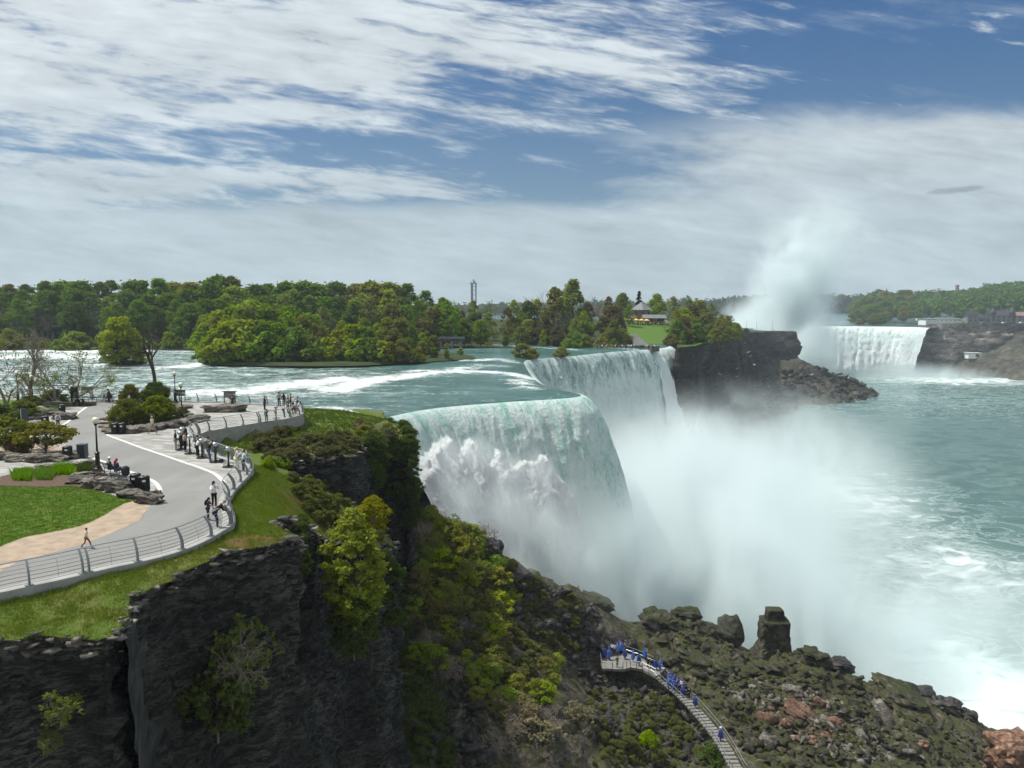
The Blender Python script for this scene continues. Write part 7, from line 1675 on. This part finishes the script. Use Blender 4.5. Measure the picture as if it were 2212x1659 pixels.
# backpack, bag and stroller
def lump(name, base, s, m, col, label, cat_, rz=0):
    v, f = rock_mesh(11, *s, boxy=.5, rough=.05, div=2); o = mobj(name, v, f, m, None, True); o.location = (base[0], base[1], base[2] + s[2]); o.rotation_euler = (0, 0, rz); o.color = (*COLR[col], 1); tag(o, label, cat_)
    st_ = mobj('strap', *tube([(-s[0] * .5, -s[1], s[2] * .7), (-s[0] * .5, -s[1] * 1.25, 0), (-s[0] * .5, -s[1], -s[2] * .7)], .02, 5), M['black'], o); return o
c_ = cb + Vector((math.cos(rzb), math.sin(rzb))) * 1.25 + nb * .25; lump('backpack', (c_.x, c_.y, .012), (.30, .22, .42), M['cloth'], 'dark', 'large dark grey backpack standing at the end of the occupied bench', 'backpack')
c_ = cb + nb * .3 + Vector((math.cos(rzb), math.sin(rzb))) * -.05; lump('handbag', (c_.x, c_.y, .46), (.16, .10, .12), M['cloth'], 'pink', 'small pink bag between the two seated visitors', 'bag')
x, y, z = pp(c3(635, 925)); lump('shopping_bag', (x, y, z), (.22, .16, .16), M['cloth'], 'dark', 'dark bag lying on the paving by the coin viewers', 'bag')
x, y, z = pp(c1(732, 945)); r = empty('stroller', (x, y, z), -.3); tag(r, 'grey and black stroller beside the black robed person', 'stroller')
part('seat', cat([box(-.22, .22, -.3, .3, .45, .52), box(-.22, .22, -.33, -.27, .5, .95)]), M['darkgreen'], r); part('hood', lathe([(.26, .9), (.26, 1.0), (.18, 1.12), (.05, 1.17)], 10), M['silver'], r, True)
part('frame', cat([tube([(s_, .3, .1), (s_, -.2, .6), (s_, -.45, 1.0)], .015, 5) for s_ in (-.22, .22)] + [tube([(-.22, -.45, 1.0), (.22, -.45, 1.0)], .015, 5), tube([(-.22, -.3, .1), (-.22, .1, .5)], .015, 5), tube([(.22, -.3, .1), (.22, .1, .5)], .015, 5)]), M['silver'], r)
for sx in (-.24, .24):
    for sy in (-.3, .32): part('wheel', (lambda v, f: (v[:, [2, 0, 1]] + np.array([sx, sy, .1]), f))(*lathe([(.1, -.02), (.1, .02)], 12)), M['black'], r)
# people in the gorge
def gp(q, rz, ps, top, legs, label, **k):
    u_, v_ = d4(*q)
    if q[0] > 840:
        i = int(np.argmin([abs((v_ - 0) - (829.5 - 0) - FPX * ((-(SL[j][2] - CZ) * CP - SL[j][1] * SP) / (SL[j][1] * CP - (SL[j][2] - CZ) * SP))) for j in range(len(SL))])); base = SL[i]; off = k.pop('off', 0.0)
        x, y, z = base[0] + NN[i][0] * off, base[1] + NN[i][1] * off, base[2] + .01
    else:
        k.pop('off', 0); x, y, z = W(u_, v_, dz); z += .005
    return person(x, y, z, rz, ps, top, legs, label, **k)
GB = 'visitors in blue rain ponchos on the deck'
deckers = [((185, 480), 'deepblue', 'blue poncho wearer at the left front rail of the deck'), ((240, 500), 'blue', 'blue poncho wearer facing the front rail of the deck'), ((195, 300), 'deepblue', 'deep blue poncho at the back left of the deck crowd'), ((320, 330), 'blue', 'bright blue poncho at the back of the deck crowd'), ((355, 340), 'deepblue', 'deep blue poncho behind the white clad pair'), ((375, 430), 'blue', 'blue poncho right of the white clad pair'), ((410, 490), 'deepblue', 'stooping dark blue poncho near the sloping handrail'), ((495, 515), 'blue', 'light blue poncho standing alone on the walkway'), ((560, 560), 'deepblue', 'blue poncho stepping along the middle of the walkway'), ((625, 500), 'blue', 'bright blue poncho beside the dark green bank'), ((740, 610), 'deepblue', 'blue poncho left of the pair at the walkway end'), ((790, 610), 'blue', 'blue poncho right of the pair at the walkway end')]
for i, (q, c_, lab) in enumerate(deckers): gp(q, rng.uniform(-1, 1), ['stand', 'photo', 'stand', 'look'][i % 4], 'blue', 'dark', lab, poncho=c_, H=rng.uniform(1.6, 1.8))
for q, t, lab in (((155, 420), 'black', 'person in black at the left edge of the deck'), ((165, 460), 'dark', 'dark clothed person at the left front corner of the deck'), ((250, 250), 'black', 'person in black at the top of the deck crowd'), ((270, 440), 'white', 'left one of the white clad pair on the deck'), ((300, 450), 'white', 'right one of the white clad pair on the deck'), ((330, 580), 'black', 'person in black standing alone at the front of the deck'), ((210, 400), 'grey', 'grey clothed person within the deck crowd'), ((265, 300), 'olive', 'person in olive within the deck crowd'), ((660, 590), 'dark', 'left of the three dark figures near the stair top'), ((690, 600), 'black', 'middle of the three dark figures near the stair top'), ((715, 600), 'dark', 'right of the three dark figures near the stair top'), ((230, 350), 'deepblue', 'person in navy in the middle of the deck crowd')):
    gp(q, rng.uniform(-1, 1), rng.choice(['stand', 'look']), t, 'dark', lab, H=rng.uniform(1.6, 1.78))
for q, t, pon, off, lab in (((860, 700), 'white', None, .2, 'person in white just below the stair top'), ((885, 720), 'dark', None, -.4, 'dark figure next to the person in white on the stairs'), ((945, 790), 'blue', 'deepblue', .3, 'deep blue poncho, upper of the pair coming up the stairs'), ((965, 830), 'blue', 'deepblue', -.3, 'deep blue poncho, lower of the pair coming up the stairs'), ((925, 800), 'blue', 'blue', -.5, 'bright blue poncho stooping by the upper handrail'), ((995, 880), 'black', None, -.3, 'black clothed person below the blue pair on the stairs'), ((1075, 860), 'white', None, .5, 'person in a white jacket halfway up the stairs'), ((1115, 900), 'dark', None, 0, 'dark clothed person behind the white jacket'), ((1130, 920), 'black', None, .4, 'person in black lowest of the middle stair group'), ((1195, 1010), 'blue', 'deepblue', .2, 'blue poncho walking alone in the middle of the stairs'), ((1445, 1375), 'blue', 'deepblue', 0, 'blue poncho with a cream hat, lowest person on the stairs')):
    gp(q, 2.6 + rng.uniform(-.4, .4), 'walk' if pon else 'stand', t, 'dark', lab, poncho=pon, off=off, hat='cream' if 'cream' in lab else None)
for i in range(14):
    q = (rng.uniform(150, 420), rng.uniform(230, 470)); gp(q, rng.uniform(-2, 2), rng.choice(['stand', 'look', 'photo']), 'blue', 'dark', 'blue poncho wearer inside the dense crowd on the deck', poncho=rng.choice(['deepblue', 'blue', 'deepblue']), H=rng.uniform(1.6, 1.8), group='blue ponchos inside the deck crowd')
for i in range(12):
    q = (rng.uniform(870, 1120), 0); q = (q[0], 690 + (q[0] - 860) * .85); gp(q, 2.6 + rng.uniform(-.6, .6), rng.choice(['stand', 'look', 'walk']), rng.choice(['black', 'dark', 'navy', 'white']), 'dark', 'visitor in the queue on the upper stairs', poncho='deepblue' if i % 3 else None, off=rng.uniform(-.5, .5), H=rng.uniform(1.6, 1.8), group='queue on the upper stairs')
# tiny visitors across the river
for i in range(26):
    u_ = 1348 + i * 3.6 + rng.uniform(-1, 1); p = WD(u_, 697, 343); person(p[0], p[1], iz(p[0], p[1]), rng.uniform(0, 6), 'stand', rng.choice(['black', 'dark', 'white', 'navy', 'grey']), 'dark', 'tiny visitor standing before the cafe on the island hill', group='visitors before the island cafe')
for i in range(26):
    u_ = 1290 + i * 4.9 + rng.uniform(-2, 2); p = W(u_, 754.3, -1.1); person(p[0], p[1], -1.1, rng.uniform(0, 6), 'stand', rng.choice(['black', 'dark', 'dark', 'white', 'navy', 'red']), 'dark', 'tiny visitor on the stone walkway at the brink', group='visitors on the walkway at the brink')
for i in range(22):
    u_ = 1640 + i * 3.2; p = WD(u_, 715, 660); person(p[0], p[1], -7.9, rng.uniform(0, 6), 'stand', rng.choice(['black', 'dark', 'white', 'navy']), 'dark', 'tiny visitor at the edge of the far dark point', group='visitors on the far point')
# ------------------------------------------------------------------ mist and haze (real volumes)
def m_mist(name, build, color=(.90, .975, .985), aniso=.15, rate=1.0):
    m, g = mat(name); p = g.pos(); d = build(g, p)
    x = g.n('ShaderNodeVolumePrincipled'); g.put(x.inputs['Color'], color); x.inputs['Anisotropy'].default_value = aniso
    g.put(x.inputs['Density'], d); g.out(None, V(g, x.outputs[0])); m.cycles.volume_sampling = 'DISTANCE'
    try: m.cycles.volume_step_rate = rate
    except Exception: pass
    return m
def blob(g, p, c, r, k=1.0, pw=1.0):
    q = g.map(p, tuple(1 / v for v in r), (0, 0, 0), tuple(-a / b for a, b in zip(c, r)))
    l = g.n('ShaderNodeVectorMath', operation='LENGTH'); g.put(l.inputs[0], q); L = V(g, l.outputs['Value'])
    return g.step(L, 1.0, .15) * k
def near_mist(g, p):
    n = g.noise(g.map(p, (1, 1, .7), (R(12), 0, 0)), .05, 5, .66, 1.0); n2 = g.noise(p, .013, 1, .5)
    d = blob(g, p, (26, 160, -48), (42, 55, 34), 1.1) + blob(g, p, (42, 205, -47), (55, 95, 36), .85) + blob(g, p, (75, 255, -46), (62, 95, 38), .40)
    d = d + blob(g, p, (50, 145, -56), (50, 42, 22), .9) + blob(g, p, (92, 160, -58), (62, 62, 20), .30) + blob(g, p, (8, 128, -38), (26, 20, 26), .7) + blob(g, p, (19, 127, -36), (24, 15, 17), .9) + blob(g, p, (92, 135, -56), (48, 34, 13), .24) + blob(g, p, (21, 134, -30), (20, 14, 15), 1.1) + blob(g, p, (30, 124, -38), (28, 14, 12), .32)
    return (d * g.step(n * .75 + n2 * .25, .41, .55)) * .135
def domain(name, x0, x1, y0, y1, z0, z1, m, label_kind='stuff'):
    v, f = box(x0, x1, y0, y1, z0, z1); return tag(mobj(name, v, f, m), kind=label_kind)
domain('mist', -16, 156, 96, 352, -64, -5, m_mist('gorge_mist', near_mist, rate=.28))
def spray(g, p):
    q = g.map(p, (1, 1, .5)); n = g.noise(q, .34, 6, .66, .4); v = g.vor(g.map(g.mix(.15, p, g.noise(p, .6, 3, .6, out=1)), (1, 1, .8)), .30, 'F1')
    d = None
    for c, r in (((-14.5, 113.5, -11.5), 5), ((-10, 116.5, -11), 5.6), ((-5.5, 120.5, -12), 5.8), ((-1, 123.5, -15), 5.6), ((4, 126.5, -15.5), 5.8), ((8.5, 129.5, -21), 5.2),
                 ((-8, 112, -19), 8), ((-1, 117, -21), 8.8), ((5, 121.5, -26), 9), ((-1, 112, -30), 9.5), ((8, 119, -35), 11), ((13, 128, -33), 8.5)):
        b = blob(g, p, c, (r, r, r * (1.15 if r < 7 else 1.4)), 1.0); d = b if d is None else d.max(b)
    return g.step(d + (n - .5) * 2.0 - v * .40, .04, .80) * .125
domain('spray', -22, 22, 100, 141, -46, -5.5, m_mist('spray_mist', spray, color=(.94, .995, 1.0), aniso=.1, rate=.16))
def far_mist(g, p):
    n = g.noise(p, .016, 6, .66, .9)
    d = blob(g, p, (300, 880, -35), (98, 95, 75), 1.0) + blob(g, p, (318, 880, 35), (58, 58, 85), .95) + blob(g, p, (348, 880, 92), (85, 62, 62), .34) + blob(g, p, (430, 840, -66), (130, 80, 24), .7)
    return d * g.step(n, .38, .56) * .085
domain('mist_plume', 196, 560, 730, 990, -63, 158, m_mist('plume_mist', far_mist, rate=.25))
HZ = True
if HZ:
    m, g = mat('haze_air'); x = g.n('ShaderNodeVolumePrincipled'); x.inputs['Color'].default_value = (.78, .88, 1, 1); x.inputs['Density'].default_value = .00013; x.inputs['Anisotropy'].default_value = .2
    g.out(None, V(g, x.outputs[0])); domain('haze', -3300, 3300, -60, 3500, -75, 175, m)
